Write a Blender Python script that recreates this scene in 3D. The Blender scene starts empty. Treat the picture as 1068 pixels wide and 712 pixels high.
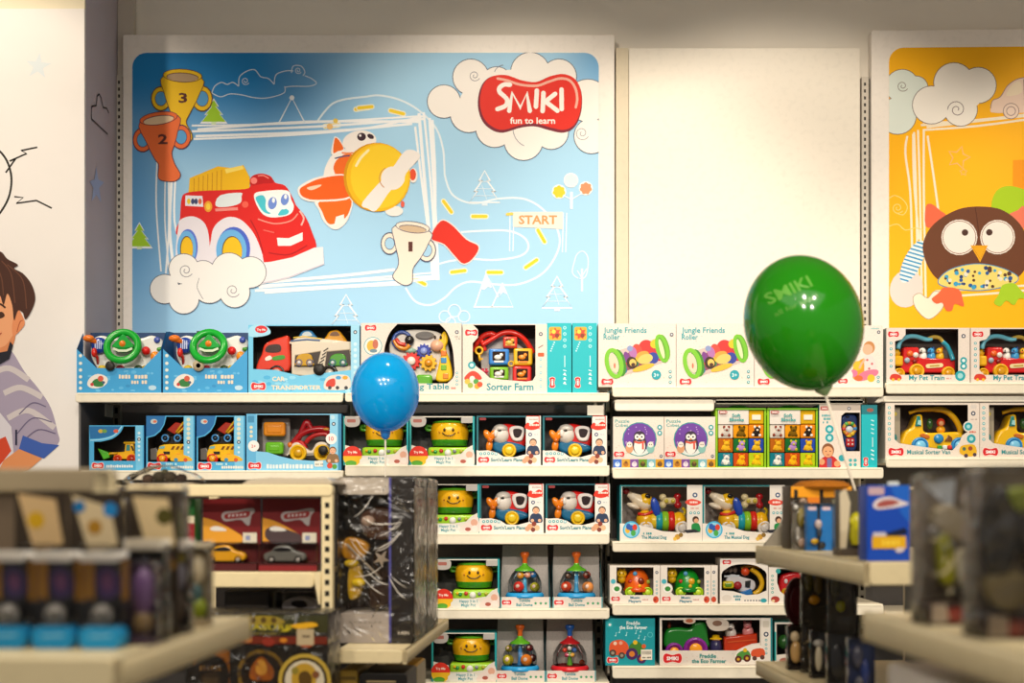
import bpy, bmesh, math, random
from mathutils import Vector, Matrix
from mathutils.geometry import tessellate_polygon
random.seed(7)
PI = math.pi
SC = bpy.context.scene
COL = SC.collection
F = 1483.0            # focal length in pixels of the 1068 px wide frame
CX, HY, EYE = 534.0, 518.0, 1.35   # optical axis column, horizon row, eye height


def WX(px, Y): return (px - CX) / F * Y
def WZ(py, Y): return EYE + (HY - py) / F * Y


# ------------------------------------------------------------------ materials
def lin(c):
    return c / 12.92 if c <= 0.04045 else ((c + 0.055) / 1.055) ** 2.4


def rgb(h):
    h = h.lstrip('#')
    return tuple(lin(int(h[i:i + 2], 16) / 255) for i in (0, 2, 4)) + (1,)


MATS = {}


def mat(h, kind='card'):
    key = (h, kind)
    if key in MATS:
        return MATS[key]
    m = bpy.data.materials.new(kind + '_' + h)
    m.use_nodes = True
    nt = m.node_tree
    b = nt.nodes['Principled BSDF']
    out = nt.nodes['Material Output']
    b.inputs['Base Color'].default_value = rgb(h)
    rough, spec = {'card': (.45, .3), 'speck': (.5, .25), 'plastic': (.22, .5), 'matte': (.85, .15), 'powder': (.42, .35),
                   'wall': (.9, .1), 'cloth': (.95, .05), 'clear': (.1, .5), 'latex': (.13, .5), 'print': (.55, .2),
                   'sky': (.55, .2), 'dome': (.08, .5), 'crinkle': (.2, .5), 'floor': (.3, .4), 'steel': (.3, .5)}[kind]
    b.inputs['Roughness'].default_value = rough
    b.inputs['Specular IOR Level'].default_value = spec
    if kind in ('speck', 'powder', 'wall', 'matte', 'floor'):
        tc = nt.nodes.new('ShaderNodeTexCoord')
        n = nt.nodes.new('ShaderNodeTexNoise')
        n.inputs['Scale'].default_value = {'speck': 260, 'powder': 40, 'wall': 3, 'matte': 60, 'floor': 6}[kind]
        n.inputs['Detail'].default_value = 3
        nt.links.new(tc.outputs['Object'], n.inputs['Vector'])
        r = nt.nodes.new('ShaderNodeValToRGB')
        c = rgb(h)
        k = {'speck': .80, 'powder': .95, 'wall': .97, 'matte': .8, 'floor': .85}[kind]
        r.color_ramp.elements[0].position = .3
        r.color_ramp.elements[0].color = (c[0] * k, c[1] * k, c[2] * k, 1)
        r.color_ramp.elements[1].position = .5
        r.color_ramp.elements[1].color = c
        nt.links.new(n.outputs['Fac'], r.inputs['Fac'])
        nt.links.new(r.outputs['Color'], b.inputs['Base Color'])
    if kind in ('clear', 'dome', 'crinkle'):
        t = nt.nodes.new('ShaderNodeBsdfTransparent')
        t.inputs['Color'].default_value = tuple(.75 + .25 * v for v in rgb(h)[:3]) + (1,)
        g = nt.nodes.new('ShaderNodeBsdfGlossy')
        g.inputs['Roughness'].default_value = rough
        mx = nt.nodes.new('ShaderNodeMixShader')
        lw = nt.nodes.new('ShaderNodeFresnel')
        lw.inputs['IOR'].default_value = {'clear': 1.12, 'dome': 1.35, 'crinkle': 1.5}[kind]
        if kind == 'crinkle':
            tc = nt.nodes.new('ShaderNodeTexCoord')
            n = nt.nodes.new('ShaderNodeTexNoise')
            n.inputs['Scale'].default_value = 14
            n.inputs['Detail'].default_value = 2
            n.inputs['Distortion'].default_value = 1.5
            bp = nt.nodes.new('ShaderNodeBump')
            bp.inputs['Strength'].default_value = .8
            bp.inputs['Distance'].default_value = .03
            nt.links.new(tc.outputs['Object'], n.inputs['Vector'])
            nt.links.new(n.outputs['Fac'], bp.inputs['Height'])
            nt.links.new(bp.outputs['Normal'], g.inputs['Normal'])
            nt.links.new(bp.outputs['Normal'], lw.inputs['Normal'])
        nt.links.new(lw.outputs['Fac'], mx.inputs['Fac'])
        nt.links.new(t.outputs[0], mx.inputs[1])
        nt.links.new(g.outputs[0], mx.inputs[2])
        nt.links.new(mx.outputs[0], out.inputs['Surface'])
    if kind == 'latex':
        tr = nt.nodes.new('ShaderNodeBsdfTranslucent')
        tr.inputs['Color'].default_value = rgb(h)
        mx = nt.nodes.new('ShaderNodeMixShader')
        mx.inputs['Fac'].default_value = .4
        b.inputs['Coat Weight'].default_value = .5
        b.inputs['Coat Roughness'].default_value = .05
        nt.links.new(b.outputs[0], mx.inputs[1])
        nt.links.new(tr.outputs[0], mx.inputs[2])
        nt.links.new(mx.outputs[0], out.inputs['Surface'])
    if kind == 'sky':          # the poster's own printed sky: deep blue patches on a pale blue ground
        tc = nt.nodes.new('ShaderNodeTexCoord')
        sx = nt.nodes.new('ShaderNodeSeparateXYZ')
        nt.links.new(tc.outputs['Object'], sx.inputs[0])

        def mr(src, a, bb, lo, hi):
            q = nt.nodes.new('ShaderNodeMapRange')
            q.interpolation_type = 'SMOOTHSTEP'
            for i, v in ((1, a), (2, bb), (3, lo), (4, hi)):
                q.inputs[i].default_value = v
            nt.links.new(src, q.inputs[0])
            return q.outputs[0]

        def mul(a, c, op='MULTIPLY'):
            q = nt.nodes.new('ShaderNodeMath')
            q.operation = op
            nt.links.new(a, q.inputs[0])
            nt.links.new(c, q.inputs[1])
            return q.outputs[0]
        top = mul(mr(sx.outputs[2], .75, 1.30, 0, 1), mr(sx.outputs[0], .15, -.5, 0, 1))
        left = mul(mr(sx.outputs[0], -.62, -1.0, 0, .75), mr(sx.outputs[2], .0, .7, .35, 1))
        cor = mul(mr(sx.outputs[0], .75, 1.0, 0, .6), mr(sx.outputs[2], 1.0, 1.4, 0, 1))
        fac = mul(mul(top, left, 'MAXIMUM'), cor, 'MAXIMUM')
        mx = nt.nodes.new('ShaderNodeMix')
        mx.data_type = 'RGBA'
        mx.inputs[6].default_value = rgb(h)
        mx.inputs[7].default_value = rgb('1d86cc')
        nt.links.new(fac, mx.inputs[0])
        nt.links.new(mx.outputs[2], b.inputs['Base Color'])
    MATS[key] = m
    return m


# ------------------------------------------------------------------ 2-D helpers
def cr(pts, closed=False, n=6):
    """Catmull-Rom through the points"""
    P = [Vector(p) for p in pts]
    N = len(P)
    out = []
    for i in range(N if closed else N - 1):
        if closed:
            a, b, c, d = P[i - 1], P[i], P[(i + 1) % N], P[(i + 2) % N]
        else:
            a, b, c, d = P[max(i - 1, 0)], P[i], P[i + 1], P[min(i + 2, N - 1)]
        for k in range(n):
            t = k / n
            out.append(tuple(.5 * ((2 * b) + (c - a) * t + (2 * a - 5 * b + 4 * c - d) * t * t + (3 * b - a - 3 * c + d) * t ** 3)))
    if not closed:
        out.append(tuple(P[-1]))
    return out


def circ(x, y, rx, ry=None, n=20, rot=0, a0=0, a1=2 * PI):
    ry = rx if ry is None else ry
    full = abs(a1 - a0 - 2 * PI) < 1e-6
    out = []
    for i in range(n if full else n + 1):
        a = a0 + (a1 - a0) * i / n
        u, v = rx * math.cos(a), ry * math.sin(a)
        out.append((x + u * math.cos(rot) - v * math.sin(rot), y + u * math.sin(rot) + v * math.cos(rot)))
    return out


def rr(x0, y0, x1, y1, r, n=4):
    r = max(0.01, min(r, (x1 - x0) / 2 - .01, (y1 - y0) / 2 - .01))
    out = []
    for cx, cy, a in ((x1 - r, y0 + r, -PI / 2), (x1 - r, y1 - r, 0), (x0 + r, y1 - r, PI / 2), (x0 + r, y0 + r, PI)):
        for i in range(n + 1):
            t = a + PI / 2 * i / n
            out.append((cx + r * math.cos(t), cy + r * math.sin(t)))
    return out


def star(x, y, r, k=.45, n=5, rot=-PI / 2):
    return [(x + (r if i % 2 == 0 else r * k) * math.cos(rot + PI * i / n), y + (r if i % 2 == 0 else r * k) * math.sin(rot + PI * i / n)) for i in range(2 * n)]


def fir(x, y, w, h, n=3):
    """outline of a fir tree, tip at (x, y)"""
    L = []
    for i in range(n):
        yb = y + h * (i + 1) / n
        L.append((x - w / 2 * (i + 1.2) / (n + .2), yb))
        if i < n - 1:
            L.append((x - w / 2 * (i + .45) / (n + .2), yb - h * .03))
    return [(x, y)] + L + [(2 * x - a, b) for a, b in reversed(L)]


def clip_rect(pts, r):
    x0, y0, x1, y1 = r
    for ax, lim, sg in ((0, x0, 1), (0, x1, -1), (1, y0, 1), (1, y1, -1)):
        out = []
        for i in range(len(pts)):
            a, b = pts[i - 1], pts[i]
            da, db = (a[ax] - lim) * sg, (b[ax] - lim) * sg
            if (da >= 0) != (db >= 0):
                t = da / (da - db)
                out.append((a[0] + (b[0] - a[0]) * t, a[1] + (b[1] - a[1]) * t))
            if db >= 0:
                out.append(b)
        pts = out
        if len(pts) < 3:
            return []
    return pts


def inset(pts, k):
    """move a closed outline inwards by k"""
    N = len(pts)
    area = sum(pts[i - 1][0] * pts[i][1] - pts[i][0] * pts[i - 1][1] for i in range(N))
    sg = 1 if area > 0 else -1
    out = []
    for i in range(N):
        a, b, c = Vector(pts[i - 1][:2]), Vector(pts[i][:2]), Vector(pts[(i + 1) % N][:2])
        e1, e2 = (b - a), (c - b)
        if e1.length < 1e-9: e1 = e2
        if e2.length < 1e-9: e2 = e1
        e1 = e1.normalized(); e2 = e2.normalized()
        n = Vector((-e1.y, e1.x)) + Vector((-e2.y, e2.x))
        n = n.normalized() if n.length > 1e-6 else Vector((-e1.y, e1.x))
        out.append((b.x + n.x * k * sg, b.y + n.y * k * sg))
    return out


TXT = {}


def text_mesh(s, bold):
    key = (s, bold)
    if key not in TXT:
        cu = bpy.data.curves.new('t', 'FONT')
        cu.body = s
        cu.size = 1
        cu.offset = bold
        cu.resolution_u = 2
        ob = bpy.data.objects.new('t', cu)
        me = ob.to_mesh()
        vs = [(v.co.x, v.co.y) for v in me.vertices]
        fs = [list(p.vertices) for p in me.polygons]
        ob.to_mesh_clear()
        bpy.data.objects.remove(ob)
        bpy.data.curves.remove(cu)
        TXT[key] = (vs, fs)
    return TXT[key]


# ------------------------------------------------------------------ mesh builder
class MB:
    """Collects shapes given as (x right, y down, d away from the viewer), in units of s metres, round the origin (ox, oy)."""

    def __init__(self, s=1.0, ox=0, oy=0, d0=0, kind='card', step=.006, clip=None):
        self.s, self.ox, self.oy, self.d0 = s, ox, oy, d0
        self.V, self.Fc, self.M, self.S = [], [], [], []
        self.mats, self.kind, self.lay, self.step, self.clip = [], kind, 0, step, clip

    def c(self, p):
        return ((p[0] - self.ox) * self.s, (p[2] + self.d0) * self.s, (self.oy - p[1]) * self.s)

    def mi(self, col, kind=None):
        m = col if isinstance(col, bpy.types.Material) else mat(col, kind or self.kind)
        if m not in self.mats:
            self.mats.append(m)
        return self.mats.index(m)

    def add(self, vs, fs, col, kind=None, smooth=False):
        b = len(self.V)
        self.V += [self.c(v) for v in vs]
        k = self.mi(col, kind)
        for f in fs:
            self.Fc.append([b + i for i in f]); self.M.append(k); self.S.append(smooth)
        return self

    # ---- flat print, each call one layer nearer to the viewer
    def poly(self, pts, col, kind=None, d=None):
        if self.clip: pts = clip_rect(list(pts), self.clip)
        if len(pts) < 3: return self
        if d is None:
            self.lay += 1
            d = -self.lay * self.step
        return self.add([(p[0], p[1], d) for p in pts], [list(range(len(pts)))], col, kind)

    def disc(self, x, y, r, col, ry=None, rot=0, n=18, kind=None):
        return self.poly(circ(x, y, r, ry, n, rot), col, kind)

    def rect(self, x0, y0, x1, y1, col, r=0, kind=None):
        return self.poly(rr(x0, y0, x1, y1, r) if r else [(x0, y0), (x1, y0), (x1, y1), (x0, y1)], col, kind)

    def line(self, pts, w, col, closed=False, caps=False, kind=None, d=None):
        P = [Vector(p[:2]) for p in pts]
        N = len(P)
        if d is None:
            self.lay += 1
            d = -self.lay * self.step
        vs = []
        for i in range(N):
            a = P[i - 1] if (closed or i) else P[i]
            b = P[(i + 1) % N] if (closed or i < N - 1) else P[i]
            e = b - a
            e = e.normalized() if e.length > 1e-9 else Vector((1, 0))
            n = Vector((-e.y, e.x)) * w / 2
            vs += [(P[i].x + n.x, P[i].y + n.y, d), (P[i].x - n.x, P[i].y - n.y, d)]
        for i in range(N if closed else N - 1):
            j = (i + 1) % N
            q = [vs[2 * i], vs[2 * j], vs[2 * j + 1], vs[2 * i + 1]]
            if self.clip:
                q2 = clip_rect([p[:2] for p in q], self.clip)
                if len(q2) < 3: continue
                q = [(p[0], p[1], d) for p in q2]
            self.add(q, [list(range(len(q)))], col, kind)
        if caps:
            for k, p in enumerate((P[0], P[-1])):
                self.poly(circ(p.x, p.y, w / 2, None, 10), col, kind, d=d - self.step * (.3 + .3 * k))
        return self

    def text(self, s, x, y, width, col, bold=.012, hgt=None, rot=0, align='l', kind=None):
        """text with baseline start (x, y), scaled to the given width"""
        vs, fs = text_mesh(s, bold)
        if not vs: return self
        x0, x1 = min(v[0] for v in vs), max(v[0] for v in vs)
        k = width / (x1 - x0)
        ky = k if hgt is None else hgt / .72
        self.lay += 1
        d = -self.lay * self.step
        off = -width / 2 if align == 'c' else 0
        out = []
        for u, v in vs:
            a, b = (u - x0) * k + off, -v * ky
            out.append((x + a * math.cos(rot) - b * math.sin(rot), y + a * math.sin(rot) + b * math.cos(rot), d))
        return self.add(out, fs, col, kind)

    # ---- solids
    def box(self, x0, y0, d0, x1, y1, d1, col, kind=None, bev=0, n=2):
        if bev:
            return self.prism(rr(x0, y0, x1, y1, bev, n), d0, d1, col, kind, bev)
        v = [(x0, y0, d0), (x1, y0, d0), (x1, y1, d0), (x0, y1, d0), (x0, y0, d1), (x1, y0, d1), (x1, y1, d1), (x0, y1, d1)]
        return self.add(v, [(0, 1, 2, 3), (5, 4, 7, 6), (4, 0, 3, 7), (1, 5, 6, 2), (4, 5, 1, 0), (3, 2, 6, 7)], col, kind)

    def prism(self, pts, d0, d1, col, kind=None, bev=0, smooth=None):
        """outline extruded from d0 (front) to d1 (back), front and back edges rounded by bev"""
        pts = [p[:2] for p in pts]
        N = len(pts)
        if bev:
            k = min(bev, abs(d1 - d0) * .45)
            rings = [(inset(pts, bev * (1 - math.sin(a))), d0 + k * (1 - math.cos(a))) for a in (0, .55, 1.05, PI / 2)]
            rings += [(inset(pts, bev * (1 - math.sin(a))), d1 - k * (1 - math.cos(a))) for a in (PI / 2, .8, 0)]
        else:
            rings = [(pts, d0), (pts, d1)]
        vs, fs = [], []
        for r, d in rings:
            vs += [(p[0], p[1], d) for p in r]
        for i in range(len(rings) - 1):
            for j in range(N):
                k2 = (j + 1) % N
                fs.append((i * N + j, i * N + k2, (i + 1) * N + k2, (i + 1) * N + j))
        sm = bool(bev) if smooth is None else smooth
        self.add(vs, fs, col, kind, sm)
        b = len(rings) - 1
        self.add([vs[i] for i in range(N)], [list(range(N))], col, kind)
        self.add([vs[b * N + i] for i in range(N)], [list(range(N))], col, kind)
        return self

    def ell(self, x, y, d, rx, ry=None, rd=None, col='ffffff', kind='plastic', rot=0, nu=16, nv=10, t0=0.0, t1=PI):
        """ellipsoid, poles up and down (y); rot turns it in the picture plane"""
        ry = rx if ry is None else ry
        rd = rx if rd is None else rd
        vs, fs = [], []
        for j in range(nv + 1):
            t = t0 + (t1 - t0) * j / nv
            for i in range(nu):
                a = 2 * PI * i / nu
                u, v, w = rx * math.sin(t) * math.cos(a), -ry * math.cos(t), rd * math.sin(t) * math.sin(a)
                vs.append((x + u * math.cos(rot) - v * math.sin(rot), y + u * math.sin(rot) + v * math.cos(rot), d + w))
        for j in range(nv):
            for i in range(nu):
                k = (i + 1) % nu
                fs.append((j * nu + i, j * nu + k, (j + 1) * nu + k, (j + 1) * nu + i))
        return self.add(vs, fs, col, kind, True)

    def lathe(self, prof, x, y, d, col, kind='plastic', n=20, axis='y', smooth=True):
        """profile of (radius, along) pairs; axis y = upright (along grows upwards), axis d = towards the viewer"""
        vs, fs = [], []
        for r, h in prof:
            for i in range(n):
                a = 2 * PI * i / n
                if axis == 'y': vs.append((x + r * math.cos(a), y - h, d + r * math.sin(a)))
                elif axis == 'd': vs.append((x + r * math.cos(a), y + r * math.sin(a), d - h))
                else: vs.append((x + h, y + r * math.cos(a), d + r * math.sin(a)))
        for j in range(len(prof) - 1):
            for i in range(n):
                k = (i + 1) % n
                fs.append((j * n + i, j * n + k, (j + 1) * n + k, (j + 1) * n + i))
        self.add(vs, fs, col, kind, smooth)
        for j in (0, len(prof) - 1):
            if prof[j][0] > 1e-4:
                self.add([vs[j * n + i] for i in range(n)], [list(range(n))], col, kind)
        return self

    def tube(self, pts, r, col, kind='plastic', n=8, closed=False):
        P = [Vector(p) for p in pts]
        N = len(P)
        R = r if isinstance(r, (list, tuple)) else [r] * N
        vs, fs = [], []
        ref = None
        for i in range(N):
            a = P[i - 1] if (closed or i) else P[i]
            b = P[(i + 1) % N] if (closed or i < N - 1) else P[i]
            t = (b - a).normalized()
            if ref is None:
                ref = Vector((0, 0, 1)) if abs(t.z) < .9 else Vector((1, 0, 0))
            u = ref - t * ref.dot(t)
            u = u.normalized() if u.length > 1e-6 else t.orthogonal().normalized()
            ref = u
            w = t.cross(u)
            for k in range(n):
                q = 2 * PI * k / n
                vs.append(tuple(P[i] + (u * math.cos(q) + w * math.sin(q)) * R[i]))
        for i in range(N if closed else N - 1):
            j = (i + 1) % N
            for k in range(n):
                m = (k + 1) % n
                fs.append((i * n + k, i * n + m, j * n + m, j * n + k))
        if not closed:
            fs.append(tuple(range(n)))
            fs.append(tuple((N - 1) * n + k for k in range(n)))
        return self.add(vs, fs, col, kind, True)

    def ring(self, x, y, d, R, r, col, kind='plastic', ry=None, tilt=0, n=28):
        """torus facing the viewer; tilt leans its top away"""
        ry = ry or R
        pts = [(x + R * math.cos(2 * PI * i / n), y + ry * math.sin(2 * PI * i / n) * math.cos(tilt), d - ry * math.sin(2 * PI * i / n) * math.sin(tilt)) for i in range(n)]
        return self.tube(pts, r, col, kind, 8, True)

    def wheel(self, x, y, d, r, w, col, hub=None, hr=.5, kind='plastic'):
        """wheel facing the viewer, front at depth d, going back by w"""
        b = min(w * .3, r * .25)
        self.lathe([(r * .8, -w), (r - b * .3, -w), (r, -w + b), (r, -b), (r - b * .4, 0), (r * .75, 0), (r * .7, -b * .8), (0.01, -b * .8)], x, y, d, col, kind, 18, 'd')
        if hub:
            self.lathe([(r * hr, -b), (r * hr, b * .2), (r * hr * .7, b * .6), (0.01, b * .6)], x, y, d, hub, kind, 14, 'd')
        return self

    def build(self, name, parent=None, fix=True):
        me = bpy.data.meshes.new(name)
        me.from_pydata(self.V, [], self.Fc)
        for m in self.mats:
            me.materials.append(m)
        me.polygons.foreach_set('material_index', self.M)
        me.polygons.foreach_set('use_smooth', self.S)
        if fix:
            bm = bmesh.new(); bm.from_mesh(me)
            bmesh.ops.recalc_face_normals(bm, faces=bm.faces)
            bm.to_mesh(me); bm.free()
        me.update()
        o = bpy.data.objects.new(name, me)
        COL.objects.link(o)
        if parent: o.parent = parent
        return o


def thing(name, label, cat, loc=(0, 0, 0), rz=0, group=None):
    o = bpy.data.objects.new(name, None)
    COL.objects.link(o)
    o.empty_display_size = .05
    o.location = loc
    o.rotation_euler = (0, 0, rz)
    o['label'] = label
    o['category'] = cat
    if group: o['group'] = group
    return o


def tag(o, label, cat, group=None):
    o['label'] = label
    o['category'] = cat
    if group: o['group'] = group
    return o


def struct(o):
    o['kind'] = 'structure'
    return o


def dup(root, label, loc=None, rz=None):
    r = root.copy()
    COL.objects.link(r)
    r['label'] = label
    if loc: r.location = loc
    if rz is not None: r.rotation_euler = (0, 0, rz)
    for ch in [o for o in bpy.data.objects if o.parent == root]:
        c = ch.copy(); COL.objects.link(c); c.parent = r
        for g in [o for o in bpy.data.objects if o.parent == ch]:
            d = g.copy(); COL.objects.link(d); d.parent = c
    return r


# ------------------------------------------------------------------ cartons
YB = 5.42                      # plane of the carton fronts on the wall shelving
S = YB / F                     # metres per photo pixel on that plane


def new(w, h, kind='card'):
    return MB(S, w / 2, h, 0, kind)


def carton(w, h, d, front, side, inner, window=None, top=None, back=None, right=None):
    """carton w x h x d; window = outline cut in the front, showing the cavity"""
    b = new(w, h)
    side_l, side_r = side, right or side
    b.add([(0, 0, 0), (0, 0, d), (0, h, d), (0, h, 0)], [(0, 1, 2, 3)], side_l)
    b.add([(w, 0, 0), (w, 0, d), (w, h, d), (w, h, 0)], [(0, 1, 2, 3)], side_r)
    b.add([(0, 0, 0), (w, 0, 0), (w, 0, d), (0, 0, d)], [(0, 1, 2, 3)], top or side)
    b.add([(0, h, 0), (w, h, 0), (w, h, d), (0, h, d)], [(0, 1, 2, 3)], side)
    b.add([(0, 0, d), (w, 0, d), (w, h, d), (0, h, d)], [(0, 1, 2, 3)], back or side)
    fk = 'speck' if front in SPECK else 'card'
    if window:
        outer = [(0, 0), (w, 0), (w, h), (0, h)]
        allp = outer + list(window)
        tris = tessellate_polygon([[Vector((p[0], p[1], 0)) for p in outer], [Vector((p[0], p[1], 0)) for p in window]])
        b.add([(p[0], p[1], 0) for p in allp], [list(t) for t in tris], front, fk)
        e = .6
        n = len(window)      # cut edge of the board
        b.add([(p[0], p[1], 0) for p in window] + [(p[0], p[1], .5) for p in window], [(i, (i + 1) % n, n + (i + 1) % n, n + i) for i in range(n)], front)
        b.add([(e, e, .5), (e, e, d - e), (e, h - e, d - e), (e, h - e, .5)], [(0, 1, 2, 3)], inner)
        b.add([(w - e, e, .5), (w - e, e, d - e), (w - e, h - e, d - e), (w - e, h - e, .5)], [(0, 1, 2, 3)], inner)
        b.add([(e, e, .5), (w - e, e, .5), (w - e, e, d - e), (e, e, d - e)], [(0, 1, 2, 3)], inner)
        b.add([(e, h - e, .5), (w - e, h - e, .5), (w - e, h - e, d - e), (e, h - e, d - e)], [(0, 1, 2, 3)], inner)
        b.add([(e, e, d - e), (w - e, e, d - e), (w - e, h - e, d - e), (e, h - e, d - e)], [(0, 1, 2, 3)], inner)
    else:
        b.add([(0, 0, 0), (w, 0, 0), (w, h, 0), (0, h, 0)], [(0, 1, 2, 3)], front, fk)
    b.clip = (0, 0, w, h)
    return b


SPECK = {'e9dcd0', 'ecdfd6', 'e6dad0', 'efe6dc'}


def film(w, h, window, root, d=.25):
    m = new(w, h)
    m.add([(p[0], p[1], d) for p in window], [list(range(len(window)))], 'f6f6f6', 'clear')
    return m.build('clear_window', root)


def smiki(b, x, y, w, rot=0):
    """the small red bone-shaped brand mark centred on (x, y)"""
    h = w * .5
    P = [(-.5, 0), (-.44, -.4), (-.3, -.5), (0, -.34), (.3, -.5), (.44, -.4), (.5, 0), (.44, .4), (.3, .5), (0, .36), (-.3, .5), (-.44, .4)]
    def T(u, v):
        u, v = u * w, v * h
        return (x + u * math.cos(rot) - v * math.sin(rot), y + u * math.sin(rot) + v * math.cos(rot))
    b.poly([T(u * 1.08, v * 1.16) for u, v in cr(P, True, 3)], 'f3d9d2')
    b.poly([T(u, v) for u, v in cr(P, True, 3)], 'd21f26')
    q = T(0, .2)
    b.text('SMIKI', q[0], q[1], w * .62, 'ffffff', .03, rot=rot, align='c')


def blocks(b, x0, y, x1, h, col, seed=1, lines=1):
    """a line of lettering too small to read: pale letter-sized dabs"""
    r = random.Random(seed)
    for k in range(lines):
        x = x0 + (r.random() * 2 if k else 0)
        yy = y + k * h * 1.35
        while x < x1:
            w = h * (.4 + .35 * r.random())
            if r.random() < .86:
                b.rect(x, yy - h * (.8 + .2 * r.random()), x + w, yy, col, h * .15)
            x += w + h * .18


def icons(b, x, ys, r, col='2a9fa8'):
    for y in ys:
        b.disc(x, y, r, col)
        b.disc(x, y, r * .5, 'e9f3f0', n=8)


def ringicon(b, x, y, r=1.5, col='34405a'):
    b.disc(x, y, r, col)
    b.disc(x, y, r * .5, 'e8e4e0', n=8)


def kid(b, x, y, s, hair='5a3420', skin='e8b08c', top='3b63a8'):
    """a small printed child sitting, head centred on (x, y), s = head radius"""
    b.poly(cr([(x - s * 1.1, y + s * 1.1), (x - s * 1.9, y + s * 2.4), (x - s * 1.7, y + s * 3.8), (x + s * 1.7, y + s * 3.8), (x + s * 1.9, y + s * 2.4), (x + s * 1.1, y + s * 1.1)], True, 3), top)
    b.disc(x, y, s * 1.12, hair, s * 1.15)
    b.disc(x, y + s * .22, s * .92, skin, s * .95)
    b.disc(x - s * .35, y + s * .1, s * .12, '40281c', n=6)
    b.disc(x + s * .35, y + s * .1, s * .12, '40281c', n=6)
    b.line([(x - s * .3, y + s * .6), (x, y + s * .72), (x + s * .3, y + s * .6)], s * .14, 'b0503c')
    b.disc(x - s * 1.1, y + s * 3.2, s * .5, skin)
    b.disc(x + s * 1.1, y + s * 3.2, s * .5, skin)


def cloud(b, circles, col='f4efe9', edge='6a6a80', ew=.7, fills=()):
    for x, y, r in circles:
        b.disc(x, y, r + ew, edge, n=28)
    for x, y, r in circles:
        b.poly(circ(x, y, r, None, 28), col)
    for x, y, rx, ry in fills:
        b.poly(circ(x, y, rx, ry, 28), col)


def spiral(b, x, y, r, col='6a6a80', w=.6, turns=1.6, a0=0.5):
    pts = []
    n = 26
    for i in range(n + 1):
        t = i / n
        a = a0 + turns * 2 * PI * t
        pts.append((x + r * (1 - .85 * t) * math.cos(a), y + r * (1 - .85 * t) * math.sin(a)))
    b.line(pts, w, col)
# ------------------------------------------------------------------ the room
YW = 6.0          # back wall
YL = 5.5          # face of the wall panel on the left
CEIL = 3.75


def plain(name, x0, y0, z0, x1, y1, z1, col, kind):
    b = MB()
    b.box(x0, -z1, y0, x1, -z0, y1, col, kind)
    return b.build(name)


XL = WX(88, YL)
struct(plain('floor', -4.5, -1.5, -.1, 4.5, 6.2, 0, '8f8a84', 'floor'))
struct(plain('ceiling', -4.5, -1.5, CEIL, 4.5, 6.2, CEIL + .1, 'd8d2c8', 'wall'))
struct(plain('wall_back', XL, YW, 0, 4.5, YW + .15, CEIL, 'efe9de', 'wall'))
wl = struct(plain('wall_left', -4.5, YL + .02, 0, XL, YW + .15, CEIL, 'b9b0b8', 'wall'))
struct(plain('trim_1', XL + .002, YW - .045, 0, WX(139, YW - .045), YW - .001, CEIL, 'cfc6ba', 'wall'))
struct(plain('baseboard_back', XL + .2, YW - .03, 0, 4.5, YW - .001, .1, '8a857c', 'powder'))

# line drawings on the side of the wall projection: a little castle outline and a star
b = MB(1, 0, 0)
xx = XL + .002


def side(pts, w, col):
    # (y depth, z) polyline on the return face
    for (y0, z0), (y1, z1) in zip(pts, pts[1:]):
        e = Vector((y1 - y0, z1 - z0)).normalized() * 1
        n = Vector((-e.y, e.x)) * w / 2
        b.add([(xx, -(z0 + n.y), y0 + n.x), (xx, -(z1 + n.y), y1 + n.x), (xx, -(z1 - n.y), y1 - n.x), (xx, -(z0 - n.y), y0 - n.x)], [(0, 1, 2, 3)], col, 'print')


def sd(px, py):
    Y = XL * F / (px - CX)
    return (Y, WZ(py, Y))


side([sd(p, q) for p, q in ((112, 140), (95, 124), (95, 111), (100, 110), (101, 100), (103, 98), (105, 102), (107, 112), (111, 113), (113, 118))], .007, '3a3436')
st = [sd(p, q) for p, q in ((100, 174), (102, 187), (108, 190), (103, 196), (105, 211), (100, 203), (95, 210), (97, 196), (93, 189), (98, 187))]
b.add([(xx, -z, y) for y, z in st], [list(range(10))], '9fb0d6', 'print')
b.build('wall_drawing', wl)

# ------------------------------------------------------------------ mural panel with the printed boy
t = thing('mural_panel', 'white printed wall panel with a boy and a sun drawing, left of the shelves', 'mural', (-3.05, YL, .0))
s = YL / F
b = MB(1, -3.05, 0)
b.d0 = 0
b.box(-4.45, -WZ(9, YL), -.0, XL, -.1, .018, 'f1ece8', 'wall')
b.box(-4.45, -CEIL + .001, .003, XL, -WZ(9, YL) - .001, .018, 'efe4c8', 'wall')
b.build('panel', t)


def mural(name, step=.05):
    return MB(s, CX + (-3.05) / s, HY + EYE / s, 0, 'print', step)


b = mural('sun_drawing')
b.line(cr([(-8, 152), (2, 160), (9, 172), (12, 188), (9, 206), (0, 222), (-10, 232)]), 2.2, '2c2824')
b.line([(6, 180), (16, 166), (10, 168), (28, 160), (22, 157), (39, 153.5)], 1.8, '2c2824')
b.line([(15, 205), (24, 206), (17, 212), (38, 209), (54, 217)], 1.7, '2c2824')
b.build('sun_drawing', t)
b = mural('star')
b.poly(star(40, 69, 14, .4, rot=-PI / 2 + .1), 'dbe4e8')
b.build('star_drawing', t)
b = mural('boy')
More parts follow.
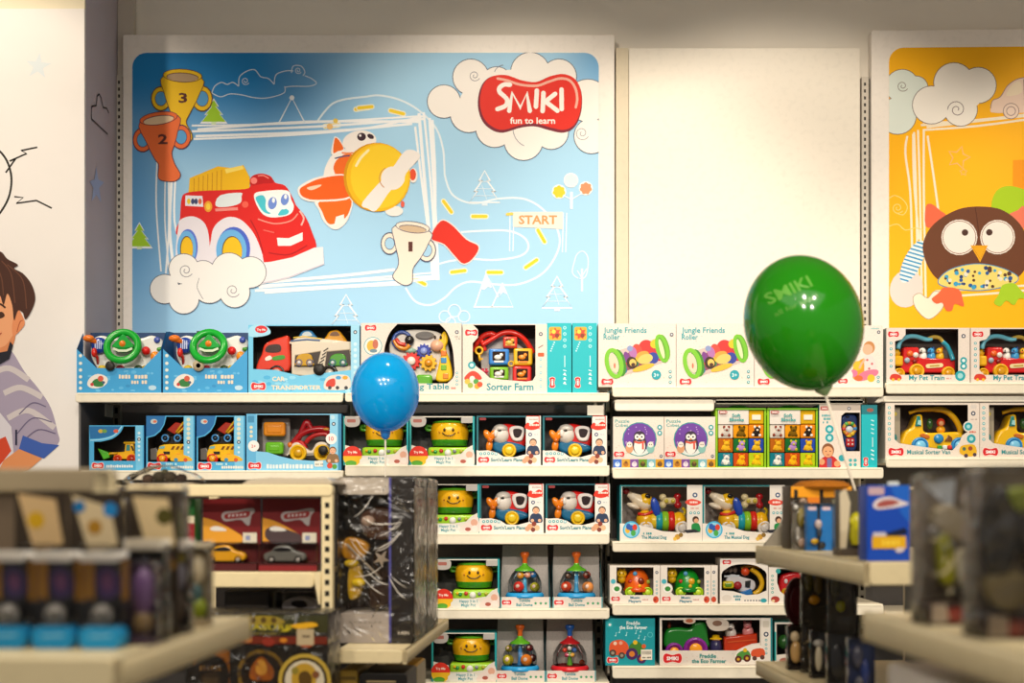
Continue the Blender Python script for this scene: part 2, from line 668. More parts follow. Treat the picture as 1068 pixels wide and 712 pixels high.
# jacket
b.poly(cr([(-30, 372), (0, 362), (12, 366), (26, 388), (40, 405), (53, 425), (60, 450), (61, 462), (44, 478), (24, 472), (16, 485), (-30, 500)], True), 'a79cb2')
for q in (((-6, 388), (10, 384), (30, 396)), ((4, 410), (22, 404), (44, 414)), ((8, 436), (30, 428), (57, 446))):
    b.line(cr(q), 6, 'cfc6c8')
for q in (((18, 452), (34, 436), (54, 440)), ((20, 432), (34, 420), (48, 424)), ((24, 460), (40, 448), (58, 452))):
    b.line(cr(q), 1.2, '6f6684')
b.poly([(0, 430), (12, 445), (16, 490), (0, 490), (-20, 490)], 'd9d4dc')
b.poly([(-10, 462), (6, 455), (12, 470), (-4, 490), (-20, 490)], 'd2492c')
b.line([(17, 448), (17, 464)], 2, '2a2a44')
b.poly([(24, 454), (44, 462), (62, 464), (46, 478), (20, 468)], '3f5fb0')
b.poly([(20, 468), (44, 478), (30, 490), (-6, 500), (4, 480)], 'e0925e')
# neck, face, ear
b.poly(cr([(-20, 340), (14, 334), (16, 352), (10, 366), (-2, 372), (-20, 372)], True), 'd98a5c')
b.poly(cr([(-20, 290), (14, 298), (20, 318), (20, 336), (12, 352), (2, 362), (-20, 360)], True), 'eba577')
b.poly(cr([(18, 322), (24, 330), (26, 338), (20, 346), (14, 350), (13, 338)], True), 'e28f60')
b.line(cr([(18, 346), (21, 336), (24, 334)]), 1, 'b05c38')
b.poly(cr([(-8, 328), (2, 325), (5, 330), (-4, 333)], True, 3), '4a2c20')
b.line(cr([(-8, 319), (0, 317), (6, 321)]), 2, '4a2c20')
b.line(cr([(-8, 351), (-2, 350), (2, 347)]), 1.4, 'b0503c')
# hair
b.poly(cr([(-20, 262), (0, 262), (8, 270), (19, 276), (15, 280), (24, 285), (33, 296), (37, 310), (34, 322), (27, 333), (24, 326), (19, 324), (15, 334), (13, 318), (8, 306), (4, 318), (0, 308), (-6, 316), (-20, 306)], True, 4), '4a2c22')
for q in (((2, 272), (12, 286), (16, 316)), ((8, 276), (24, 292), (28, 322)), ((-4, 276), (2, 290), (4, 308))):
    b.line(cr(q), 1.1, '6d4432')
b.poly([(-2, 368), (8, 366), (11, 356), (14, 360), (10, 374), (0, 380)], '24242e')
b.build('boy_print', t)

# ------------------------------------------------------------------ the blue poster
YP = 5.93
s = YP / F


def pboard(label, x0, y0, x1, y1, px0, py0, px1, col, kind, rz=0, pivot=None):
    t = thing('wall_poster', label, 'poster', (WX(x0 if pivot is None else pivot, YP), YP, WZ(y1, YP)), rz)
    ox = x0 if pivot is None else pivot
    b = MB(s, ox, y1)
    b.prism(rr(x0, y0, x1, y1, 2, 3), 0, .066 / s, 'f3ece4', 'powder', .8)
    b.build('board', t)
    b = MB(s, (px0 + px1) / 2, y1)
    b.poly(rr(px0, py0, px1, y1 + 30, 15, 6), col, kind, d=-.02)
    o = b.build('printed_sheet', t)
    o.location.x = ((px0 + px1) / 2 - ox) * s
    return t, ox


P1, OX1 = pboard('large blue wall poster with a smiling red fire engine, a toy plane and three cups', 128, 36, 641, 402, 138, 55, 624.5, 'a9d7f6', 'sky')
b = MB(s, OX1, 402, 0, 'print', .004, (138, 55, 624.5, 400))
b.lay = 15
W = 'f2f6fa'
# road
road = [(330, 128), (338, 117), (347, 108), (360, 103.5), (380, 101), (396, 99.5), (418, 104.5), (438, 116), (455, 134), (462, 155), (463.4, 172), (464.7, 186), (473, 204), (494, 212), (521, 207), (547, 207.5), (567, 219), (582, 241), (582, 261), (567, 284), (542, 296), (516, 296.4), (491, 293.6), (476, 299), (463, 311), (448, 318), (433, 314), (423, 300)]
b.line(cr(road), 2, 'e3f1fb')
b.line(cr([(481, 242), (506, 240.5), (531, 240.8), (547, 248), (551, 258.5), (542, 267), (516, 271), (491, 270), (470, 272), (455, 276)]), 2, 'e3f1fb')
for x, y, a in ((378, 113, -.15), (346, 131, -.1), (414, 117, .25), (466.7, 215.5, .95), (500, 225.6, 0), (564.5, 246, 1.05), (554, 275, -.6), (516, 284, 0), (478, 283, -.13), (437, 293, .5), (381, 112, -.1)):
    dx, dy = 7 * math.cos(a), 7 * math.sin(a)
    b.line([(x - dx, y - dy), (x + dx, y + dy)], 5.6, 'f5f3d8', caps=True)
    b.line([(x - dx, y - dy), (x + dx, y + dy)], 3.4, 'f3d02c', caps=True)
# scribbled white frame
rs = random.Random(3)
for pts in (((200, 131), (300, 129), (440, 121)), ((200, 137), (330, 132), (442, 124)), ((202, 145), (300, 141), (380, 134), (442, 121)), ((206, 135), (320, 127), (436, 127)), ((204, 142), (340, 137), (430, 129)),
            ((164, 165), (163, 215), (168, 283)), ((173, 165), (172, 230), (177, 286)), ((179, 188), (177, 240), (182, 285)), ((183, 186), (182, 230), (190, 260)), ((176, 186), (176, 240), (173, 285)),
            ((437, 118), (443, 190), (452, 290)), ((442, 117), (450, 200), (456, 292)), ((448, 123), (453, 200), (457, 292)), ((433, 132), (440, 190), (448, 250)), ((451, 125), (454, 190), (453, 290)),
            ((270, 300), (360, 292), (456, 284)), ((266, 303), (380, 297), (457, 290)), ((280, 294), (360, 287), (412, 281)), ((268, 298), (350, 294), (455, 288)), ((276, 305), (360, 299), (420, 296))):
    b.line(cr(pts, False, 4), 1.5 + rs.random() * 1.8, 'f4f7fa')
# outlined clouds, tent, trees, mountains
for q in (((221, 97), (224, 90), (231, 86), (237, 88), (243, 86), (249, 90)), ((249, 90), (250, 80), (258, 74), (266, 73), (272, 80), (280, 82), (286, 88)), ((286, 88), (288, 78), (298, 74), (306, 74)), ((304, 76), (306, 69), (314, 69), (318, 75), (316, 79)), ((318, 79), (325, 82), (330, 87), (322, 90), (306, 90), (297, 91)), ((221, 97), (230, 101), (240, 98), (252, 99), (266, 102), (280, 102), (296, 97), (297, 90))):
    b.line(cr(q), 1.0, 'd8e6f4')
spiral(b, 256, 84.5, 4.2, 'd8e6f4', .8)
spiral(b, 311, 73.5, 3.6, 'd8e6f4', .8)
b.line([(291, 128), (304.5, 102), (318, 128)], 1.5, 'e4f0fa')
b.disc(304.5, 102, 2.6, 'eef5fb')
b.disc(350, 126, 2.5, 'f0cf60')
b.disc(344, 132, 3.2, 'f2c27c')
for x, y, w, h in ((505.5, 178, 32, 33), (581, 288, 32, 33), (361, 307, 34, 34)):
    o = fir(x, y, w, h)
    b.line(o, 1.5, W, closed=True)
    for k in range(3):
        yy = y + h * (.35 + .22 * k)
        b.line([(x - w * .16 * (k * .5 + 1), yy), (x + w * .16 * (k * .5 + 1), yy)], .7, 'dcecf9')
    b.line([(x - 3, y + h * .45), (x + 2, y + h * .9)], .7, 'dcecf9')
    b.rect(x - 3, y + h, x + 3, y + h + 3.5, 'dcecf9')
for x, y, w, h in ((223, 104, 25, 23), (145.5, 233, 24, 24)):
    b.poly(fir(x, y - 1.5, w + 4, h + 3.5), W)
    b.poly(fir(x, y, w, h), 'a2d02a')
    b.rect(x - 2.5, y + h, x + 2.5, y + h + 3, 'd8ecc8')
for pts in (((495, 320), (507, 285), (520, 310), (524, 304)), ((513, 320), (524, 295), (535, 320), (494, 320))):
    b.line(pts, 1.5, 'eef5fb')
b.poly([(501, 301), (507, 285), (513, 300), (509, 299), (505, 302)], 'f2f7fb')
b.poly([(519, 307), (524, 295), (529, 307), (524, 304)], 'f2f7fb')
b.line([(607, 304), (607, 280)], 2.2, 'dcecf9')
b.line([(607, 290), (602, 282)], 1.2, 'dcecf9')
b.line([(607, 288), (612, 280)], 1.2, 'dcecf9')
b.line(cr([(603, 290), (597, 284), (599, 273), (602, 265), (608, 262), (613, 268), (613, 280), (610, 289)], True), 1.2, 'dcecf9')
for x, y, r in ((464, 330, 6), (474, 324, 6.5), (484, 330, 6), (470, 336, 5)):
    b.line(circ(x, y, r, None, 14), 1.3, 'dcecf9', closed=True)
b.line([(596, 218), (596, 200)], 3, 'dfeefa')
b.line([(596, 208), (586, 203)], 1.2, 'dfeefa')
b.line([(596, 208), (608, 201)], 1.2, 'dfeefa')
for x, y, r, c in ((583, 200, 6.2, 'f2ce34'), (595.5, 188, 6.4, 'cfe9ee'), (611, 196.5, 6, 'f0936a')):
    b.disc(x, y, r + 1.3, 'eff4f4')
    b.poly([(x + (r + .6 * math.sin(7 * a)) * math.cos(a), y + (r + .6 * math.sin(7 * a)) * math.sin(a)) for a in [2 * PI * k / 28 for k in range(28)]], c)
# START banner
b.line([(532, 221), (536, 221), (535, 262), (531.5, 262)], 1.1, 'e6f2fb', closed=True)
b.line([(587.5, 222), (591, 222), (590, 263), (586.5, 263)], 1.1, 'e6f2fb', closed=True)
b.poly([(535, 221), (587, 221), (587, 239), (570, 238), (535, 236.5)], 'f6e8dc')
b.text('START', 541, 233.5, 40, 'ee9a62', .03, 9)
b.line([(529, 223.5), (534, 223)], 3, 'f3d060', caps=True)
# big cloud behind the brand mark
cl = [(463, 106, 17), (491, 80.5, 18.5), (518, 86, 16), (553, 75, 20), (583, 80, 18), (613, 105, 22), (489, 119, 19), (516, 134, 19.5), (546, 147, 20), (575, 138, 17.5), (617, 142, 18)]
cloud(b, cl, 'f8f3ee', '55566e', .75, ((545, 108, 66, 36),))
spiral(b, 495, 79, 6, '7c7c90', .7)
spiral(b, 607, 139, 7.5, '8b8b9c', .7)
for q in ((526, 79, 11, 3.5, 4.6), (555, 134, 20, 2.0, 3.1)):
    b.line(circ(q[0], q[1], q[2], None, 10, 0, q[3], q[4]), .7, '7c7c90')
bean = cr([(500.5, 106), (504, 89), (513, 80), (528, 78.5), (544.5, 84), (560, 85.5), (576, 79), (589, 77.5), (600, 83), (606, 96), (605.5, 115), (599, 130), (588, 135.5), (574, 133), (558.5, 129), (543, 130.5), (525, 135.5), (513, 132), (504, 122)], True)
b.poly([(x - .8, y + 1.6) for x, y in inset(bean, -1.4)], '7a2436')
b.poly(bean, 'e32d20')
b.line(cr([(519, 82), (529, 84), (543, 88.5), (560, 89.5), (572, 85.5), (584, 82), (594, 84), (600, 92), (602, 103), (600.5, 112)]), 2.6, 'f3b3a2', caps=True)


def M(a, c): return (490 + a / 5.69, 45 + c / 5.69)


for q in (cr([(238, 248), (205, 246), (176, 266), (178, 292), (205, 316), (222, 340), (212, 372), (164, 392)], False, 4), [(234, 402), (252, 296), (300, 384), (338, 298), (356, 402)], [(398, 282), (392, 378)], [(437, 296), (432, 404)], [(506, 302), (448, 348)], [(448, 346), (520, 402)], [(544, 276), (545, 392)]):
    b.line([M(*p) for p in q], 4.7, 'fbf6f0', caps=True)
b.text('fun to learn', 532, 129, 47, 'fbf6f0', .022, 6.6)
# red flag and the cups
flag = cr([(449.5, 248), (459.6, 230.7), (471, 234.5), (486, 249.6), (499, 257), (494, 268.6), (483.6, 275), (473.5, 266), (463.4, 254.7)], True, 4)
b.poly(inset(flag, -1.2), 'f4e4e0')
b.poly(flag, 'e02d1c')


def cup(rim, rx, ry, tilt, body, col, inner, num, nx, ny, nw, hl, hr_, edge):
    for hx, hy, hr in (hl, hr_):
        for r_, c_ in ((hr + 1, edge), (hr, col), (hr - 3.2, edge)):
            b.disc(hx, hy, r_, c_, r_ * 1.25)
        b.disc(hx, hy, hr - 3.8, '5aa5dc' if num != '1' else 'a9d4f2', (hr - 3.8) * 1.25)
    p = cr(body, True, 4)
    b.poly(inset(p, -.8), edge)
    b.poly(p, col)
    b.disc(rim[0], rim[1], rx + .8, edge, ry + .8, tilt)
    b.disc(rim[0], rim[1], rx, col, ry, tilt)
    b.disc(rim[0], rim[1] + 1.6, rx - 3, edge, ry - 1.6, tilt)
    b.disc(rim[0], rim[1] + 2, rx - 3.6, inner, ry - 2.0, tilt)
    b.text(num, nx, ny, nw, '5a2c26', .03, 10)


cup((190.5, 79), 20, 6.4, .05, [(170.6, 80), (210.4, 82), (207, 100), (198, 118), (194, 128), (200, 140), (198, 147), (182, 146), (184, 130), (178, 116), (172, 98)], 'f3c417', 'b69a78', '3', 186.5, 107, 9, (168, 103, 9.5), (211, 103, 10), '5f3d2a')
cup((165.6, 123.5), 19.5, 6.2, -.14, [(146.6, 127), (185.5, 121), (185, 138), (182, 150), (179, 160), (182, 171), (188, 182), (184, 188), (176, 189), (166, 186), (166, 172), (162, 166), (154, 150)], 'ee7037', 'e6c9a4', '2', 165, 150, 10, (149, 146, 9.5), (189, 143, 9.5), '5f3040')
cup((430.5, 237), 17.5, 5.4, .12, [(412, 236), (448.5, 242), (446, 255), (439, 268), (431, 279), (430, 287), (429, 295), (421, 297), (410, 289), (415, 279), (416, 270), (412, 252)], 'f1e5d6', 'd3b898', '1', 426, 262, 4.4, (406.5, 254, 8.5), (445, 261, 9), '4a4a68')
# ---- fire engine


def f(*L): return [(180 + L[i] / 5.273, 165 + L[i + 1] / 5.273) for i in range(0, len(L), 2)]


def fd(x, y, r, col, ry=None, rot=0): b.disc(180 + x / 5.273, 165 + y / 5.273, r / 5.273, col, None if ry is None else ry / 5.273, rot, 28)


b.poly(f(88, 195, 95, 110, 250, 45, 330, 55, 390, 38, 425, 105, 425, 170, 240, 195), 'f1bb12')
for k in range(7):
    x = 118 + k * 25
    b.line(f(x, 190, x + 2, 112 - k * 8), .9, 'cf8e08')
b.poly(f(288, 60, 385, 40, 392, 60, 296, 84), 'fbe06a')
b.poly(cr(f(36, 440, 42, 330, 50, 225, 75, 192, 160, 180, 300, 175, 420, 165, 425, 120, 445, 95, 490, 85, 540, 100, 565, 135, 620, 152, 660, 215, 682, 262, 730, 320, 765, 400, 790, 500, 700, 545, 560, 575, 490, 580, 300, 560), True, 4), 'dd1f1c')
b.poly(cr(f(430, 150, 440, 100, 490, 88, 535, 102, 560, 135, 500, 140), True, 3), 'c11318')
b.disc(*f(448, 124)[0], 3.4, 'f6827a')
b.line(cr(f(470, 98, 500, 96, 530, 112)), 1.2, 'f58a80')
b.poly(cr(f(32, 380, 50, 335, 110, 320, 165, 345, 195, 400, 205, 500, 200, 580, 30, 580), True, 4), 'e9e4ee')
b.poly(cr(f(212, 450, 235, 370, 300, 325, 370, 335, 430, 390, 470, 460, 500, 560, 480, 640, 210, 620), True, 4), 'e9e4ee')
fd(85, 490, 55, '5b78d8', 100)
fd(78, 496, 52, '6cb4ec', 96)
fd(78, 500, 36, '6a4b20', 72)
fd(80, 502, 33, 'f2c11a', 68)
fd(336, 500, 92, '4a66d0', 122)
fd(324, 505, 84, '6cb4ec', 112)
fd(328, 512, 56, '6a4b20', 84)
fd(330, 514, 53, 'f2c11a', 80)
b.poly(f(470, 575, 540, 570, 660, 545, 780, 492, 828, 488, 834, 585, 640, 660, 480, 695, 290, 702, 320, 640), 'efe9ee')
b.line(f(480, 690, 640, 655, 832, 582), .8, 'c8c4d4')
b.poly(f(72, 205, 165, 208, 170, 268, 70, 262), 'e8e8f4')
for x, c in ((90, 'e8c828'), (112, '3a4470'), (130, '3a4470'), (152, 'd86a4a')):
    fd(x, 238, 10, c, 16)
fd(197, 266, 22, 'f0a030', 30)
fd(197, 266, 12, 'f7d040', 18)
b.poly(cr(f(238, 262, 262, 205, 375, 190, 380, 210, 372, 248, 300, 268), True, 3), 'e4eef2')
b.line(f(236, 285, 360, 278), 3, 'f09088')
fd(400, 255, 18, 'f0604e')
b.poly(cr(f(448, 205, 500, 182, 630, 178, 652, 225, 668, 270, 640, 312, 545, 326, 485, 295), True, 4), 'f2f7f8')
b.poly(cr(f(458, 215, 500, 205, 520, 250, 540, 305, 500, 295, 470, 250), True, 3), '4ac6d8')
b.poly(cr(f(580, 310, 610, 275, 640, 290, 632, 308, 600, 316), True, 3), '4ac6d8')
fd(545, 248, 32, 'fafcfc', 52, .2)
fd(618, 232, 32, 'fafcfc', 50, .2)
fd(550, 248, 24, '6f8fdc', 34, .2)
fd(618, 228, 22, '6f8fdc', 32, .2)
fd(556, 232, 8, 'ffffff', 14)
fd(622, 212, 8, 'ffffff', 13)
b.poly(f(575, 438, 640, 440, 716, 408, 716, 452, 650, 482, 580, 482), 'f6eef0')
b.line(cr(f(470, 335, 560, 360, 650, 345, 690, 305)), 1.4, 'f59286')
b.line(cr(f(700, 290, 722, 330, 708, 370)), 1.8, 'f8b4ac')
b.line(cr(f(430, 340, 470, 420, 498, 520)), 1.0, 'a8101a')
b.line(cr(f(530, 520, 640, 530, 740, 480)), 1.2, 'b01018')
b.line(cr(f(500, 395, 560, 410)), 1.2, 'f0665e')
cloud(b, [(192, 280.5, 15.5), (172, 301.5, 15), (192, 311.5, 15.5), (212, 286, 14), (239, 282, 18), (218.6, 299, 17), (261.5, 284, 16), (245, 305, 15.5)], 'f1efec', '5a5a6a', .7, ((226, 297, 36, 12),))
spiral(b, 194, 282, 7.5, '6c6c7c', .7)
spiral(b, 243, 303, 7.5, '6c6c7c', .7)
b.line(cr([(208, 290), (206, 300), (212, 312)]), .6, '6c6c7c')
# ---- plane


def g(*L): return [(300 + L[i] / 5.933, 125 + L[i + 1] / 5.933) for i in range(0, len(L), 2)]


def gd(x, y, r, col, ry=None, rot=0): b.disc(300 + x / 5.933, 125 + y / 5.933, r / 5.933, col, None if ry is None else ry / 5.933, rot, 30)


b.poly(cr(g(222, 350, 235, 290, 280, 215, 360, 180, 420, 200, 430, 400, 390, 520, 300, 560, 190, 520), True, 4), 'f3ece6')
b.poly(cr(g(270, 215, 285, 120, 300, 105, 330, 130, 352, 190, 320, 200), True, 3), 'f6efe8')
b.poly(cr(g(282, 205, 290, 125, 302, 112, 328, 140, 346, 182, 310, 196), True, 3), 'ef6a1c')
b.poly(cr(g(285, 290, 320, 235, 400, 215, 420, 400, 360, 480, 300, 350), True, 3), 'ef6a1c')
b.line(cr(g(292, 240, 340, 228, 385, 222)), 1.4, '4a4a70')
b.line(cr(g(335, 205, 400, 205, 470, 165)), 1.8, 'f08a50')
gd(445, 135, 105, 'f4ede8', 68, -.15)
gd(458, 106, 27, '3a2430', 25)
gd(450, 98, 8, 'f0e8e8')
gd(514, 104, 22, '3a2430', 14, .5)
b.poly(cr(g(180, 500, 390, 480, 385, 590, 340, 660, 285, 678, 225, 630, 195, 560), True, 4), 'f6ece6')
b.poly(cr(g(200, 505, 385, 485, 372, 590, 300, 640, 250, 640, 215, 570), True, 4), 'f06c14')
b.poly(g(300, 600, 350, 585, 350, 640, 290, 650), 'f8f0ea')
b.poly(cr(g(62, 440, 90, 400, 200, 352, 370, 345, 400, 480, 190, 508, 95, 492), True, 4), 'f8ece4')
b.poly(cr(g(75, 440, 100, 410, 210, 362, 370, 352, 390, 472, 190, 496, 100, 480), True, 4), 'ef6010')
b.poly(cr(g(120, 420, 200, 402, 205, 412, 150, 436), True, 3), 'fbd0b0')
gd(778, 345, 26, 'f2eee8', 46)
gd(775, 340, 20, 'e8502c', 36)
gd(660, 565, 55, 'f3eee8', 32)
gd(712, 522, 12, 'e8604c', 20)
gd(553, 356, 206, 'd8960a', 214)
gd(562, 356, 198, 'f5bd12', 210)
gd(570, 352, 180, 'f9cf24', 196)
b.line(cr(g(425, 285, 455, 235, 500, 190)), 2.6, 'fdf0b8', caps=True)
b.poly(cr(g(465, 510, 640, 310, 715, 205, 760, 185, 810, 205, 815, 240, 735, 330, 715, 395, 640, 435, 550, 560, 500, 550), True, 4), 'f2ece8')
gd(650, 362, 72, 'f2ece8', 72)
b.line(circ(*g(640, 362)[0], 12, None, 12, 0, 2.2, 4.2), .9, 'c98a50')
b.build('poster_artwork', P1)

# ------------------------------------------------------------------ the yellow poster
P2, OX2 = pboard('large orange-yellow wall poster with a brown plush owl', 909, 31.5, 1230, 402, 927, 50, 1214, 'fdb913', 'print', -.03, 909)
b = MB(s, OX2, 402, 0, 'print', .004, (927, 50, 1214, 400))
b.lay = 15
for pts in (((962, 136), (1020, 132), (1100, 122), (1200, 112)), ((962, 128), (1010, 127), (1100, 117), (1200, 106)), ((966, 133), (1030, 126), (1100, 119)), ((960, 131), (1040, 124), (1200, 109)),
            ((946, 142), (944, 160), (949, 200), (951, 262)), ((953, 138), (955, 200), (957, 300)), ((957, 136), (959, 200), (961, 310)), ((963, 136), (963, 200), (965, 310)), ((967, 142), (974, 190), (978, 220)), ((952, 140), (953, 190), (958, 250)),
            ((975, 310), (1040, 306), (1100, 300)), ((975, 304), (1030, 301), (1100, 296))):
    b.line(cr(pts, False, 4), 2.2, 'f7ead2')
b.line(cr([(927, 207), (933, 204), (941, 208), (946, 216), (942, 224), (934, 222)]), 1, 'f8d878')
spiral(b, 936, 217, 6, 'f8d878', .9)
b.line(cr([(927, 236), (936, 234), (944, 240), (954, 238), (962, 240)]), 1, 'f8d878')
b.line(star(999, 165, 12, .5, rot=-1.3), 1.3, 'f0b878', closed=True)
b.line(star(1004, 180, 4, .5), .9, 'f0b878', closed=True)
# toy car
b.poly(cr([(1032, 114), (1034, 106), (1042, 102), (1050, 90), (1062, 83), (1078, 82), (1092, 92), (1104, 104), (1112, 116), (1040, 119)], True, 3), 'f1d6c4')
b.poly(cr([(1048, 101), (1054, 90), (1062, 86), (1064, 98)], True, 3), 'f6e4c8')
b.line(cr([(1032, 114), (1034, 106), (1042, 102), (1050, 90), (1062, 83), (1078, 82)]), .8, '9a7c78')
b.line([(1066, 84), (1067, 112)], .8, '9a7c78')
for x in (1053, 1098):
    for r_, c_ in ((8.5, '9a7c78'), (7.7, 'f3dccc'), (5, '9a7c78'), (4.2, 'f3dccc')):
        b.disc(x, 117, r_, c_)
cloud(b, [(940.6, 90, 17), (936, 121, 19), (955, 92, 12), (950, 108, 14)], 'dfe9e2', '7a6a62', .7)
spiral(b, 941, 90, 6, '7a6a62', .7)
cloud(b, [(994, 87, 20.5), (1019, 90, 18.5), (971, 110, 19.5), (1001, 115, 17)], 'f5f0e8', '6a5a5e', .7, ((1000, 103, 22, 14),))
spiral(b, 997, 115, 9.5, '7a6a6e', .8, a0=PI)
# blocks at the right
b.poly([(1055, 168), (1120, 166), (1120, 210), (1055, 212)], 'f39a12')
b.poly(cr([(1033, 212), (1038, 200), (1048, 195), (1062, 197), (1074, 204), (1076, 218), (1060, 226), (1036, 222)], True), 'a8cc1e')
# heart and round pendants
b.poly(circ(945, 301, 17, 20, 20, .3), 'f1d8d4')
b.poly(cr([(968, 333), (955, 322), (952, 310), (959, 306), (967, 311), (974, 304), (984, 308), (982, 322)], True), 'f3ead8')
b.line(cr([(968, 333), (955, 322), (952, 310), (959, 306), (967, 311), (974, 304), (984, 308), (982, 322)], True), .7, 'a89880', closed=True)
# owl
wing = circ(951.5, 273, 9, 24, 20, .45)
b.poly(wing, 'e8f2f6')
for k in range(-5, 6):
    q = [(951.5 - 13 + 4.2 * k * -.45 + 2, 273 + k * 4 - 4), (951.5 + 13 + 4.2 * k * -.45, 273 + k * 4 + 4)]
    q = [(945 - k * 1.9, 270 + k * 3.9), (959 - k * 1.9, 275 + k * 3.9)]
    w = 9 * math.sqrt(max(0, 1 - (k / 5.8) ** 2))
    cxk = 951.5 - k * 1.75
    b.line([(cxk - w, 273 + k * 3.8 - w * .3), (cxk + w, 273 + k * 3.8 + w * .3)], 1.7, '3a9ad0')
b.poly(cr([(965, 236), (965, 216), (971, 213), (980, 220), (986, 226), (974, 236)], True, 3), 'ea6a48')
b.poly(cr([(1050, 226), (1060, 220), (1066, 216), (1070, 232), (1062, 240)], True, 3), 'ea7a60')
b.poly(cr([(962, 262), (966, 244), (978, 230), (998, 219), (1018, 216), (1042, 219), (1060, 232), (1070, 250), (1072, 268), (1064, 286), (1046, 298), (1018, 302), (990, 298), (972, 286)], True), '6b3f28')
b.line(cr([(1016, 217), (1018, 230), (1020, 248)]), .8, '4f2a1c')
belly = cr([(978, 294), (990, 282), (1016, 276), (1042, 280), (1060, 290), (1050, 298), (1020, 303), (990, 300)], True)
b.poly(inset(belly, -.9), '3a8ac0')
b.poly(belly, 'e9d878')
for k in range(70):
    x, y = rs.uniform(984, 1054), rs.uniform(279, 301)
    if ((x - 1019) / 37) ** 2 + ((y - 290) / 10.5) ** 2 < 1:
        b.disc(x, y, rs.uniform(1.2, 2.6), rs.choice(['2a5aa0', '3aa0d0', '28407a', 'e8e4d0', '5a3a2a', '3aa0d0']), n=10)
for x, y, r in ((999.6, 248, 18.6), (1039, 248, 18)):
    b.disc(x, y, r, 'efe8e0')
    b.line(circ(x, y, r - 1.6, None, 26), .7, '8a5a48', closed=True)
b.disc(1005.4, 243, 3.4, '4a3028')
b.disc(1030.5, 243, 3.4, '4a3028')
b.poly([(1011, 256.5), (1029, 256.5), (1021, 274)], 'eea91c')
b.line([(1013, 257.8), (1027, 257.8), (1021, 270.5)], .7, 'b87a10', closed=True)
b.poly(cr([(984, 300), (978, 306), (971, 312), (976, 317), (982, 316), (986, 324), (992, 324), (995, 317), (1004, 320), (1003, 312), (999, 302)], True, 3), 'ec6a42')
b.poly(cr([(1044, 298), (1040, 308), (1035, 316), (1042, 320), (1048, 314), (1056, 319), (1061, 312), (1070, 312), (1062, 302), (1056, 296)], True, 3), 'a6cf2a')
b.build('poster_artwork', P2)

# ------------------------------------------------------------------ white wall board between the posters
t = thing('wall_board', 'plain cream display board on the wall between the two posters', 'board', (WX(778, 5.95), 5.95, WZ(402, 5.95)))
b = MB(5.95 / F, 778, 402)
b.prism(rr(656, 50, 897, 402, 1.5, 2), 0, 6, 'f3ecdf', 'powder', .5)
b.build('board', t)
# ------------------------------------------------------------------ wall shelving: four bays
YF, YBK = 5.40, 5.88             # front of the shelf lips, back panel
LIP = 'f0e7d2'


def lvl(py): return WZ(py, YF)


def bay(label, x0, x1, levels, side_left=False, spare=None):
    """levels: (row of the lip's top edge, lip height in px, shelf left px, shelf right px)"""
    X0, X1 = WX(x0, YF), WX(x1, YF)
    t = thing('shelving_bay', label, 'shelving', ((X0 + X1) / 2, YF, 0))
    xm = (X0 + X1) / 2

    def mb(): return MB(1, xm, 0, -YF)
    ztop = lvl(levels[0][0])
    b = mb()
    b.box(X0 + .004, -ztop + .013, YBK, X1 - .004, -.1, YBK + .02, '5e5a58', 'powder')
    b.build('back_panel', t)
    for sx in (X0 + .004, X1 - .034):
        b = mb()
        b.box(sx, -ztop - .02, YBK - .035, sx + .03, -.02, YBK - .001, '7a7468', 'powder')
        for k in range(40):
            z = ztop - .04 - k * .045
            if z < .1: break
            b.box(sx + .009, -z - .012, YBK - .0365, sx + .021, -z + .012, YBK - .0352, '161412', 'matte')
        b.build('upright', t)
    if side_left:
        b = mb()
        b.box(X0 - .006, -ztop + .02, YF + .02, X0 + .002, -.1, YBK, '6b6765', 'powder')
        b.build('side_panel', t)
    for i, (py, lh, a, c) in enumerate(levels):
        z = lvl(py)
        h = lh / F * YF
        A, Cc = WX(a, YF) + .001, WX(c, YF) - .001
        b = mb()
        A2 = max(A, XL + .004)
        b.box(A2, -z, YF + .012, Cc, -z + .018, YBK - .04, LIP, 'powder')
        for sx in (A2 + .004, Cc - .012):     # bracket blades
            b.prism([(sx, -z + .02), (sx + .008, -z + .02), (sx + .008, -z + .07), (sx, -z + .07)], YF + .34, YBK - .04, LIP, 'powder')
        o = b.build('shelf', t)
        b = mb()
        b.prism(rr(A, -z - .0005, Cc, -z + h, .006, 3), YF, YF + .013, LIP, 'powder', .004)
        b.line([(A + .01, -z + h * .16), (Cc - .01, -z + h * .16)], .0016, 'cfc4a8', d=YF - .0006)
        b.build('price_rail', o)
    for a, c, p0, p1, left in spare or ():      # white rail hung straight under the top shelf
        YS = YF + .016
        A, Cc = WX(a, YS), WX(c, YS)
        z0, z1 = WZ(p0, YS), WZ(p1, YS)
        b = mb()
        b.prism(rr(A, -z0, Cc, -z1, .006, 3), YS, YS + .013, 'f3ebda', 'powder', .004)
        b.box(A, -z0 + .001, YS + .013, Cc, -z0 + .008, YS + .1, 'efe6d4', 'powder')
        if left:                          # the curled end of the rail
            pts = [(A + .01, -z0 + .002), (A - .012, -z0 + .005), (A - .026, -z0 + .018), (A - .031, -z0 + .024), (A - .018, -z0 + .026), (A - .004, -z0 + .022), (A + .008, -z1 - .004)]
            b.prism(cr(pts, True, 3), YS + .002, YS + .011, 'f3ebda', 'powder', .003)
        b.build('light_rail', t)
    # base plinth
    b = mb()
    b.box(X0 + .02, -.1, YF + .06, X1 - .02, -.001, YBK - .001, '3c3a38', 'powder')
    b.build('plinth', t)
    return t


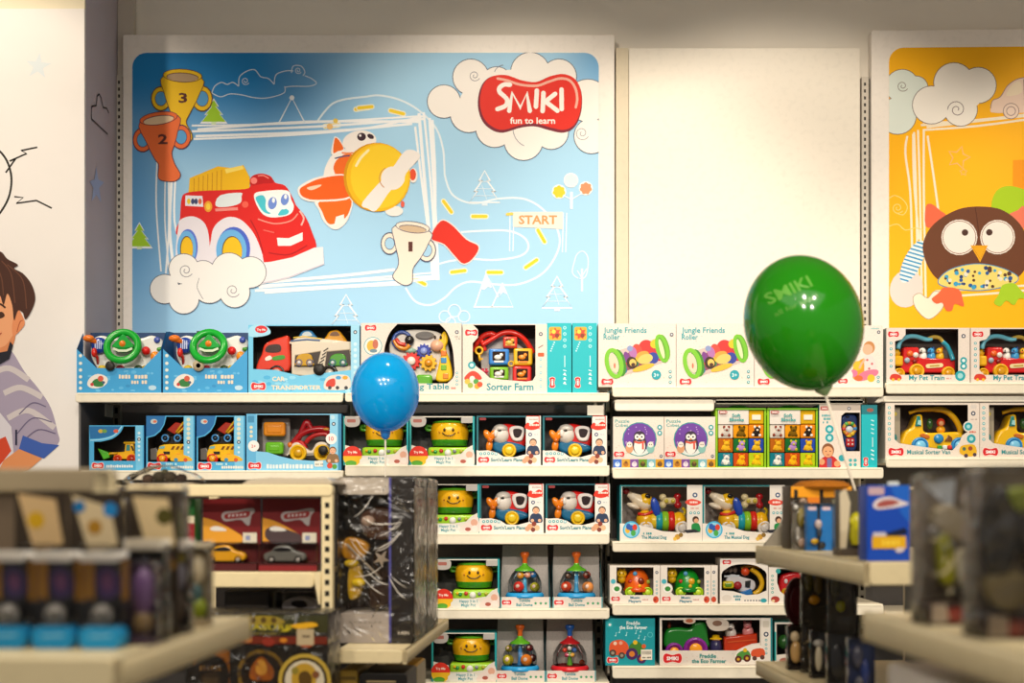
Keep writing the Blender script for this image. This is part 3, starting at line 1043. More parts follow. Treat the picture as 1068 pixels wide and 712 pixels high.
bay('first shelving bay, beside the wall mural, stocked with pale blue toy boxes', 82, 358.5, [(409.5, 10, 78, 358), (490.5, 10, 83, 358), (575, 11, 83, 358), (650, 11, 83, 358)], True)
bay('second shelving bay under the blue poster, holding cooking pot and spinning dome toys', 359.5, 637, [(409.5, 9.5, 359.5, 636), (485, 11.5, 359.5, 636), (556, 11.5, 360, 636), (634.5, 11, 360, 636), (711.5, 11, 360, 636)])
bay('third shelving bay under the plain wall board, behind the green balloon', 638, 922.5, [(403, 11, 638.5, 922), (487.5, 11.5, 638.5, 922), (564.5, 11, 638.5, 922), (630, 11.5, 638.5, 922), (694.5, 13, 638.5, 922)], spare=((641, 745, 416.5, 428.5, False), (745.5, 901, 416.5, 421.2, False)))
bay('fourth shelving bay under the yellow owl poster', 924, 1210, [(399, 11.5, 924, 1210), (477.5, 10, 924, 1210), (560, 11, 924, 1210), (640, 11, 924, 1210)], spare=((921, 1205, 412.8, 419.2, True),))

t = thing('price_card', 'small blank white card hanging under the top shelf above the bird planes', 'card', (WX(621, YF + .03), YF + .03, WZ(433, YF + .03)))
b = MB((YF + .03) / F, 621, 433)
b.box(619.5, 412.6, -.1, 622.5, 423, .2, 'cfc6b4', 'card')
b.build('hanger', t)
b = MB((YF + .03) / F, 621, 433)
b.box(612.5, 422.5, -.6, 629.5, 433, .2, 'e9e2d2', 'card', .3)
b.build('card', t)

# slotted uprights on the wall, each a separate rail
for px, top, label in ((124.5, 78, 'slotted steel upright on the wall left of the blue poster'), (649, 50, 'beige wall upright between the blue poster and the plain board'), (902.5, 80, 'slotted steel upright on the wall left of the owl poster')):
    Y = YW - .05
    t = thing('wall_upright', label, 'upright', (WX(px, Y), Y, WZ(402, Y)))
    s = Y / F
    b = MB(s, px, 402)
    w = 6.5 if px == 649 else 3.6
    b.box(px - w, top, 0, px + w, 402, .048 / s, 'd9cdb4' if px == 649 else 'cfc8bc', 'powder')
    b.build('rail', t)
    if px != 649:
        b = MB(s, px, 402)
        for k in range(44):
            y = top + 6 + k * 7.2
            if y > 398: break
            b.rect(px - 1.4, y, px + .6, y + 3.4, '1c1a18')
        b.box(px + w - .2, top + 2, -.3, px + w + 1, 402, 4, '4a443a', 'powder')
        b.build('slots', t)
# ------------------------------------------------------------------ boxed toys on the wall shelving
LV = {'AB1': lvl(409.5), 'A2': lvl(490.5), 'B2': lvl(485), 'B3': lvl(556), 'B4': lvl(634.5), 'B5': lvl(711.5),
      'C1': lvl(403), 'C2': lvl(487.5), 'C3': lvl(564.5), 'C4': lvl(630), 'C5': lvl(694.5), 'D1': lvl(399), 'D2': lvl(477.5)}


def at(px0, w, row): return (WX(px0 + w / 2, YB), YB, LV[row] + .0006)


def boxed(name, label, px0, w, row, group=None, cat='toy box'):
    return thing(name, label, cat, at(px0, w, row), 0, group)


# ---------- steering wheel dashboards in open blue trays
w, h, d = 88, 68, 44
G = 'green steering wheel toys in blue trays'
t = boxed('boxed_steering_toy', 'open blue box with a green steering wheel toy, beside the wall mural', 80, w, 'AB1', G)
b = new(w, h)
BL, BD = '3d9fd8', '1c4c7e'
b.add([(0, 22, 0), (21, 42, 0), (69, 42, 0), (88, 23, 0), (88, 68, 0), (0, 68, 0)], [(0, 1, 2, 3, 4, 5)], BL)
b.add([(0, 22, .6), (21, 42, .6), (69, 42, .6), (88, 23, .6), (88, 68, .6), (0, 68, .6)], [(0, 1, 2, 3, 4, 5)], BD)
for x in (0, 88):
    b.add([(x, 22, 0), (x, 1, d * .55), (x, 0, d), (x, 68, d), (x, 68, 0)], [(0, 1, 2, 3, 4)], '3f93cc')
    q = x + (.5 if x == 0 else -.5)
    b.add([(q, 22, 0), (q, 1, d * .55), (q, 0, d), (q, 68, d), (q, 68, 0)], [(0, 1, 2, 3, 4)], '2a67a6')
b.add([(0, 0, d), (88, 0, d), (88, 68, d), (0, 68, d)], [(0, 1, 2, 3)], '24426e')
b.add([(0, 68, 0), (88, 68, 0), (88, 68, d), (0, 68, d)], [(0, 1, 2, 3)], BL)
r_ = random.Random(5)
for k in range(16):
    x, y = r_.uniform(6, 82), r_.uniform(45, 66)
    b.disc(x, y, r_.uniform(1, 3), r_.choice(['5cb4e4', '6abce8', '338fca']), r_.uniform(.8, 2), n=8)
icons(b, 4, (29, 37, 44, 51, 57, 63), 1.8, 'd8ddd2')
b.poly(cr([(11, 59), (14, 52), (22, 48), (31, 51), (32, 57), (26, 62), (16, 63)], True, 3), 'e7e2da')
b.poly(cr([(16, 57), (21, 53), (28, 56), (27, 61), (19, 61)], True, 3), '2f7a3a')
b.disc(25, 53, 3, 'd05a44')
b.disc(16, 59, 1.8, 'c03a3a')
b.disc(28, 57, 1.5, '40587a')
blocks(b, 40, 53, 74, 4.4, 'ead9c0', 2)
blocks(b, 57, 58.5, 72, 4, 'ead9c0', 3)
b.disc(79, 62.5, 4.2, 'b8d8ea', 2.6)
b.box(26, -1.5, d - 3, 36, 2.5, d + .8, '2a2826')
b.build('tray', t)
b = new(w, h, 'plastic')
pan = cr([(11, 12), (20, 6), (34, 9), (48, 6), (62, 9), (74, 6), (85, 12), (86, 26), (80, 38), (72, 45), (60, 56), (26, 56), (17, 42), (10, 28)], True, 4)
b.prism(pan, 16, 34, 'e4e6e2', 'plastic', 2.5)
b.box(16, 40, 10, 72, 60, 30, 'd6d8d2', 'plastic', 3)
toy = b.build('dashboard', t)
b = new(w, h, 'plastic')
b.ring(47, 19, 3, 16.3, 3.9, '10a830', tilt=.35)
b.ell(47, 19, 7, 11.5, 6.5, 3, '0f8f30')
b.prism(cr([(41, 12), (47, 6), (53, 12), (58, 20), (36, 20)], True, 3), 4, 9, '13a038', 'plastic', 1)
b.lathe([(4, -8), (4, 0), (3, 1.5), (.01, 2)], 46.5, 16, 5, 'e07a1c', axis='d')
b.lay = 30
b.line([(37, 21), (43, 23.5), (51, 23.5), (57, 21)], 2.4, 'd9e6cc', d=3.2)
b.lathe([(4, 0), (3, -14)], 47, 19, 6, '13a038', axis='d')
b.build('steering_wheel', toy)
b = new(w, h, 'plastic')
b.tube([(23, 17, 15), (14, 12, 10), (8, 10, 8)], [2, 3, 3.6], 'e5701a')
b.ell(10, 10, 8, 6, 3.6, 3.6, 'e8781e')
b.build('indicator_lever', toy)
b = new(w, h, 'plastic')
b.lathe([(8.5, 0), (8.5, 4), (7, 6), (.01, 6)], 20, 17, 16, '1b3f9c', axis='d')
for k in range(4): b.box(16 + k * 2, 12, 9.4, 17 + k * 2, 21, 10.4, 'c8d4ee')
b.build('ignition_knob', toy)
b = new(w, h, 'plastic')
b.tube([(17, 37, 18), (18, 30, 12), (16, 25, 8)], [1.6, 1.6, 2.4], 'd0241c')
b.ell(16, 25, 8, 3, 5, 3, 'd8281e')
b.build('gear_lever', toy)
for x, y, dd, q, q2, q3, c in ((70, 23, 9, 4.6, 4.6, 4.6, 'd81f1f'), (79, 29, 10, 4.6, 5.6, 4, 'ef8d1d'), (84, 21, 13, 4, 2.4, 3, '4a9c3a'), (80, 11, 15, 3.4, 3.4, 2, '4054a8'), (24, 41, 9, 4.5, 3, 3, 'd8b81c'), (43, 41, 9, 4.5, 3, 3, 'c02a3a'), (62, 41, 9, 4.5, 3, 3, '2a4426'), (70, 41, 9, 4.5, 3, 3, 'd8b81c')):
    b = new(w, h, 'plastic')
    b.ell(x, y, dd, q, q2, q3, c)
    b.build('control_knob', toy)

b = new(w, h)
b.lathe([(5, -1), (5, 0), (1.2, 0)], 35.5, 40, -3, '2b2a26', 'card', axis='d')
b.tube([(35, 31, -.6), (35.5, 36, -3)], .25, 'd8d4c8')
b.build('try_me_tag', t)
t2 = dup(t, 'open blue box with a green steering wheel toy, next to the car transporter', at(170, 88, 'AB1'))
for ch in [o for o in bpy.data.objects if o.parent == t2 and o.name.startswith('try_me')]:
    b = new(w, h)
    b.lathe([(6, -1), (6, 0), (2, 0)], 37.5, 39.5, -3, 'b9a98c', 'card', axis='d')
    b.lathe([(2.4, .1), (1.0, .1)], 37.5, 39.5, -3.2, '8a4a30', 'card', axis='d')
    b.tube([(37, 31, -.6), (37.5, 36, -3)], .25, 'd8d4c8')
    b.build('try_me_tag', t2)
    bpy.data.objects.remove(ch)

# ---------- car transporter
w, h, d = 116, 71, 46
win = [(5, 1), (107, 1), (107, 47), (80, 50), (54, 53), (28, 47), (5, 46)]
t = boxed('boxed_car_transporter', 'blue window box with a red and cream car transporter lorry, top shelf', 259, w, 'AB1')
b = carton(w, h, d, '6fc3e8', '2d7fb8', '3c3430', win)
for k in range(26):
    b.disc(r_.uniform(3, 105), r_.uniform(54, 69), r_.uniform(1, 4), r_.choice(['8fd2ef', 'a8def2', '4fb0e0']), r_.uniform(.8, 2.2), n=8)
b.rect(107, 0, 116, 71, '9ad3ee')
for k in range(8): b.disc(111.5, 20 + k * 6, 2, 'c2e4f2', n=8)
ringicon(b, 111.5, 7.5, 2)
b.poly(cr([(1, 3), (12, -1), (21, 3), (23, 9), (14, 12), (1, 12)], True, 3), '9fd6ef')
b.disc(13.5, 4.6, 6.5, 'd0202a', 4)
b.text('Try Me', 9, 6, 9, 'ffffff', .02)
smiki(b, 10.5, 64, 15)
b.text('CAR', 25, 58.5, 13, 'e9dcc4', .03)
b.text('TRANSPORTER', 24, 67.5, 52, 'e9dcc4', .03, 4.6)
b.poly(cr([(79, 66), (81, 56), (90, 52), (104, 53), (107, 62), (104, 67), (88, 68)], True, 3), 'd9d4cc')
b.poly(cr([(81, 64), (83, 58), (90, 56), (90, 64)], True, 3), 'cf4030')
for x in (85, 93, 102): b.disc(x, 65.5, 2, '3a3a40', n=8)
for x, c in ((94, '4a9ad0'), (101, 'e2a02c')): b.disc(x, 55, 3, c, 2, n=8)
b.build('carton', t)
film(w, h, win, t)
b = new(w, h, 'plastic')
b.prism([(44, 17), (108, 16.5), (109, 54), (72, 55), (44, 51)], 6, 30, 'ded2bd', 'plastic', 1.2)
for q in ([(48, 31), (75, 26.5), (71, 43), (47, 43)], [(81, 27), (105, 25), (107, 42), (79, 42)]):
    b.lay = 1
    b.poly([(x, y) for x, y in q], '3a2f28', d=5.7)
    b.line(q, 1.0, 'a8987c', closed=True, d=5.5)
for k in range(5): b.line([(72 + k * 1.4, 43 - k * 4), (77 + k * 1.4, 39.5 - k * 4)], 1.2, '40382e', d=5.6)
for k in range(4): b.line([(105, 40 - k * 4), (109, 37 - k * 4)], 1.2, '40382e', d=5.6)
b.prism([(41, 17), (55, 10), (80, 14), (108, 17), (108, 19), (41, 19)], 7, 28, 'e6dcc8', 'plastic', .6)
b.lay = 2
b.line([(43, 16), (60, 14.5), (74, 15.5)], 1.6, '3a5a8a', d=6.5)
b.line([(46, 12.5), (58, 11.2), (76, 13.8)], 1, 'e8c030', d=6.4)
lorry = b.build('lorry', t)
b = new(w, h, 'plastic')
b.prism(cr([(8, 47), (9, 38), (13, 30), (16, 20), (24, 15), (34, 12), (41, 11), (42, 24), (42, 47), (24, 47)], True, 3), 4, 32, 'dc3a22', 'plastic', 2)
b.poly(cr([(17, 27), (20, 21), (32, 20), (33, 27), (25, 28.5)], True, 3), '3b241e', d=3.6)
b.poly(cr([(17, 34), (22, 31.5), (24, 35), (18, 37)], True, 3), 'e9e6da', d=3.6)
b.poly(cr([(25, 33), (36, 31), (37, 35), (26, 36.5)], True, 3), '3f9a34', d=3.6)
b.build('cab', lorry)
for x, y, c in ((60, 10, '3f8cc8'), (89, 10, 'e9a21c')):
    b = new(w, h, 'plastic')
    b.prism(cr([(x - 11, y + 6), (x - 9, y), (x - 5, y - 5), (x + 3, y - 6), (x + 8, y - 1), (x + 11, y + 3), (x + 11, y + 7)], True, 3), 10, 24, c, 'plastic', 2)
    b.poly(cr([(x - 5, y), (x - 3, y - 3.5), (x + 2, y - 4), (x + 5, y)], True, 3), 'd9e8ee' if c != 'e9a21c' else '7a4a14', d=9.6)
    b.build('toy_car', lorry)
for x, c in ((58, 'c99a1c'), (93, '4a9a30')):
    b = new(w, h, 'plastic')
    b.prism(cr([(x - 9, 38), (x - 7, 32), (x, 29.5), (x + 7, 31), (x + 9, 38), (x + 9, 42), (x - 9, 42)], True, 3), 2.5, 7, c, 'plastic', 1)
    for q in (-5.5, 5.5):
        b.wheel(x + q, 39, 2, 3.8, 3, '34508c', 'c8ccd8')
    b.build('toy_car', lorry)
for x in (29, 84):
    b = new(w, h, 'plastic')
    b.wheel(x, 50, 3, 9, 8, '2b2624', 'b8b0a4')
    b.build('wheel', lorry)
b = new(w, h)
b.lathe([(6.2, -1.5), (6.2, 0), (1.4, 0)], 74, 46.5, -1.2, '24211e', 'card', axis='d')
b.build('try_me_tag', t)

# ---------- learning table
w, h, d = 105, 73, 40
win = cr([(38, 1), (29, 12), (24, 30), (26, 46), (36, 58), (50, 63)], False, 4) + cr([(90, 63), (97, 55), (97, 40), (95, 24), (90, 10), (82, 1)], False, 4)
t = boxed('boxed_learning_table', 'beige window box with a white activity table and yellow giraffe, half behind the blue balloon', 376.5, w, 'AB1')
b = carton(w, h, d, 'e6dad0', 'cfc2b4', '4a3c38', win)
smiki(b, 10, 5, 12)
b.disc(12.5, 24, 9.6, '49a8b4')
b.disc(12.5, 24, 8.8, 'efe6dc')
b.disc(11, 24, 5, 'e2b040', 6)
b.disc(15, 22, 3, 'c06a50', 5)
b.disc(13, 29, 4, '6a8a9a', 2)
b.text('Learning Table', 30, 69, 62, '1f8f9a', .02, 6)
blocks(b, 94, 69, 99, 2.5, 'd06a58', 3)
ringicon(b, 100, 9.5, 2)
icons(b, 100, (52, 56, 60, 64), 1.2)
blocks(b, 98, 15, 103, 1.6, 'a8a098', 5, 2)
b.build('carton', t)
film(w, h, win, t)
b = new(w, h, 'plastic')
b.prism(cr([(28, 22), (40, 8), (60, 5), (82, 9), (91, 24), (91, 46), (78, 58), (54, 60), (36, 50)], True, 4), 12, 26, 'e2dcd2', 'plastic', 3)
b.ell(66, 12, 11, 10, 4.5, 2, '8f8a86')
b.poly(circ(66, 12, 8, 3.2), '6a6562', d=8.9)
tt = b.build('activity_table', t)
b = new(w, h, 'plastic')
b.ring(42, 17, 9, 9, 2, '3a5aa8', tilt=.2)
b.tube(cr([(34, 17, 8), (38, 24, 7), (46, 26, 7), (50, 22, 7)], False, 4), 2.4, 'd98a1c')
b.tube(cr([(36, 16, 7), (40, 21, 6), (46, 22, 6)], False, 4), 2.2, 'c8321e')
b.ell(50, 17, 8, 5, 5, 4, '201c1a')
b.ell(51, 28, 9, 6, 3, 3, '8ab0a0')
b.build('rattle_hoop', tt)


def gear(x, y, dd, r, col, hub, n=10):
    b = new(w, h, 'plastic')
    pts = []
    for k in range(n * 4):
        a = 2 * PI * k / (n * 4)
        q = r * (1.0 if k % 4 < 2 else .8)
        pts.append((x + q * math.cos(a), y + q * math.sin(a)))
    b.prism(pts, dd, dd + 4, col, 'plastic', .6)
    b.lathe([(r * .45, 0), (r * .45, 2), (r * .3, 3), (.01, 3)], x, y, dd, hub, axis='d')
    b.build('gear', tt)


gear(65, 28.5, 8, 8, '2438a0', '8a9ad8', 12)
gear(52, 39, 7, 10, 'd2261e', 'e8dcd2', 12)
gear(70, 41, 6, 9, 'eeb51c', 'd08a14', 10)
b = new(w, h, 'plastic')
b.prism(cr([(80, 18), (86, 8), (90, 13), (90, 20), (88, 26), (93, 40), (95, 56), (88, 61), (78, 59), (80, 46), (83, 30), (77, 26)], True, 4), 5, 14, 'f3c318', 'plastic', 2)
b.ell(79, 23, 6, 7, 6, 5, 'e9b090')
for x in (77, 83): b.ell(x, 14.5, 4.6, 1.3, 2, 1, '33261c')
for x, y, c in ((86, 31, 'e2761c'), (86, 38.5, '3a8ac0'), (86, 46, '7ab52c'), (88, 55, 'e28a2c')):
    b.box(x - 3, y - 3, 4.4, x + 3, y + 3, 6, c, 'plastic', .8)
b.build('giraffe_figure', tt)
b = new(w, h, 'plastic')
b.box(57, 53, 6, 74, 66, 14, '5fae2c', 'plastic', 3)
b.box(36, 46, 7, 50, 58, 14, '3a9ac8', 'plastic', 3)
b.build('buttons', tt)

# ---------- sorter farm
w, h, d = 88, 72, 40
win = [(10.5, 1), (76, 1), (76, 54), (73, 59), (66, 60), (40, 58), (28, 56), (22, 50), (14, 44), (10.5, 40), (10.5, 20), (16, 14), (16, 6), (12, 2)]
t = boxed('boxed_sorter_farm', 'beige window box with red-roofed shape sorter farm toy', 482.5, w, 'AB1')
b = carton(w, h, d, 'e9dcd0', 'cdbdae', '48302c', win)
smiki(b, 9, 9, 13)
b.disc(9.5, 43, 4, '2fa0ac')
b.disc(9.5, 43, 2.2, 'bfe2e4', n=8)
b.text('Sorter Farm', 25, 69, 49, '1f8f9a', .026, 7.4)
b.poly(cr([(2, 58), (6, 51), (12, 49), (18, 53), (19, 58)], True, 3), 'd2402c')
for x, y, c in ((5, 60, 'e2b84a'), (10, 57, 'e8e0d6'), (14, 60, '4a9a48'), (8, 64, '9ab04a'), (15, 65, 'e0a02c'), (18, 63, 'd8502c')):
    b.disc(x, y, 3, c, n=8)
ringicon(b, 81.5, 10.5, 2)
b.line([(79, 25), (84, 22)], .8, '8a5a50')
b.rect(78.5, 30, 85, 34, 'dd5a2c', 1)
icons(b, 81.5, (37, 44, 51, 58, 65), 1.4, '7cc0c8')
b.build('carton', t)
film(w, h, win, t)
b = new(w, h, 'plastic')
b.prism([(18, 26), (43, 8), (68, 26), (68, 60), (20, 60)], 22, 30, 'c9bfb8', 'plastic', 1)
farm = b.build('farm_house', t)
b = new(w, h, 'plastic')
b.tube(cr([(11, 27, 16), (15, 18, 14), (22, 11, 13), (30, 9, 12), (36, 12, 12)], False, 5), 3, 'd7281c')
b.tube(cr([(20, 21, 10), (30, 15, 10), (40, 9, 10), (50, 7.5, 10), (60, 11, 10), (68, 19, 12), (74, 29, 14)], False, 5), 2.8, 'dc2a1e')
b.tube(cr([(23, 27, 12), (21, 20, 12), (19, 16, 13)], False, 4), 2.6, 'c82418')
b.build('roof', farm)
for x0, y0, x1, y1, c, a in ((42, 12, 57, 24.5, 'd83a28', 'e8b04a'), (27, 25, 48.5, 42, '2f7fd0', 'f2f0ea'), (53, 24.5, 73, 42.5, 'eeb81c', 'f0902a'), (28, 44, 48, 58, '7cbc22', 'e8e4dc'), (52, 43, 72, 60, 'dc2c28', 'f08a24')):
    b = new(w, h, 'plastic')
    b.box(x0, y0, 7, x1, y1, 22, c, 'plastic', 2)
    m = 4 if x1 - x0 > 16 else 3
    b.poly(rr(x0 + m, y0 + 3, x1 - m, y1 - 4.5, .8), '33241e', 'matte', d=6.85)
    b.build('sorter_block', farm)
    b = new(w, h, 'plastic')
    cx, cy = (x0 + x1) / 2, (y0 + y1) / 2
    b.ell(cx - 1, cy + .5, 6.6, 4, 2.6, 1.4, a)
    b.ell(cx + 2.4, cy - 1.8, 6.2, 2, 2, 1.2, a)
    b.box(cx - 5, y1 - 4.5, 6.4, cx + 5, y1 - 2.5, 7.2, a, 'plastic', .4)
    b.build('animal_badge', farm)
b = new(w, h, 'plastic')
b.ring(17, 27, 8, 3.6, 1.2, 'e8b01c')
b.tube([(17, 31, 8), (18, 38, 7)], 1.3, 'e8b01c')
b.box(18, 35, 7, 21, 36.5, 8, 'e8b01c')
b.ring(50.5, 41, 6, 2.6, .9, 'd8a81c')
b.build('key', farm)
b = new(w, h, 'plastic')
for k in range(3):
    b.box(16 + k * 3.6, 45, 12, 18.6 + k * 3.6, 54, 15, 'c02848', 'plastic', .6)
b.box(15, 47.5, 11, 27, 49.5, 14, 'c02848', 'plastic', .6)
b.build('fence', farm)

# ---------- narrow teal cartons, shown edge on
w, h, d = 25.5, 73, 70
TEAL = '17b7c2'
t = boxed('teal_carton', 'narrow teal carton standing edge on, beside the sorter farm', 570.5, w, 'AB1', 'narrow teal cartons on the top shelf')
b = carton(w, h, d, TEAL, '149aa6', TEAL)
b.rect(2, 4, 15, 18, 'd8a92c', 2)
b.poly(star(8.5, 11, 6.5, .6, 7), 'd9482c')
b.disc(7, 9, 2.2, 'efd040')
b.disc(10.5, 13, 2.2, '8a3a20')
b.text('SALE', 5, 12.5, 7, 'f6e8c0', .02) if False else None
for k in range(5): b.disc(4 + k * .9, 29 - k * 2.2, .9, 'bfeaf0', n=6)
for k in range(4): b.disc(18.5, 5 + k * 6.4, 1.9, 'a5e2e6', n=8); b.disc(18.5, 5 + k * 6.4, .9, TEAL, n=6)
b.line([(18.5, 34), (18.5, 46)], .8, 'd2f0f2')
for k in range(4): b.line([(16.8, 49 + k * 4.6), (20.2, 50 + k * 4.6)], 1, 'd2f0f2')
for k in range(3): b.line([(18.5, 52 + k * 4.6), (18.5, 54 + k * 4.6)], 1.8, 'e2f4f4')
smiki(b, 5.5, 62, 11, -PI / 2)
b.build('carton', t)
dup(t, 'narrow teal carton standing edge on, next to the jungle roller boxes', at(597, w, 'AB1'))

# ---------- roller boxes (printed cartons)
w, h, d = 81, 66, 50
t = boxed('roller_box', 'cream printed box of a green-ended jungle roller, next to the teal cartons', 624, w, 'C1', 'cream roller boxes on the top shelf')
b = carton(w, h, d, 'ecdfd6', 'd4c4b6', '777777')
for k in range(40):
    b.disc(r_.uniform(2, 79), r_.uniform(2, 64), .5, r_.choice(['d8b8b0', 'c8c0d0', 'e0c8a8']), n=6)
b.text('Jungle Friends', 5.5, 9.6, 45, '17a0a8', .018, 5.8)
b.text('Roller', 5.5, 16.6, 17, '17a0a8', .018, 5.6)
b.poly([(18, 29), (66, 14), (73, 22), (73, 35), (66, 41), (24, 55)], 'cdb9b4')
b.poly([(22, 34), (68, 17), (71, 34), (28, 50)], '8a4a5a')
for k in range(26):
    u, v = r_.uniform(.05, .97), r_.uniform(.1, .9)
    b.disc(22 + 46 * u + 3 * v, 34 - 17 * u + 15 * v, r_.uniform(1.6, 3.6), r_.choice(['d8302c', 'e8c020', '3a4ab0', 'e88a30', '7a3a9a', 'e0b0a0', '2a7a4a']), n=9)
for x, y, q, e, c in ((50, 25, 8, 8, 'd8302c'), (60, 21, 6, 5, 'e8c020'), (63, 32, 7, 7, 'c82838'), (41, 29, 5, 8, 'e04a3a'), (46, 33, 7, 4, 'f0a040'), (57, 36, 6, 6, '2f3f9c'), (49, 37, 8, 5, 'e0c468'), (36, 30, 4, 6, 'b070b0'), (33, 26, 3, 3, '8a9ac8'), (30, 36, 3, 7, '7a3a8a'),
                      (35, 41, 5.5, 6.5, '3a2018'), (36, 41, 3.6, 4, 'e8c060'), (36.4, 43, 2.2, 2, '4a2a1c'), (47, 46, 12, 3, 'e2b83a'), (27, 48, 3, 4, '2a6a9a'), (66, 26, 4, 6, 'd0303a')):
    b.disc(x, y, q, c, e, -.3)
b.disc(68.5, 25, 5.6, '5f9f22', 14, -.25)
b.line(circ(66.5, 26, 5, 13.6, 20, -.25), 3.4, '74c02a', closed=True)
b.disc(66, 26.5, 2.2, 'd8e0b0', 10.5, -.25)
b.disc(22, 41, 6.6, '3f8a22', 14.5, -.22)
b.line(circ(16.5, 41.5, 7.4, 14, 22, -.22), 4.4, '7ac42e', closed=True)
b.disc(16.5, 41.5, 4.6, 'd6d0b4', 10.6, -.22)
b.disc(17, 44, 1, 'd06a50', 3, n=8)
b.disc(60.5, 53.5, 5, '1f9fae')
b.text('3+', 57.8, 55.6, 5.4, 'e0f2f2', .02)
ringicon(b, 76.5, 11.5, 1.9)
icons(b, 75, (50, 55.5, 61), 1.6)
smiki(b, 9.4, 60.6, 12.5)
b.build('carton', t)
dup(t, 'cream printed box of a green-ended jungle roller, just left of the green balloon', at(705.5, w, 'C1'))
dup(t, 'cream printed box of a jungle roller, mostly hidden behind the green balloon', at(787, w, 'C1'))

w, h, d = 52.5, 64, 50
t = boxed('baby_toy_box', 'white printed box with a picture of a seated baby, right of the green balloon', 868.5, w, 'C1')
b = carton(w, h, d, 'efe6dc', '2a9ab0', '777777')
b.poly(cr([(20, 48), (26, 38), (36, 34), (40, 46), (42, 54), (30, 58), (22, 56)], True, 3), 'e8a02c')
b.disc(26, 42, 5, 'f0c030')
b.disc(22, 50, 4, 'e07aa0')
b.poly(cr([(33, 33), (40, 31), (44, 36), (46, 44), (44, 50), (34, 50), (33, 42)], True, 3), 'ecdcd8')
for q in ((36, 36), (41, 40), (38, 45)): b.disc(q[0], q[1], 1.3, 'd06a70', n=8)
b.poly(cr([(32, 48), (46, 46), (46, 52), (30, 58), (24, 56)], True, 3), 'e07a98')
b.disc(27, 55, 4.4, 'e66a38', 3)
b.disc(40, 55, 4, 'e8c02c')
b.disc(38, 23, 6, 'c88a50', 6.6)
b.disc(36.5, 25, 5.4, 'f0b898', 5.6)
b.line(cr([(33, 36), (30, 40), (28, 44)]), 2.2, 'f0b898', caps=True)
b.disc(14, 52, 7, 'f2ece0')
smiki(b, 10.5, 58, 10)
ringicon(b, 48, 7, 1.8)
icons(b, 47.5, (54, 58.5), 1.6)
blocks(b, 40, 4, 48, 1.6, '8ac8c8', 4)
b.build('carton', t)

# ---------- pet train
w, h, d = 87, 57.5, 44
win = [(20, 1.2), (75, 1.2), (75, 46), (72, 49), (14, 49), (9, 44), (9, 14), (16, 12), (20, 7)]
t = boxed('boxed_pet_train', 'beige window box with a red pet train, first box under the owl poster', 924.5, w, 'D1', 'red pet trains on the top shelf')
b = carton(w, h, d, 'e6dad0', 'cfc2b4', '7a6c66', win)
smiki(b, 7.4, 6.6, 11.5)
icons(b, 4.8, (16, 22, 28, 34, 40), 1.5)
ringicon(b, 80.4, 8.6, 2.2)
icons(b, 80.5, (34, 40), 3.6, '1fa0ac')
b.disc(77, 50, 5.4, '1fa0ac')
b.disc(77, 50, 3, '9ad4d8', n=10)
b.poly(cr([(4, 54), (5, 49), (10, 48), (15, 50), (15, 54)], True, 3), 'd03a28')
b.disc(7, 54, 1.6, 'e8b030', n=8); b.disc(13, 54, 1.6, 'e8b030', n=8)
b.text('My Pet Train', 23.5, 54.4, 37, '1f8f9a', .02, 5.2)
blocks(b, 62.5, 53.5, 68, 1.6, 'd08a80', 3)
b.build('carton', t)
film(w, h, win, t)
b = new(w, h, 'plastic')
b.prism([(18, 30), (40, 30), (75, 31), (75, 46), (18, 46)], 10, 30, 'cf1d1e', 'plastic', 2)
b.box(20, 19, 9, 37, 34, 30, 'd42220', 'plastic', 2)
b.lay = 1
b.line([(46, 39), (60, 38)], 4.4, 'f0dfa8', d=9.4, caps=True)
b.line([(48, 39), (58, 38.4)], 1.4, 'c09a3a', d=9.2)
tr = b.build('train', t)
b = new(w, h, 'plastic')
for x, y, q, c in ((27, 26, 3.4, 'e8641e'), (33, 27.5, 3, 'e8e0d8'), (24, 33, 3, '9fb0c0'), (32, 34, 2.4, '8a1a1e')):
    b = new(w, h, 'plastic')
    b.ell(x, y, 8.6, q, q, 2, c)
    b.build('sound_button', tr)
b = new(w, h, 'plastic')
b.box(10, 28, 8, 20, 39, 26, 'f0b81c', 'plastic', 2)
b.ell(14, 25, 14, 4.6, 4.6, 4.6, 'e9b01c')
b.ell(10.5, 27, 12, 2.6, 1.6, 2, 'e2761c')
b.ell(17, 23, 10, .9, 1.2, .6, '2a1c14')
b.build('duck_driver', tr)
for x, c, e in ((42, 'f1ede6', '2a2422'), (51, '3a9ad6', '1f4a8a'), (60, 'f0b51c', 'e0701a')):
    b = new(w, h, 'plastic')
    b.ell(x, 29, 14, 4.4, 6, 4, c)
    b.ell(x - .8, 23, 13, 3.6, 3.6, 3.4, c)
    b.ell(x + 2, 20.4, 13.5, 1.5, 2.4, 1.4, e)
    b.ell(x - 2.4, 22.5, 10, .6, .9, .6, '201814')
    b.ell(x - 3, 24.5, 10.4, 1.6, 1.1, 1, e)
    b.build('animal_figure', tr)
b = new(w, h, 'plastic')
b.tube(cr([(14.5, 21, 9), (17, 13, 9), (24, 8.6, 9), (33, 8, 9), (44, 11, 9), (50, 10.5, 9)], False, 4), 2.5, '6cc0d8')
b.tube(cr([(61, 13.5, 9), (66, 18, 9), (70, 26, 9), (72, 33, 8)], False, 4), 2.5, '2f9ab4')
b.tube(cr([(45, 11, 9), (52, 8.6, 9), (58, 9.6, 9), (62, 14, 9)], False, 4), 2.1, 'cfae4a')
b.build('handle', tr)
for x, y, q in ((15.5, 47, 6), (34, 44.5, 8), (67, 46.5, 7)):
    b = new(w, h, 'plastic')
    b.wheel(x, y, 6, q, 5, 'f0b81c', 'd89a14')
    b.build('wheel', tr)
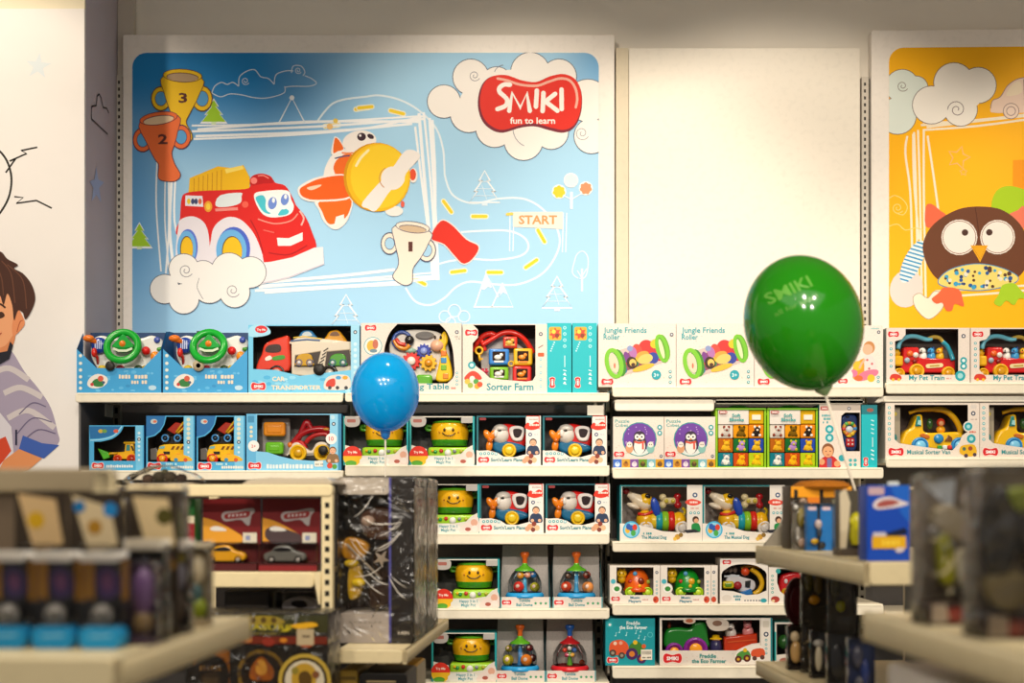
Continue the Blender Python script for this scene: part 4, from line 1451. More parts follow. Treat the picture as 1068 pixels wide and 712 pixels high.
dup(t, 'beige window box with a red pet train, at the right edge of the picture', at(1012.5, w, 'D1'))

# ---------- small loader in a blue box
w, h, d = 57, 47, 40
win = cr([(5, 37), (5, 17)], False, 1) + cr([(12, 17), (24, 14), (32, 8), (36, 1)], False, 4) + [(48, 1), (48, 37)]
t = boxed('boxed_loader', 'small blue box with a yellow loader and green bucket, far end of the second shelf', 93, w, 'A2')
b = carton(w, h, d, '4aa8d8', '2a6fae', '463c38', win)
b.poly(cr([(1, 14), (14, 13), (26, 9), (33, 1)], False, 4) + [(0, 1)], '1f6ba6')
b.line(cr([(1, 15.5), (14, 14.5), (26, 10.5), (34, 1)], False, 4), 1.2, '9ad4ee')
for x, c in ((12, 'c8a83a'), (16, '6a9a4a'), (28, 'd05a40')): b.disc(x, 6, 2.6, c, 2)
b.rect(48.6, 0, 55.6, 47, '6fbfe6')
for k in range(4): b.disc(52, 8 + k * 4.6, 1.5, 'cfe6ee', n=8)
ringicon(b, 52, 14.5, 1.8); icons(b, 52, (26, 31, 36), 1.3, 'b8dcec')
smiki(b, 9, 42, 12)
blocks(b, 18, 44, 44, 3, 'dfe8ea', 4)
b.build('carton', t)
film(w, h, win, t)


def loader(nm, t, x, y, k):
    b = new(w, h, 'plastic')
    b.prism([(x, y), (x + 13 * k, y - 1), (x + 14 * k, y - 11 * k), (x + 24 * k, y - 11 * k), (x + 25 * k, y), (x + 29 * k, y + 8 * k), (x, y + 8 * k)], 9, 26, 'f0b414', 'plastic', 1.2)
    b.box(x + 12 * k, y - 13 * k, 8, x + 27 * k, y - 10.5 * k, 27, 'f3bc1c', 'plastic', 1)
    b.prism([(x + 15 * k, y - 2), (x + 16 * k, y - 9.5 * k), (x + 20 * k, y - 9.5 * k), (x + 20 * k, y - 2)], 8.6, 10, '3f8a86', 'plastic')
    b.line([(x + 22 * k, y - 8 * k), (x + 24 * k, y - 2)], 2.2 * k, '2a2420', d=8.7)
    b.tube([(x + 4, y + 1, 8), (x - 3, y + 1, 8), (x - 8 * k, y + 5 * k, 10)], 1.3, 'e0a812')
    o = b.build(nm, t)
    b = new(w, h, 'plastic')
    b.prism([(x - 19 * k, y - 5 * k), (x - 6 * k, y), (x - 4 * k, y + 6 * k), (x - 12 * k, y + 9 * k), (x - 15 * k, y + 3 * k)], 7, 24, '52b52a', 'plastic', 1)
    b.build('bucket', o)
    for q, r in ((5, 5.4), (22, 6)):
        b = new(w, h, 'plastic')
        b.wheel(x + q * k, y + 8 * k, 7, r * k, 5, 'd8481c', 'b03010')
        b.build('wheel', o)


loader('loader', t, 23, 28, .86)

# ---------- dump trucks
w, h, d = 50.5, 57, 40
win = [(1.5, 48), (1.5, 23), (9, 21), (15, 16), (19, 9), (21, 1), (39, 1), (39, 48)]
t = boxed('boxed_dump_truck', 'tall blue box with a yellow dump truck, beside the small loader box', 152.5, w, 'A2', 'dump truck boxes on the second shelf')
b = carton(w, h, d, '4aa8d8', '2a6fae', '443a36', win)
b.poly([(0, 0), (20, 0), (18, 9), (14, 15), (8, 20), (0, 22)], '1e6aa8')
b.disc(8, 6, 3.6, 'b8c4c4', 2.6); b.disc(9, 6, 2, 'cf6a50', 1.4)
b.rect(39.6, 0, 49, 57, '7cc4e6')
for k in range(5): b.disc(44, 4 + k * 4.8, 2.0, 'd8d8c4', n=8)
ringicon(b, 44, 27.5, 1.9); icons(b, 44, (33, 38, 43), 1.3, 'c0deea')
smiki(b, 8.5, 52.5, 14)
blocks(b, 18, 51.5, 32, 2.6, 'b8e0ea', 2)
blocks(b, 26, 55, 48, 3.0, 'e8e2d2', 6)
b.poly(cr([(26, 47), (28, 41), (36, 40), (45, 43), (47, 47)], True, 3), 'e9b01c')
b.disc(31, 46, 2.2, '3a8ab0', n=8); b.disc(41, 46, 2.2, 'd0582c', n=8)
b.build('carton', t)
film(w, h, win, t)
b = new(w, h, 'plastic')
b.prism([(9, 39), (12, 31), (17, 29.5), (38, 29), (38.5, 44), (9, 44)], 7, 26, 'f2bd14', 'plastic', 1.2)
b.poly([(11.5, 34), (13, 31.5), (18, 31.2), (17, 34)], '7ab8b8', d=6.6)
for k in range(3): b.poly([(24 + k * 5, 35), (26 + k * 5, 31.5), (28.5 + k * 5, 31.5), (26.5 + k * 5, 35)], '7a4a12', d=6.6)
b.poly([(16, 37), (23, 37), (23, 40), (17, 40)], '2a2218', d=6.6)
b.prism([(2, 34), (8, 33), (12, 39), (10, 46), (2, 46)], 8, 22, '6a6460', 'plastic', 1)
tk = b.build('dump_truck', t)
for x in (15, 32):
    b = new(w, h, 'plastic')
    b.wheel(x, 45, 6, 6, 5, 'd42a1c', 'f0a020')
    b.build('wheel', tk)
b = new(w, h, 'plastic')
b.prism([(14, 21), (36, 20.5), (37, 24), (30, 29), (14, 29)], 10, 24, '232020', 'plastic', 1)
b.prism([(19, 14), (28, 6), (37, 8), (36, 17), (27, 19)], 10, 20, 'b8301c', 'plastic', 1.2)
b.tube([(29, 17, 9), (38, 5, 9)], 1.2, 'e8b01c')
b.tube([(31, 18, 8), (38, 12, 8)], 1.2, 'e8b01c')
acc = b.build('digger_attachment', t)
for x in (18, 31):
    b = new(w, h, 'plastic')
    b.wheel(x, 23, 7, 5.4, 4, '141a22', '26323e', .3)
    b.ring(x, 23, 6.8, 3.3, .75, '4a9ade')
    b.build('wheel', acc)
dup(t, 'tall blue box with a yellow dump truck, next to the wide box of blocks', at(205, w, 'A2'))

# ---------- red truck with building blocks
w, h, d = 99, 59, 44
win = [(11, 1), (87, 1), (87, 48), (70, 49), (49, 47.5), (34, 44), (22, 40), (11, 39)]
t = boxed('boxed_block_truck', 'wide blue box with a red truck and two loose blocks, beside the pots', 257, w, 'A2')
b = carton(w, h, d, '7fc6ea', '2a78b0', '8a8480', win)
b.rect(0, 0, 10, 59, '62b2de')
b.rect(1.5, 2, 8, 9, '3f8ab4')
for k in range(3): b.disc(5, 14 + k * 4.6, 1.7, 'e0d8b8', n=8)
b.disc(7.5, 33.5, 5.8, 'f1ece8'); b.text('2+', 5.2, 35.2, 4.6, 'd0605a', .02)
b.rect(87, 0, 95.5, 59, '8ccdec'); b.rect(95.5, 0, 99, 59, '3a88b4')
ringicon(b, 91, 10.5, 2); b.disc(90, 3.6, 2.4, 'b8dcec', n=8)
b.disc(88.5, 26, 5.8, 'f1ece8'); b.text('10', 86, 28, 5, 'd0605a', .02)
kid(b, 90, 38, 3.4, '7a5434', top='8a6a44')
b.disc(87, 54, 3, 'cf4a34'); b.disc(92, 55, 2.6, '5a9a3a')
smiki(b, 8.6, 54, 13.5)
blocks(b, 21, 57, 68, 5, 'dfe9ea', 7)
b.rect(71, 49, 80, 55, 'ece6da', .8)
blocks(b, 72, 53.5, 79, 2, '9a9a90', 3)
b.build('carton', t)
film(w, h, win, t)
b = new(w, h)
b.box(12, 3, 22, 42, 44, 28, 'a8a29e', 'plastic', 2)
b.build('blister_tray', t)
for x0, y0, x1, y1, c in ((16, 8, 39, 23, 'e08a1a'), (18, 29, 37, 42, '6cbf22')):
    b = new(w, h, 'plastic')
    b.prism(rr(x0, y0, x1, y1, 3, 3), 8, 20, c, 'plastic', 2)
    b.box(x0 + 4, y0 + 3.5, 7.4, x1 - 4, y1 - 3.5, 8.6, c, 'plastic', 1)
    b.build('building_block', t)
b = new(w, h, 'plastic')
b.prism(cr([(42, 40), (44, 33), (51, 29), (58, 33), (66, 38), (72, 30), (80, 29), (86, 34), (86, 42), (42, 44)], True, 4), 8, 28, 'ded4c6', 'plastic', 2)
trk = b.build('truck', t)
b = new(w, h, 'plastic')
b.tube(cr([(45, 33, 14), (50, 26, 14), (56, 20, 14), (66, 16, 14), (78, 15, 14), (87, 18, 14)], False, 4), [3.4] * 21, 'a81a20')
b.tube(cr([(52, 26, 14), (57, 14, 14), (61, 7, 14), (64, 12, 14), (67, 17, 14)], False, 4), 3, 'a01820')
b.tube(cr([(60, 30, 13), (64, 25, 13), (72, 21, 13), (82, 21, 13), (87, 30, 13)], False, 4), 2.4, 'b01e20')
b.prism(cr([(43, 36), (46, 30), (54, 27), (60, 31), (60, 38)], True, 3), 10, 26, 'c02420', 'plastic', 2)
b.ell(44, 32, 9, 2.6, 3, 2, 'e2761c'); b.ell(82, 15.5, 11, 3.4, 1.6, 2, 'd9983a')
b.build('body_frame', trk)
for x, c in ((53, 'f0c01a'), (78, 'f0c01a')):
    b = new(w, h, 'plastic')
    b.wheel(x, 40.5, 5, 9, 6, c, 'd8a414')
    b.build('wheel', trk)
b = new(w, h)
b.lathe([(5, -1), (5, 0), (1, 0)], 80, 38, -.5, '24201c', 'card', axis='d')
b.build('try_me_tag', t)
# ---------- cooking pots
w, h, d = 68, 51, 42
POT = 'cooking pot toys on the second bay'
win = [(2, 1), (66, 1), (66, 30), (60, 33), (54, 39), (40, 41), (18, 41), (18, 34), (2, 30)]
t = boxed('boxed_cooking_pot', 'yellow cooking pot toy box half hidden by the blue balloon', 358, w, 'B2', POT)
b = carton(w, h, d, 'ded8cc', '147a80', '4c4c48', win, right='1ea6b0')
b.rect(-.2, 0, 2, 51, '1f8f8c'); b.rect(66, 0, 68, 51, '1b9aa0')
b.poly(cr([(2, 1), (16, 1), (17, 8), (12, 11), (3, 10)], True, 3), 'aaa49e')
b.rect(4, 3, 13, 6.5, '9a5a50', 1)
b.rect(54, 1, 66, 7, 'aba7a2', 1)
b.disc(9.5, 41.5, 10, 'e8b61e', 10.5)
b.poly(circ(9.5, 41.5, 10, 10.5, 16, 0, PI, 2 * PI), 'd6301f')
b.text('Try Me', 4.5, 38.5, 10, 'f8e8d8', .03)
b.disc(8, 49, 6, '57a032', 3)
b.poly(cr([(20, 43), (44, 42), (48, 51), (20, 51)], True, 3), 'e2e2da')
b.text('Happy 3 in 1', 26, 45.2, 19, '1f8a9a', .02, 3)
b.text('Magic Pot', 28, 49.4, 15, '1f8a9a', .02, 3.2)
b.poly(cr([(47, 50), (52, 42), (60, 38), (63, 33), (67, 36), (67, 51)], True, 3), 'e6d6ce')
b.disc(62.5, 40, 3.6, 'dda890'); b.disc(56, 47, 3, 'a8584a', 2); b.disc(63, 46, 3.2, 'eae0d8')
b.build('carton', t)
film(w, h, win, t)
b = new(w, h, 'plastic')
b.lathe([(14, 0), (18.5, 1), (19.5, 7)], 41, 31, 22, '3f9a22')
b.lathe([(19.5, 0), (20.5, 9), (19.5, 15), (17.5, 18)], 41, 24, 22, 'efb414')
b.lay = 1
for x in (36.5, 45.5): b.ell(x, 14, 1.2, 1.3, 1.7, 1, '4a3414')
b.tube(cr([(34, 17, 2.4), (37, 19.4, 1.4), (41, 20.2, 1.0), (45, 19.4, 1.4), (48, 17, 2.4)], False, 3), .55, '4a3414', n=6)
for x in (31, 51): b.ell(x, 16.4, 3.6, .8, 1.1, .6, 'b8741a')
pot = b.build('pot', t)
b = new(w, h, 'plastic')
b.lathe([(19, 0), (18, 1.4), (12, 3), (5, 3.6), (.01, 3.8)], 41, 6.2, 22, '5fae26')
b.ell(41, 2.2, 22, 3, 1.6, 3, '2a8a7a')
b.build('lid', pot)
for sx in (-1, 1):
    b = new(w, h, 'plastic')
    b.tube(cr([(41 + sx * 18, 10, 22), (41 + sx * 24, 9, 22), (41 + sx * 24.5, 13, 22), (41 + sx * 19, 13.5, 22)], False, 4), 1.7, '59b02a')
    b.build('handle', pot)
b = new(w, h, 'plastic')
b.box(19, 32, 3, 66, 50, 38, '9ccc2c', 'plastic', 3)
for x, y, c, q in ((27, 37, '2a9a44', 2), (33, 36, 'c8342a', 2.2), (40, 38, 'e6e6de', 3.6), (47, 36.5, '8a8a96', 2), (54, 36.5, 'b8b43a', 2), (24, 36, 'e8b020', 1.6)):
    b.ell(x, y, 3, q, q, 2, c)
b.build('stove_base', t)
POTS = [('yellow cooking pot toy box right of the blue balloon on the second shelf', 427, 'B2'),
        ('yellow cooking pot toy box on the third shelf, beside the clear-wrapped packs', 432, 'B3'),
        ('yellow cooking pot toy box on the fourth shelf, left of the spinning domes', 453, 'B4'),
        ('yellow cooking pot toy box lowest of all, left of the orange-knobbed dome', 450, 'B5')]
for l, x, row in POTS:
    dup(t, l, at(x, w, row))

# ---------- parrot planes
w, h, d = 67, 51.5, 42
win = [(2, 1.5), (51.5, 1.5), (51.5, 40), (40, 43), (28, 42.5), (22, 38.5), (12, 36), (2, 36.5)]
t = boxed('boxed_bird_plane', 'teal box with a red bird plane toy, on the second shelf beside the pots', 497, w, 'B2', 'teal bird plane boxes')
b = carton(w, h, d, 'e8e2da', '17707a', '4a4546', win)
b.rect(0, 0, 2, 36, '1a6a74'); b.rect(0, 0, 52, 1.6, '185a66')
b.rect(3, 2, 10, 4.6, '8a2a2c', 1)
b.rect(52, 0, 65.5, 51, 'e9e4de'); b.line([(52, 0), (65.5, 0)], 1.6, 'd4301f'); b.line([(65.2, 0), (65.2, 14)], 1, 'd4301f')
b.poly(cr([(50, 12), (53, 7), (57, 9), (62, 6), (66, 9), (65, 13), (58, 15), (53, 14)], True, 3), 'd8331f')
blocks(b, 55, 10.5, 64, 2, 'f4e4d8', 4)
blocks(b, 55, 4.5, 63, 1.6, 'b8a098', 6)
ringicon(b, 56, 19.5, 2, '34507a'); blocks(b, 60, 20, 64, 1.2, 'a8b8c0', 3, 1)
kid(b, 59, 27.5, 3.4, '3a2a22', top='2a3a58')
icons(b, 4.5, (39.5,), 1.5); icons(b, 8.5, (39.3,), 1.5); icons(b, 12.5, (39.3,), 1.5); icons(b, 16.5, (39.3,), 1.5); icons(b, 20.3, (39.6,), 1.7, '8ac0c8')
smiki(b, 7.4, 45.8, 11.5)
b.text("Sort'n'Learn Plane", 15, 47.6, 33, '17808c', .024, 3.6)
for x, y, q, c in ((53, 45, 3.4, 'd8a078'), (57, 42, 2.6, '8a3a2c'), (50, 47, 2.6, 'cf9a7a'), (60, 46, 3, 'e0b890'), (56, 48, 2.4, '7a3a30')): b.disc(x, y, q, c, n=9)
b.build('carton', t)
film(w, h, win, t)
b = new(w, h, 'plastic')
b.prism(cr([(18, 26), (20, 14), (27, 8), (36, 8), (50, 14), (52, 26), (46, 34), (22, 34)], True, 4), 12, 30, 'cf1f1c', 'plastic', 4)
b.prism(cr([(18, 27), (30, 26), (48, 30), (50, 36), (30, 40), (18, 36)], True, 4), 9, 28, '1f6a94', 'plastic', 3)
pl = b.build('plane', t)
b = new(w, h, 'plastic')
b.ell(24.5, 19, 14, 9.5, 10.5, 9, 'ece4dc', rot=-.2)
b.ell(25, 13, 13, 8, 5, 8.4, 'd4ccc4')
b.ell(24, 15, 4.6, 2, 1.2, 1, '2a2620'); b.ell(20, 18, 6, 2, 4, 2, 'f4ece4')
b.build('head', pl)
b = new(w, h, 'plastic')
for a in (PI / 2 + .15, PI * 1.17 + .5, -PI / 2 + .55):
    b.ell(14 + 5.4 * math.cos(a), 25 + 6.2 * math.sin(a), 8, 3.6, 6, 2, 'ee841a', rot=a + PI / 2)
b.ell(14, 25, 6.6, 3, 3, 2.4, 'd86a12')
b.build('propeller', pl)
b = new(w, h, 'plastic')
b.prism(cr([(34, 16), (36, 11), (44, 10), (50, 13), (49, 22), (46, 26), (38, 25)], True, 4), 9, 14, 'ece4e0', 'plastic', 1.5)
b.prism(cr([(38, 16), (39, 13.4), (44, 13), (47.5, 15), (46, 20.5), (43, 22.5), (39.5, 21.5)], True, 4), 8.4, 12, '2a1a1c', 'plastic', .8)
b.build('window_frame', pl)
b = new(w, h, 'plastic')
b.wheel(34, 36, 5, 7.6, 5, 'f0c41a', 'f3d02c', .6)
b.build('wheel', pl)
for l, x, row in (('teal box with a red bird plane toy, on the second shelf at the bay end', 566, 'B2'), ('teal box with a red bird plane toy, on the third shelf beside the pot', 500, 'B3'), ('teal box with a red bird plane toy, on the third shelf at the bay end', 569, 'B3')):
    dup(t, l, at(x, w, row))

# ---------- picture cube boxes
w, h, d = 53, 53, 44
t = boxed('picture_cube_box', 'cream box with a penguin in a purple circle, first on its shelf', 639.5, w, 'C2', 'penguin cube boxes')
b = carton(w, h, d, 'e9dcd0', 'd4c4b6', '777777')
b.text('Puzzle', 2, 6.2, 15, '1f9a9a', .02, 3.4); b.text('Cubes', 2, 10.4, 13.5, '1f9a9a', .02, 3.4)
for k in range(24): b.disc(r_.uniform(2, 51), r_.uniform(4, 43), .6, r_.choice(['e0b8a8', 'e8c898', 'c8c8d0']), n=6)
b.disc(27.5, 23.5, 18, '2a9a9a'); b.disc(27.5, 23.5, 17, '6c3c9e')
for k in range(26):
    a, q = r_.uniform(0, 6.28), 16 * r_.random() ** .5
    b.disc(27.5 + q * math.cos(a), 23.5 + q * math.sin(a), .55, 'd8b8e8', n=6)
b.poly(clip_rect(circ(27.5, 23.5, 17, None, 30), (0, 34, 53, 53)), 'dfe8e4')
b.disc(27.5, 29, 7.6, '3a2c40', 10); b.disc(27.5, 31, 5.8, 'f0ebe4', 8)
b.disc(27.5, 20.5, 6.2, '3a2c40', 5.6); b.disc(25, 21, 2.6, 'f2ede6', 3); b.disc(30, 21, 2.6, 'f2ede6', 3)
b.disc(25.2, 21, 1, '2a2030', n=8); b.disc(29.8, 21, 1, '2a2030', n=8)
b.poly([(26.4, 22.6), (28.6, 22.6), (27.5, 24.8)], 'e8962c')
b.line([(22, 26), (27, 27.4), (33, 26)], 2, 'd8503c'); b.line([(31, 27), (31, 34)], 2, 'd8503c')
for x, c in ((17, 'd89a70'), (39, '8ac0b8')):
    b.disc(x, 33, 4, c, 5); b.disc(x, 29, 3, 'efe4d8'); b.disc(x - 1, 29, .6, '2a2030', n=6); b.disc(x + 1, 29, .6, '2a2030', n=6)
icons(b, 48.5, (11, 17), 2.6, '1f9aa0')
ringicon(b, 50, 41, 1.6); smiki(b, 6.2, 39, 11)
for k, c in enumerate(('3a6ac8', 'cf9a2c', '7a4a98', '6a9a2a', '7ab8c8', 'dca01c')):
    b.rect(k * 53 / 6, 44.3, (k + 1) * 53 / 6, 53, c)
    b.disc(k * 53 / 6 + 4.4, 49.5, 2.8, ('c8dcf0', 'a86a1c', 'e0d4e0', '4a3a1c', 'e8f0ee', '6a4a20')[k], n=9)
    b.disc(k * 53 / 6 + 4.6, 47.6, 1.5, ('88a8e0', '7a4a14', 'c8b8cc', '8a6a2c', 'c8dcdc', '8a5a24')[k], n=8)
b.build('carton', t)
dup(t, 'cream box with a penguin in a purple circle, second beside the soft blocks', at(693, w, 'C2'))

# ---------- soft block sets
w, h, d = 53, 63, 34
t = boxed('soft_block_set', 'lime green set of soft picture blocks beside the penguin boxes', 746.5, w, 'C2', 'lime green block sets')
b = new(w, h)
LM = '8fc41e'
b.box(0, 1, 2, 2.4, h, d, LM, 'card', .6); b.box(51, 1, 2, 53, h, d, LM, 'card', .6)
b.box(0, 1, 1, 53, 3, d, '6aa81c', 'card', .6); b.box(0, 61.8, 1, 53, 63, d, LM, 'card', .5)
b.box(1, 2, d - 2, 52, 62, d, '4a7a1a')
fr = b.build('frame', t)
b = new(w, h)
b.tube(cr([(12, 2, 14), (20, -1.4, 14), (32, -1.4, 14), (40, 2, 14)], False, 4), 1.2, '2f8a30')
b.ell(-.1, 7, 6, .7, 1.6, 2, LM)
b.build('handle', t)
CELL = [[None, None, ('d6a81c', 'f0e8d8', None)], [('ddd4c8', 'c8c0b8', '8a3a2a'), ('e89a1c', '7a5a14', '5a4412'), ('e2861c', '2a2320', 'efe6dc')],
        [('b8641c', 'e8b32c', 'd89a1c'), ('1f6a34', 'b48ac8', 'c8c02c'), ('2a4ab0', 'e8bc2c', 'd09a1c')], [('1a7a8a', 'ece8e2', '8a9aa8'), ('c04a1c', 'f0b41c', 'e2861c'), ('b8cc1e', 'e8c41c', 'd8a81c')]]
for j in range(4):
    for i in range(3):
        x0, y0 = 2.8 + i * 16.0, 3 + j * 14.8
        c = CELL[j][i]
        if c is None: continue
        b = new(w, h)
        b.box(x0 + .2, y0 + .2, 3, x0 + 15.7, y0 + 14.5, 18, c[0], 'cloth', 1)
        cx, cy = x0 + 8, y0 + 7.4
        if (j, i) == (0, 2):
            b.box(cx - 4.5, cy - 2.6, 2.2, cx + 4.5, cy + 2.6, 3.2, c[1])
        else:
            b.ell(cx, cy + 2, 3, 4.2, 3.4, 1.2, c[1], 'cloth'); b.ell(cx + 1, cy - 2.2, 2.8, 3.2, 2.8, 1.4, c[1], 'cloth')
            b.ell(cx - 1.6, cy - 4.6, 2.6, 1.3, 1.6, .8, c[2], 'cloth'); b.ell(cx + 3.2, cy - 4.4, 2.6, 1.3, 1.6, .8, c[2], 'cloth')
            b.ell(cx + 1, cy - 1.4, 1.6, 1.3, 1.1, .7, c[2], 'cloth'); b.ell(cx - 3.6, cy + 3.6, 2.4, 1.5, 1.5, .8, c[2], 'cloth'); b.ell(cx + 3.6, cy + 4, 2.4, 1.5, 1.5, .8, c[2], 'cloth')
        b.build('soft_block', t)
b = new(w, h)
b.box(2.8, 3, 2, 34.6, 17.6, 16, 'e4dcd4')
b.rect(3.4, 3.6, 12, 6.8, 'a83430', 1.4); b.text('SMIKI', 4.4, 6.2, 6.6, 'f4e4e0', .03, 2)
b.text('Soft', 17, 10.2, 9, '2a9a9a', .03, 3.4); b.text('Blocks', 14.5, 14.6, 15, '2a9a9a', .03, 3.4)
for k in range(len(b.V)): pass
b.build('header_card', fr)
b = new(w, h)
b.add([(2, 2.6, 1), (51.4, 2.6, 1), (51.4, 62, 1), (2, 62, 1)], [(0, 1, 2, 3)], 'f4f4f4', 'clear')
b.build('clear_window', t)
dup(t, 'lime green set of soft picture blocks beside the toy phone box', at(800.5, w, 'C2'))

# ---------- toy phone
w, h, d = 43, 66, 34
win = [(23, 12), (27, 8.6), (42.4, 8.6), (42.4, 49), (28, 49), (26, 42), (22.5, 24)]
t = boxed('boxed_toy_phone', 'cream box with a toy phone and a printed child dressed in red', 854.5, w, 'C2')
b = carton(w, h, d, 'e9dcd0', '2a8a94', '5a504c', win)
b.rect(0, 0, 43, 6.5, 'b8aca0'); b.rect(1.5, 2.2, 9.4, 6.2, 'a8302c', 1.2); b.text('SMIKI', 2.6, 5.2, 5.6, 'f4e4e0', .03, 2)
ringicon(b, 31, 4.4, 1.8)
blocks(b, 2.6, 13, 11, 2.6, '2aa0a8', 4, 3)
for y in (26, 35): b.disc(10.6, y, 4.4, '1fa3ae'); b.disc(10.6, y, 2.2, 'bfe2e2', n=10)
b.poly(cr([(0, 66), (1, 58), (7, 54), (14, 54), (20, 60), (21, 66)], True, 3), 'c82828')
b.disc(9, 48, 6.4, '8a5430', 7.4); b.disc(9, 49.5, 5.4, 'e8a878', 5.8); b.disc(7, 49, .7, '3a2418', n=6); b.disc(11.4, 49, .7, '3a2418', n=6); b.line([(7.6, 52.6), (10.8, 52.6)], .8, 'a84838')
b.disc(2.6, 60, 3.2, 'e2a070'); b.disc(18.6, 62, 3.2, 'e2a070'); b.rect(8, 56, 13, 66, '7a6a9a', 1.4)
b.disc(23.5, 56, 3.4, '2aa3ae')
for x in (32.4, 37.4):
    for y in (58.4, 63): b.disc(x, y, 1.8, '4ab0b4', n=10)
b.build('carton', t)
film(w, h, win, t)
b = new(w, h, 'plastic')
b.prism(cr([(24, 16), (28, 11), (36, 10), (41, 14), (41, 28), (40, 47), (29, 47), (26, 34)], True, 4), 6, 16, '24386e', 'plastic', 2)
ph = b.build('phone', t)
b = new(w, h, 'plastic')
b.ring(32.6, 25.4, 5.5, 6, 1.9, 'd89a2c')
for k, c in enumerate(('4aa844', '3a8ac8', 'e8c42c', 'e2742c', 'd8403a', '62b84a')):
    a = -PI / 2 + k * PI / 3 + .5
    b.ell(32.6 + 6 * math.cos(a), 25.4 + 6 * math.sin(a), 4.6, 2.2, 2.2, 1.4, c)
b.ell(32.6, 26, 5, 4, 3.6, 2, 'd8e0e8')
b.box(29, 35, 4.4, 38, 44.5, 7, 'c8282c', 'plastic', 1.6)
for k in range(4): b.ell(31.4 + (k % 2) * 4.2, 37.6 + (k // 2) * 4, 4.2, 1.1, 1.1, .7, 'ecd8d0')
b.ell(32, 33, 4.6, 3, 1.4, 1.4, 'f0c01a'); b.ell(30.6, 12.6, 5, 2, 1, 1, '1a1a22')
b.build('buttons', ph)
w, h, d = 16.5, 65.5, 36
t = boxed('teal_carton', 'narrow teal carton edge on at the end of the penguin shelf', 898.5, w, 'C2')
b = carton(w, h, d, TEAL, '127884', TEAL)
b.rect(0, 0, w, 10, '1a7a86'); b.disc(9, 5.6, 3.6, '9a5a4a', 2)
for k in range(4): b.line([(10, 16 + k * 4.4), (13, 17 + k * 4.4)], 1.2, 'c0eaee')
b.line([(11.6, 34), (11.6, 44)], .8, 'd2f0f2')
for k in range(3): b.line([(10, 47 + k * 4.4), (13, 48.4 + k * 4.4)], 1.4, 'd2f0f2')
smiki(b, 4.5, 59.5, 9, -PI / 2)
b.build('carton', t)

# ---------- sorter vans
w, h, d = 98, 57.5, 42
win = [(9.5, 2), (86, 2), (86, 30), (80, 34), (77, 42), (70, 49.5), (40, 46), (14, 42), (9.5, 38)]
t = boxed('boxed_sorter_van', 'cream window box with a yellow sorter van, below the first red pet train', 923.5, w, 'D2', 'yellow sorter vans')
b = carton(w, h, d, 'e9dcd0', 'cfc2b4', '4a382e', win)
icons(b, 4, (5, 10.6, 16, 21.6, 27, 32.6, 38), 1.6, '5ab0b4')
ringicon(b, 91.6, 11, 2.4); b.rect(89, 2, 95, 6, 'd8d0c8', .5); blocks(b, 89, 18, 95, 1.6, 'b8a8a0', 3)
b.disc(86.5, 24.6, 5.6, 'e6ddd2'); b.disc(86.5, 24.6, 4.2, '2aa0ac'); b.disc(86.5, 24.6, 2, 'a8dcdc', n=10)
b.disc(89.5, 37.4, 4.6, '2aa0ac'); b.disc(89.5, 37.4, 2.2, 'a8dcdc', n=10); blocks(b, 87.5, 31.2, 94, 2, 'd8604a', 4)
smiki(b, 11, 51, 16)
b.text('Musical Sorter Van', 22.6, 53.4, 45, '2a8f96', .02, 4.6)
b.poly(cr([(78, 53), (78, 46), (84, 43.6), (93, 44), (95, 53), (88, 56)], True, 3), 'e2b01e')
b.disc(82, 48, 2, '4a6a5a', n=8); b.disc(88.5, 47.5, 2.4, '9a4a2c', n=8); b.disc(84, 55, 2.2, '4a3a4a', n=8); b.disc(93, 54, 2, '4a3a4a', n=8)
b.build('carton', t)
film(w, h, win, t)
b = new(w, h)
b.box(9.6, 4, 10, 18, 44, 20, 'a89c86', 'card'); b.poly(circ(12.6, 11, 2.2), 'd8c048', d=9.8); b.poly(circ(12.6, 36, 2.2, 4), '1f7f7c', d=9.8)
b.build('insert_card', t)
b = new(w, h, 'plastic')
b.prism(cr([(19, 44), (20, 36), (24, 29), (30, 25), (33, 18), (36, 12), (41, 12.5), (42, 22), (44, 30), (60, 30.5), (80, 30), (84, 36), (84, 46), (60, 49), (36, 46)], True, 4), 8, 32, 'f0bb10', 'plastic', 2.5)
b.prism([(33, 24), (35, 13.5), (38, 13), (39.5, 24)], 6.6, 9, '17807c', 'plastic', .6)
b.poly([(35, 22), (36, 17.5), (39, 18), (39, 23)], '9fd8da', d=6)
van = b.build('van', t)
b = new(w, h, 'plastic')
b.tube(cr([(30, 9.5, 20), (40, 6.2, 20), (54, 5.4, 20), (68, 7, 20), (78, 15, 20), (84, 26, 20), (84, 32, 20)], False, 5), [2] * 6 + [2.6] * 6 + [3.2] * 19, 'edb414')
b.build('roof', van)
for x, q in ((38, 9), (79.5, 9)):
    b = new(w, h, 'plastic')
    b.wheel(x, 44.5, 4.2, q, 8, '2f8fd0', '7cc8ec', .62)
    b.build('wheel', van)
b = new(w, h, 'plastic')
b.lathe([(5, 0), (5, 2), (3.4, 3.2), (.01, 3.2)], 57.6, 37, 8, '2a8ac4', axis='d')
b.prism([(64, 40), (68, 33), (72, 36), (72, 40)], 6.6, 9, '7a4a14', 'plastic', .8)
b.prism(cr([(38, 33), (42, 31.6), (48, 34), (47, 37), (41, 36)], True, 3), 6.6, 9, 'c86a1c', 'plastic', .6)
for x, c in ((58.6, '3aa03a'), (64, 'dfe8ea'), (69.4, 'd8342a')): b.box(x - 2.4, 44, 5.4, x + 2.4, 48.4, 9, c, 'plastic', 1)
b.build('buttons', van)
b = new(w, h, 'plastic')
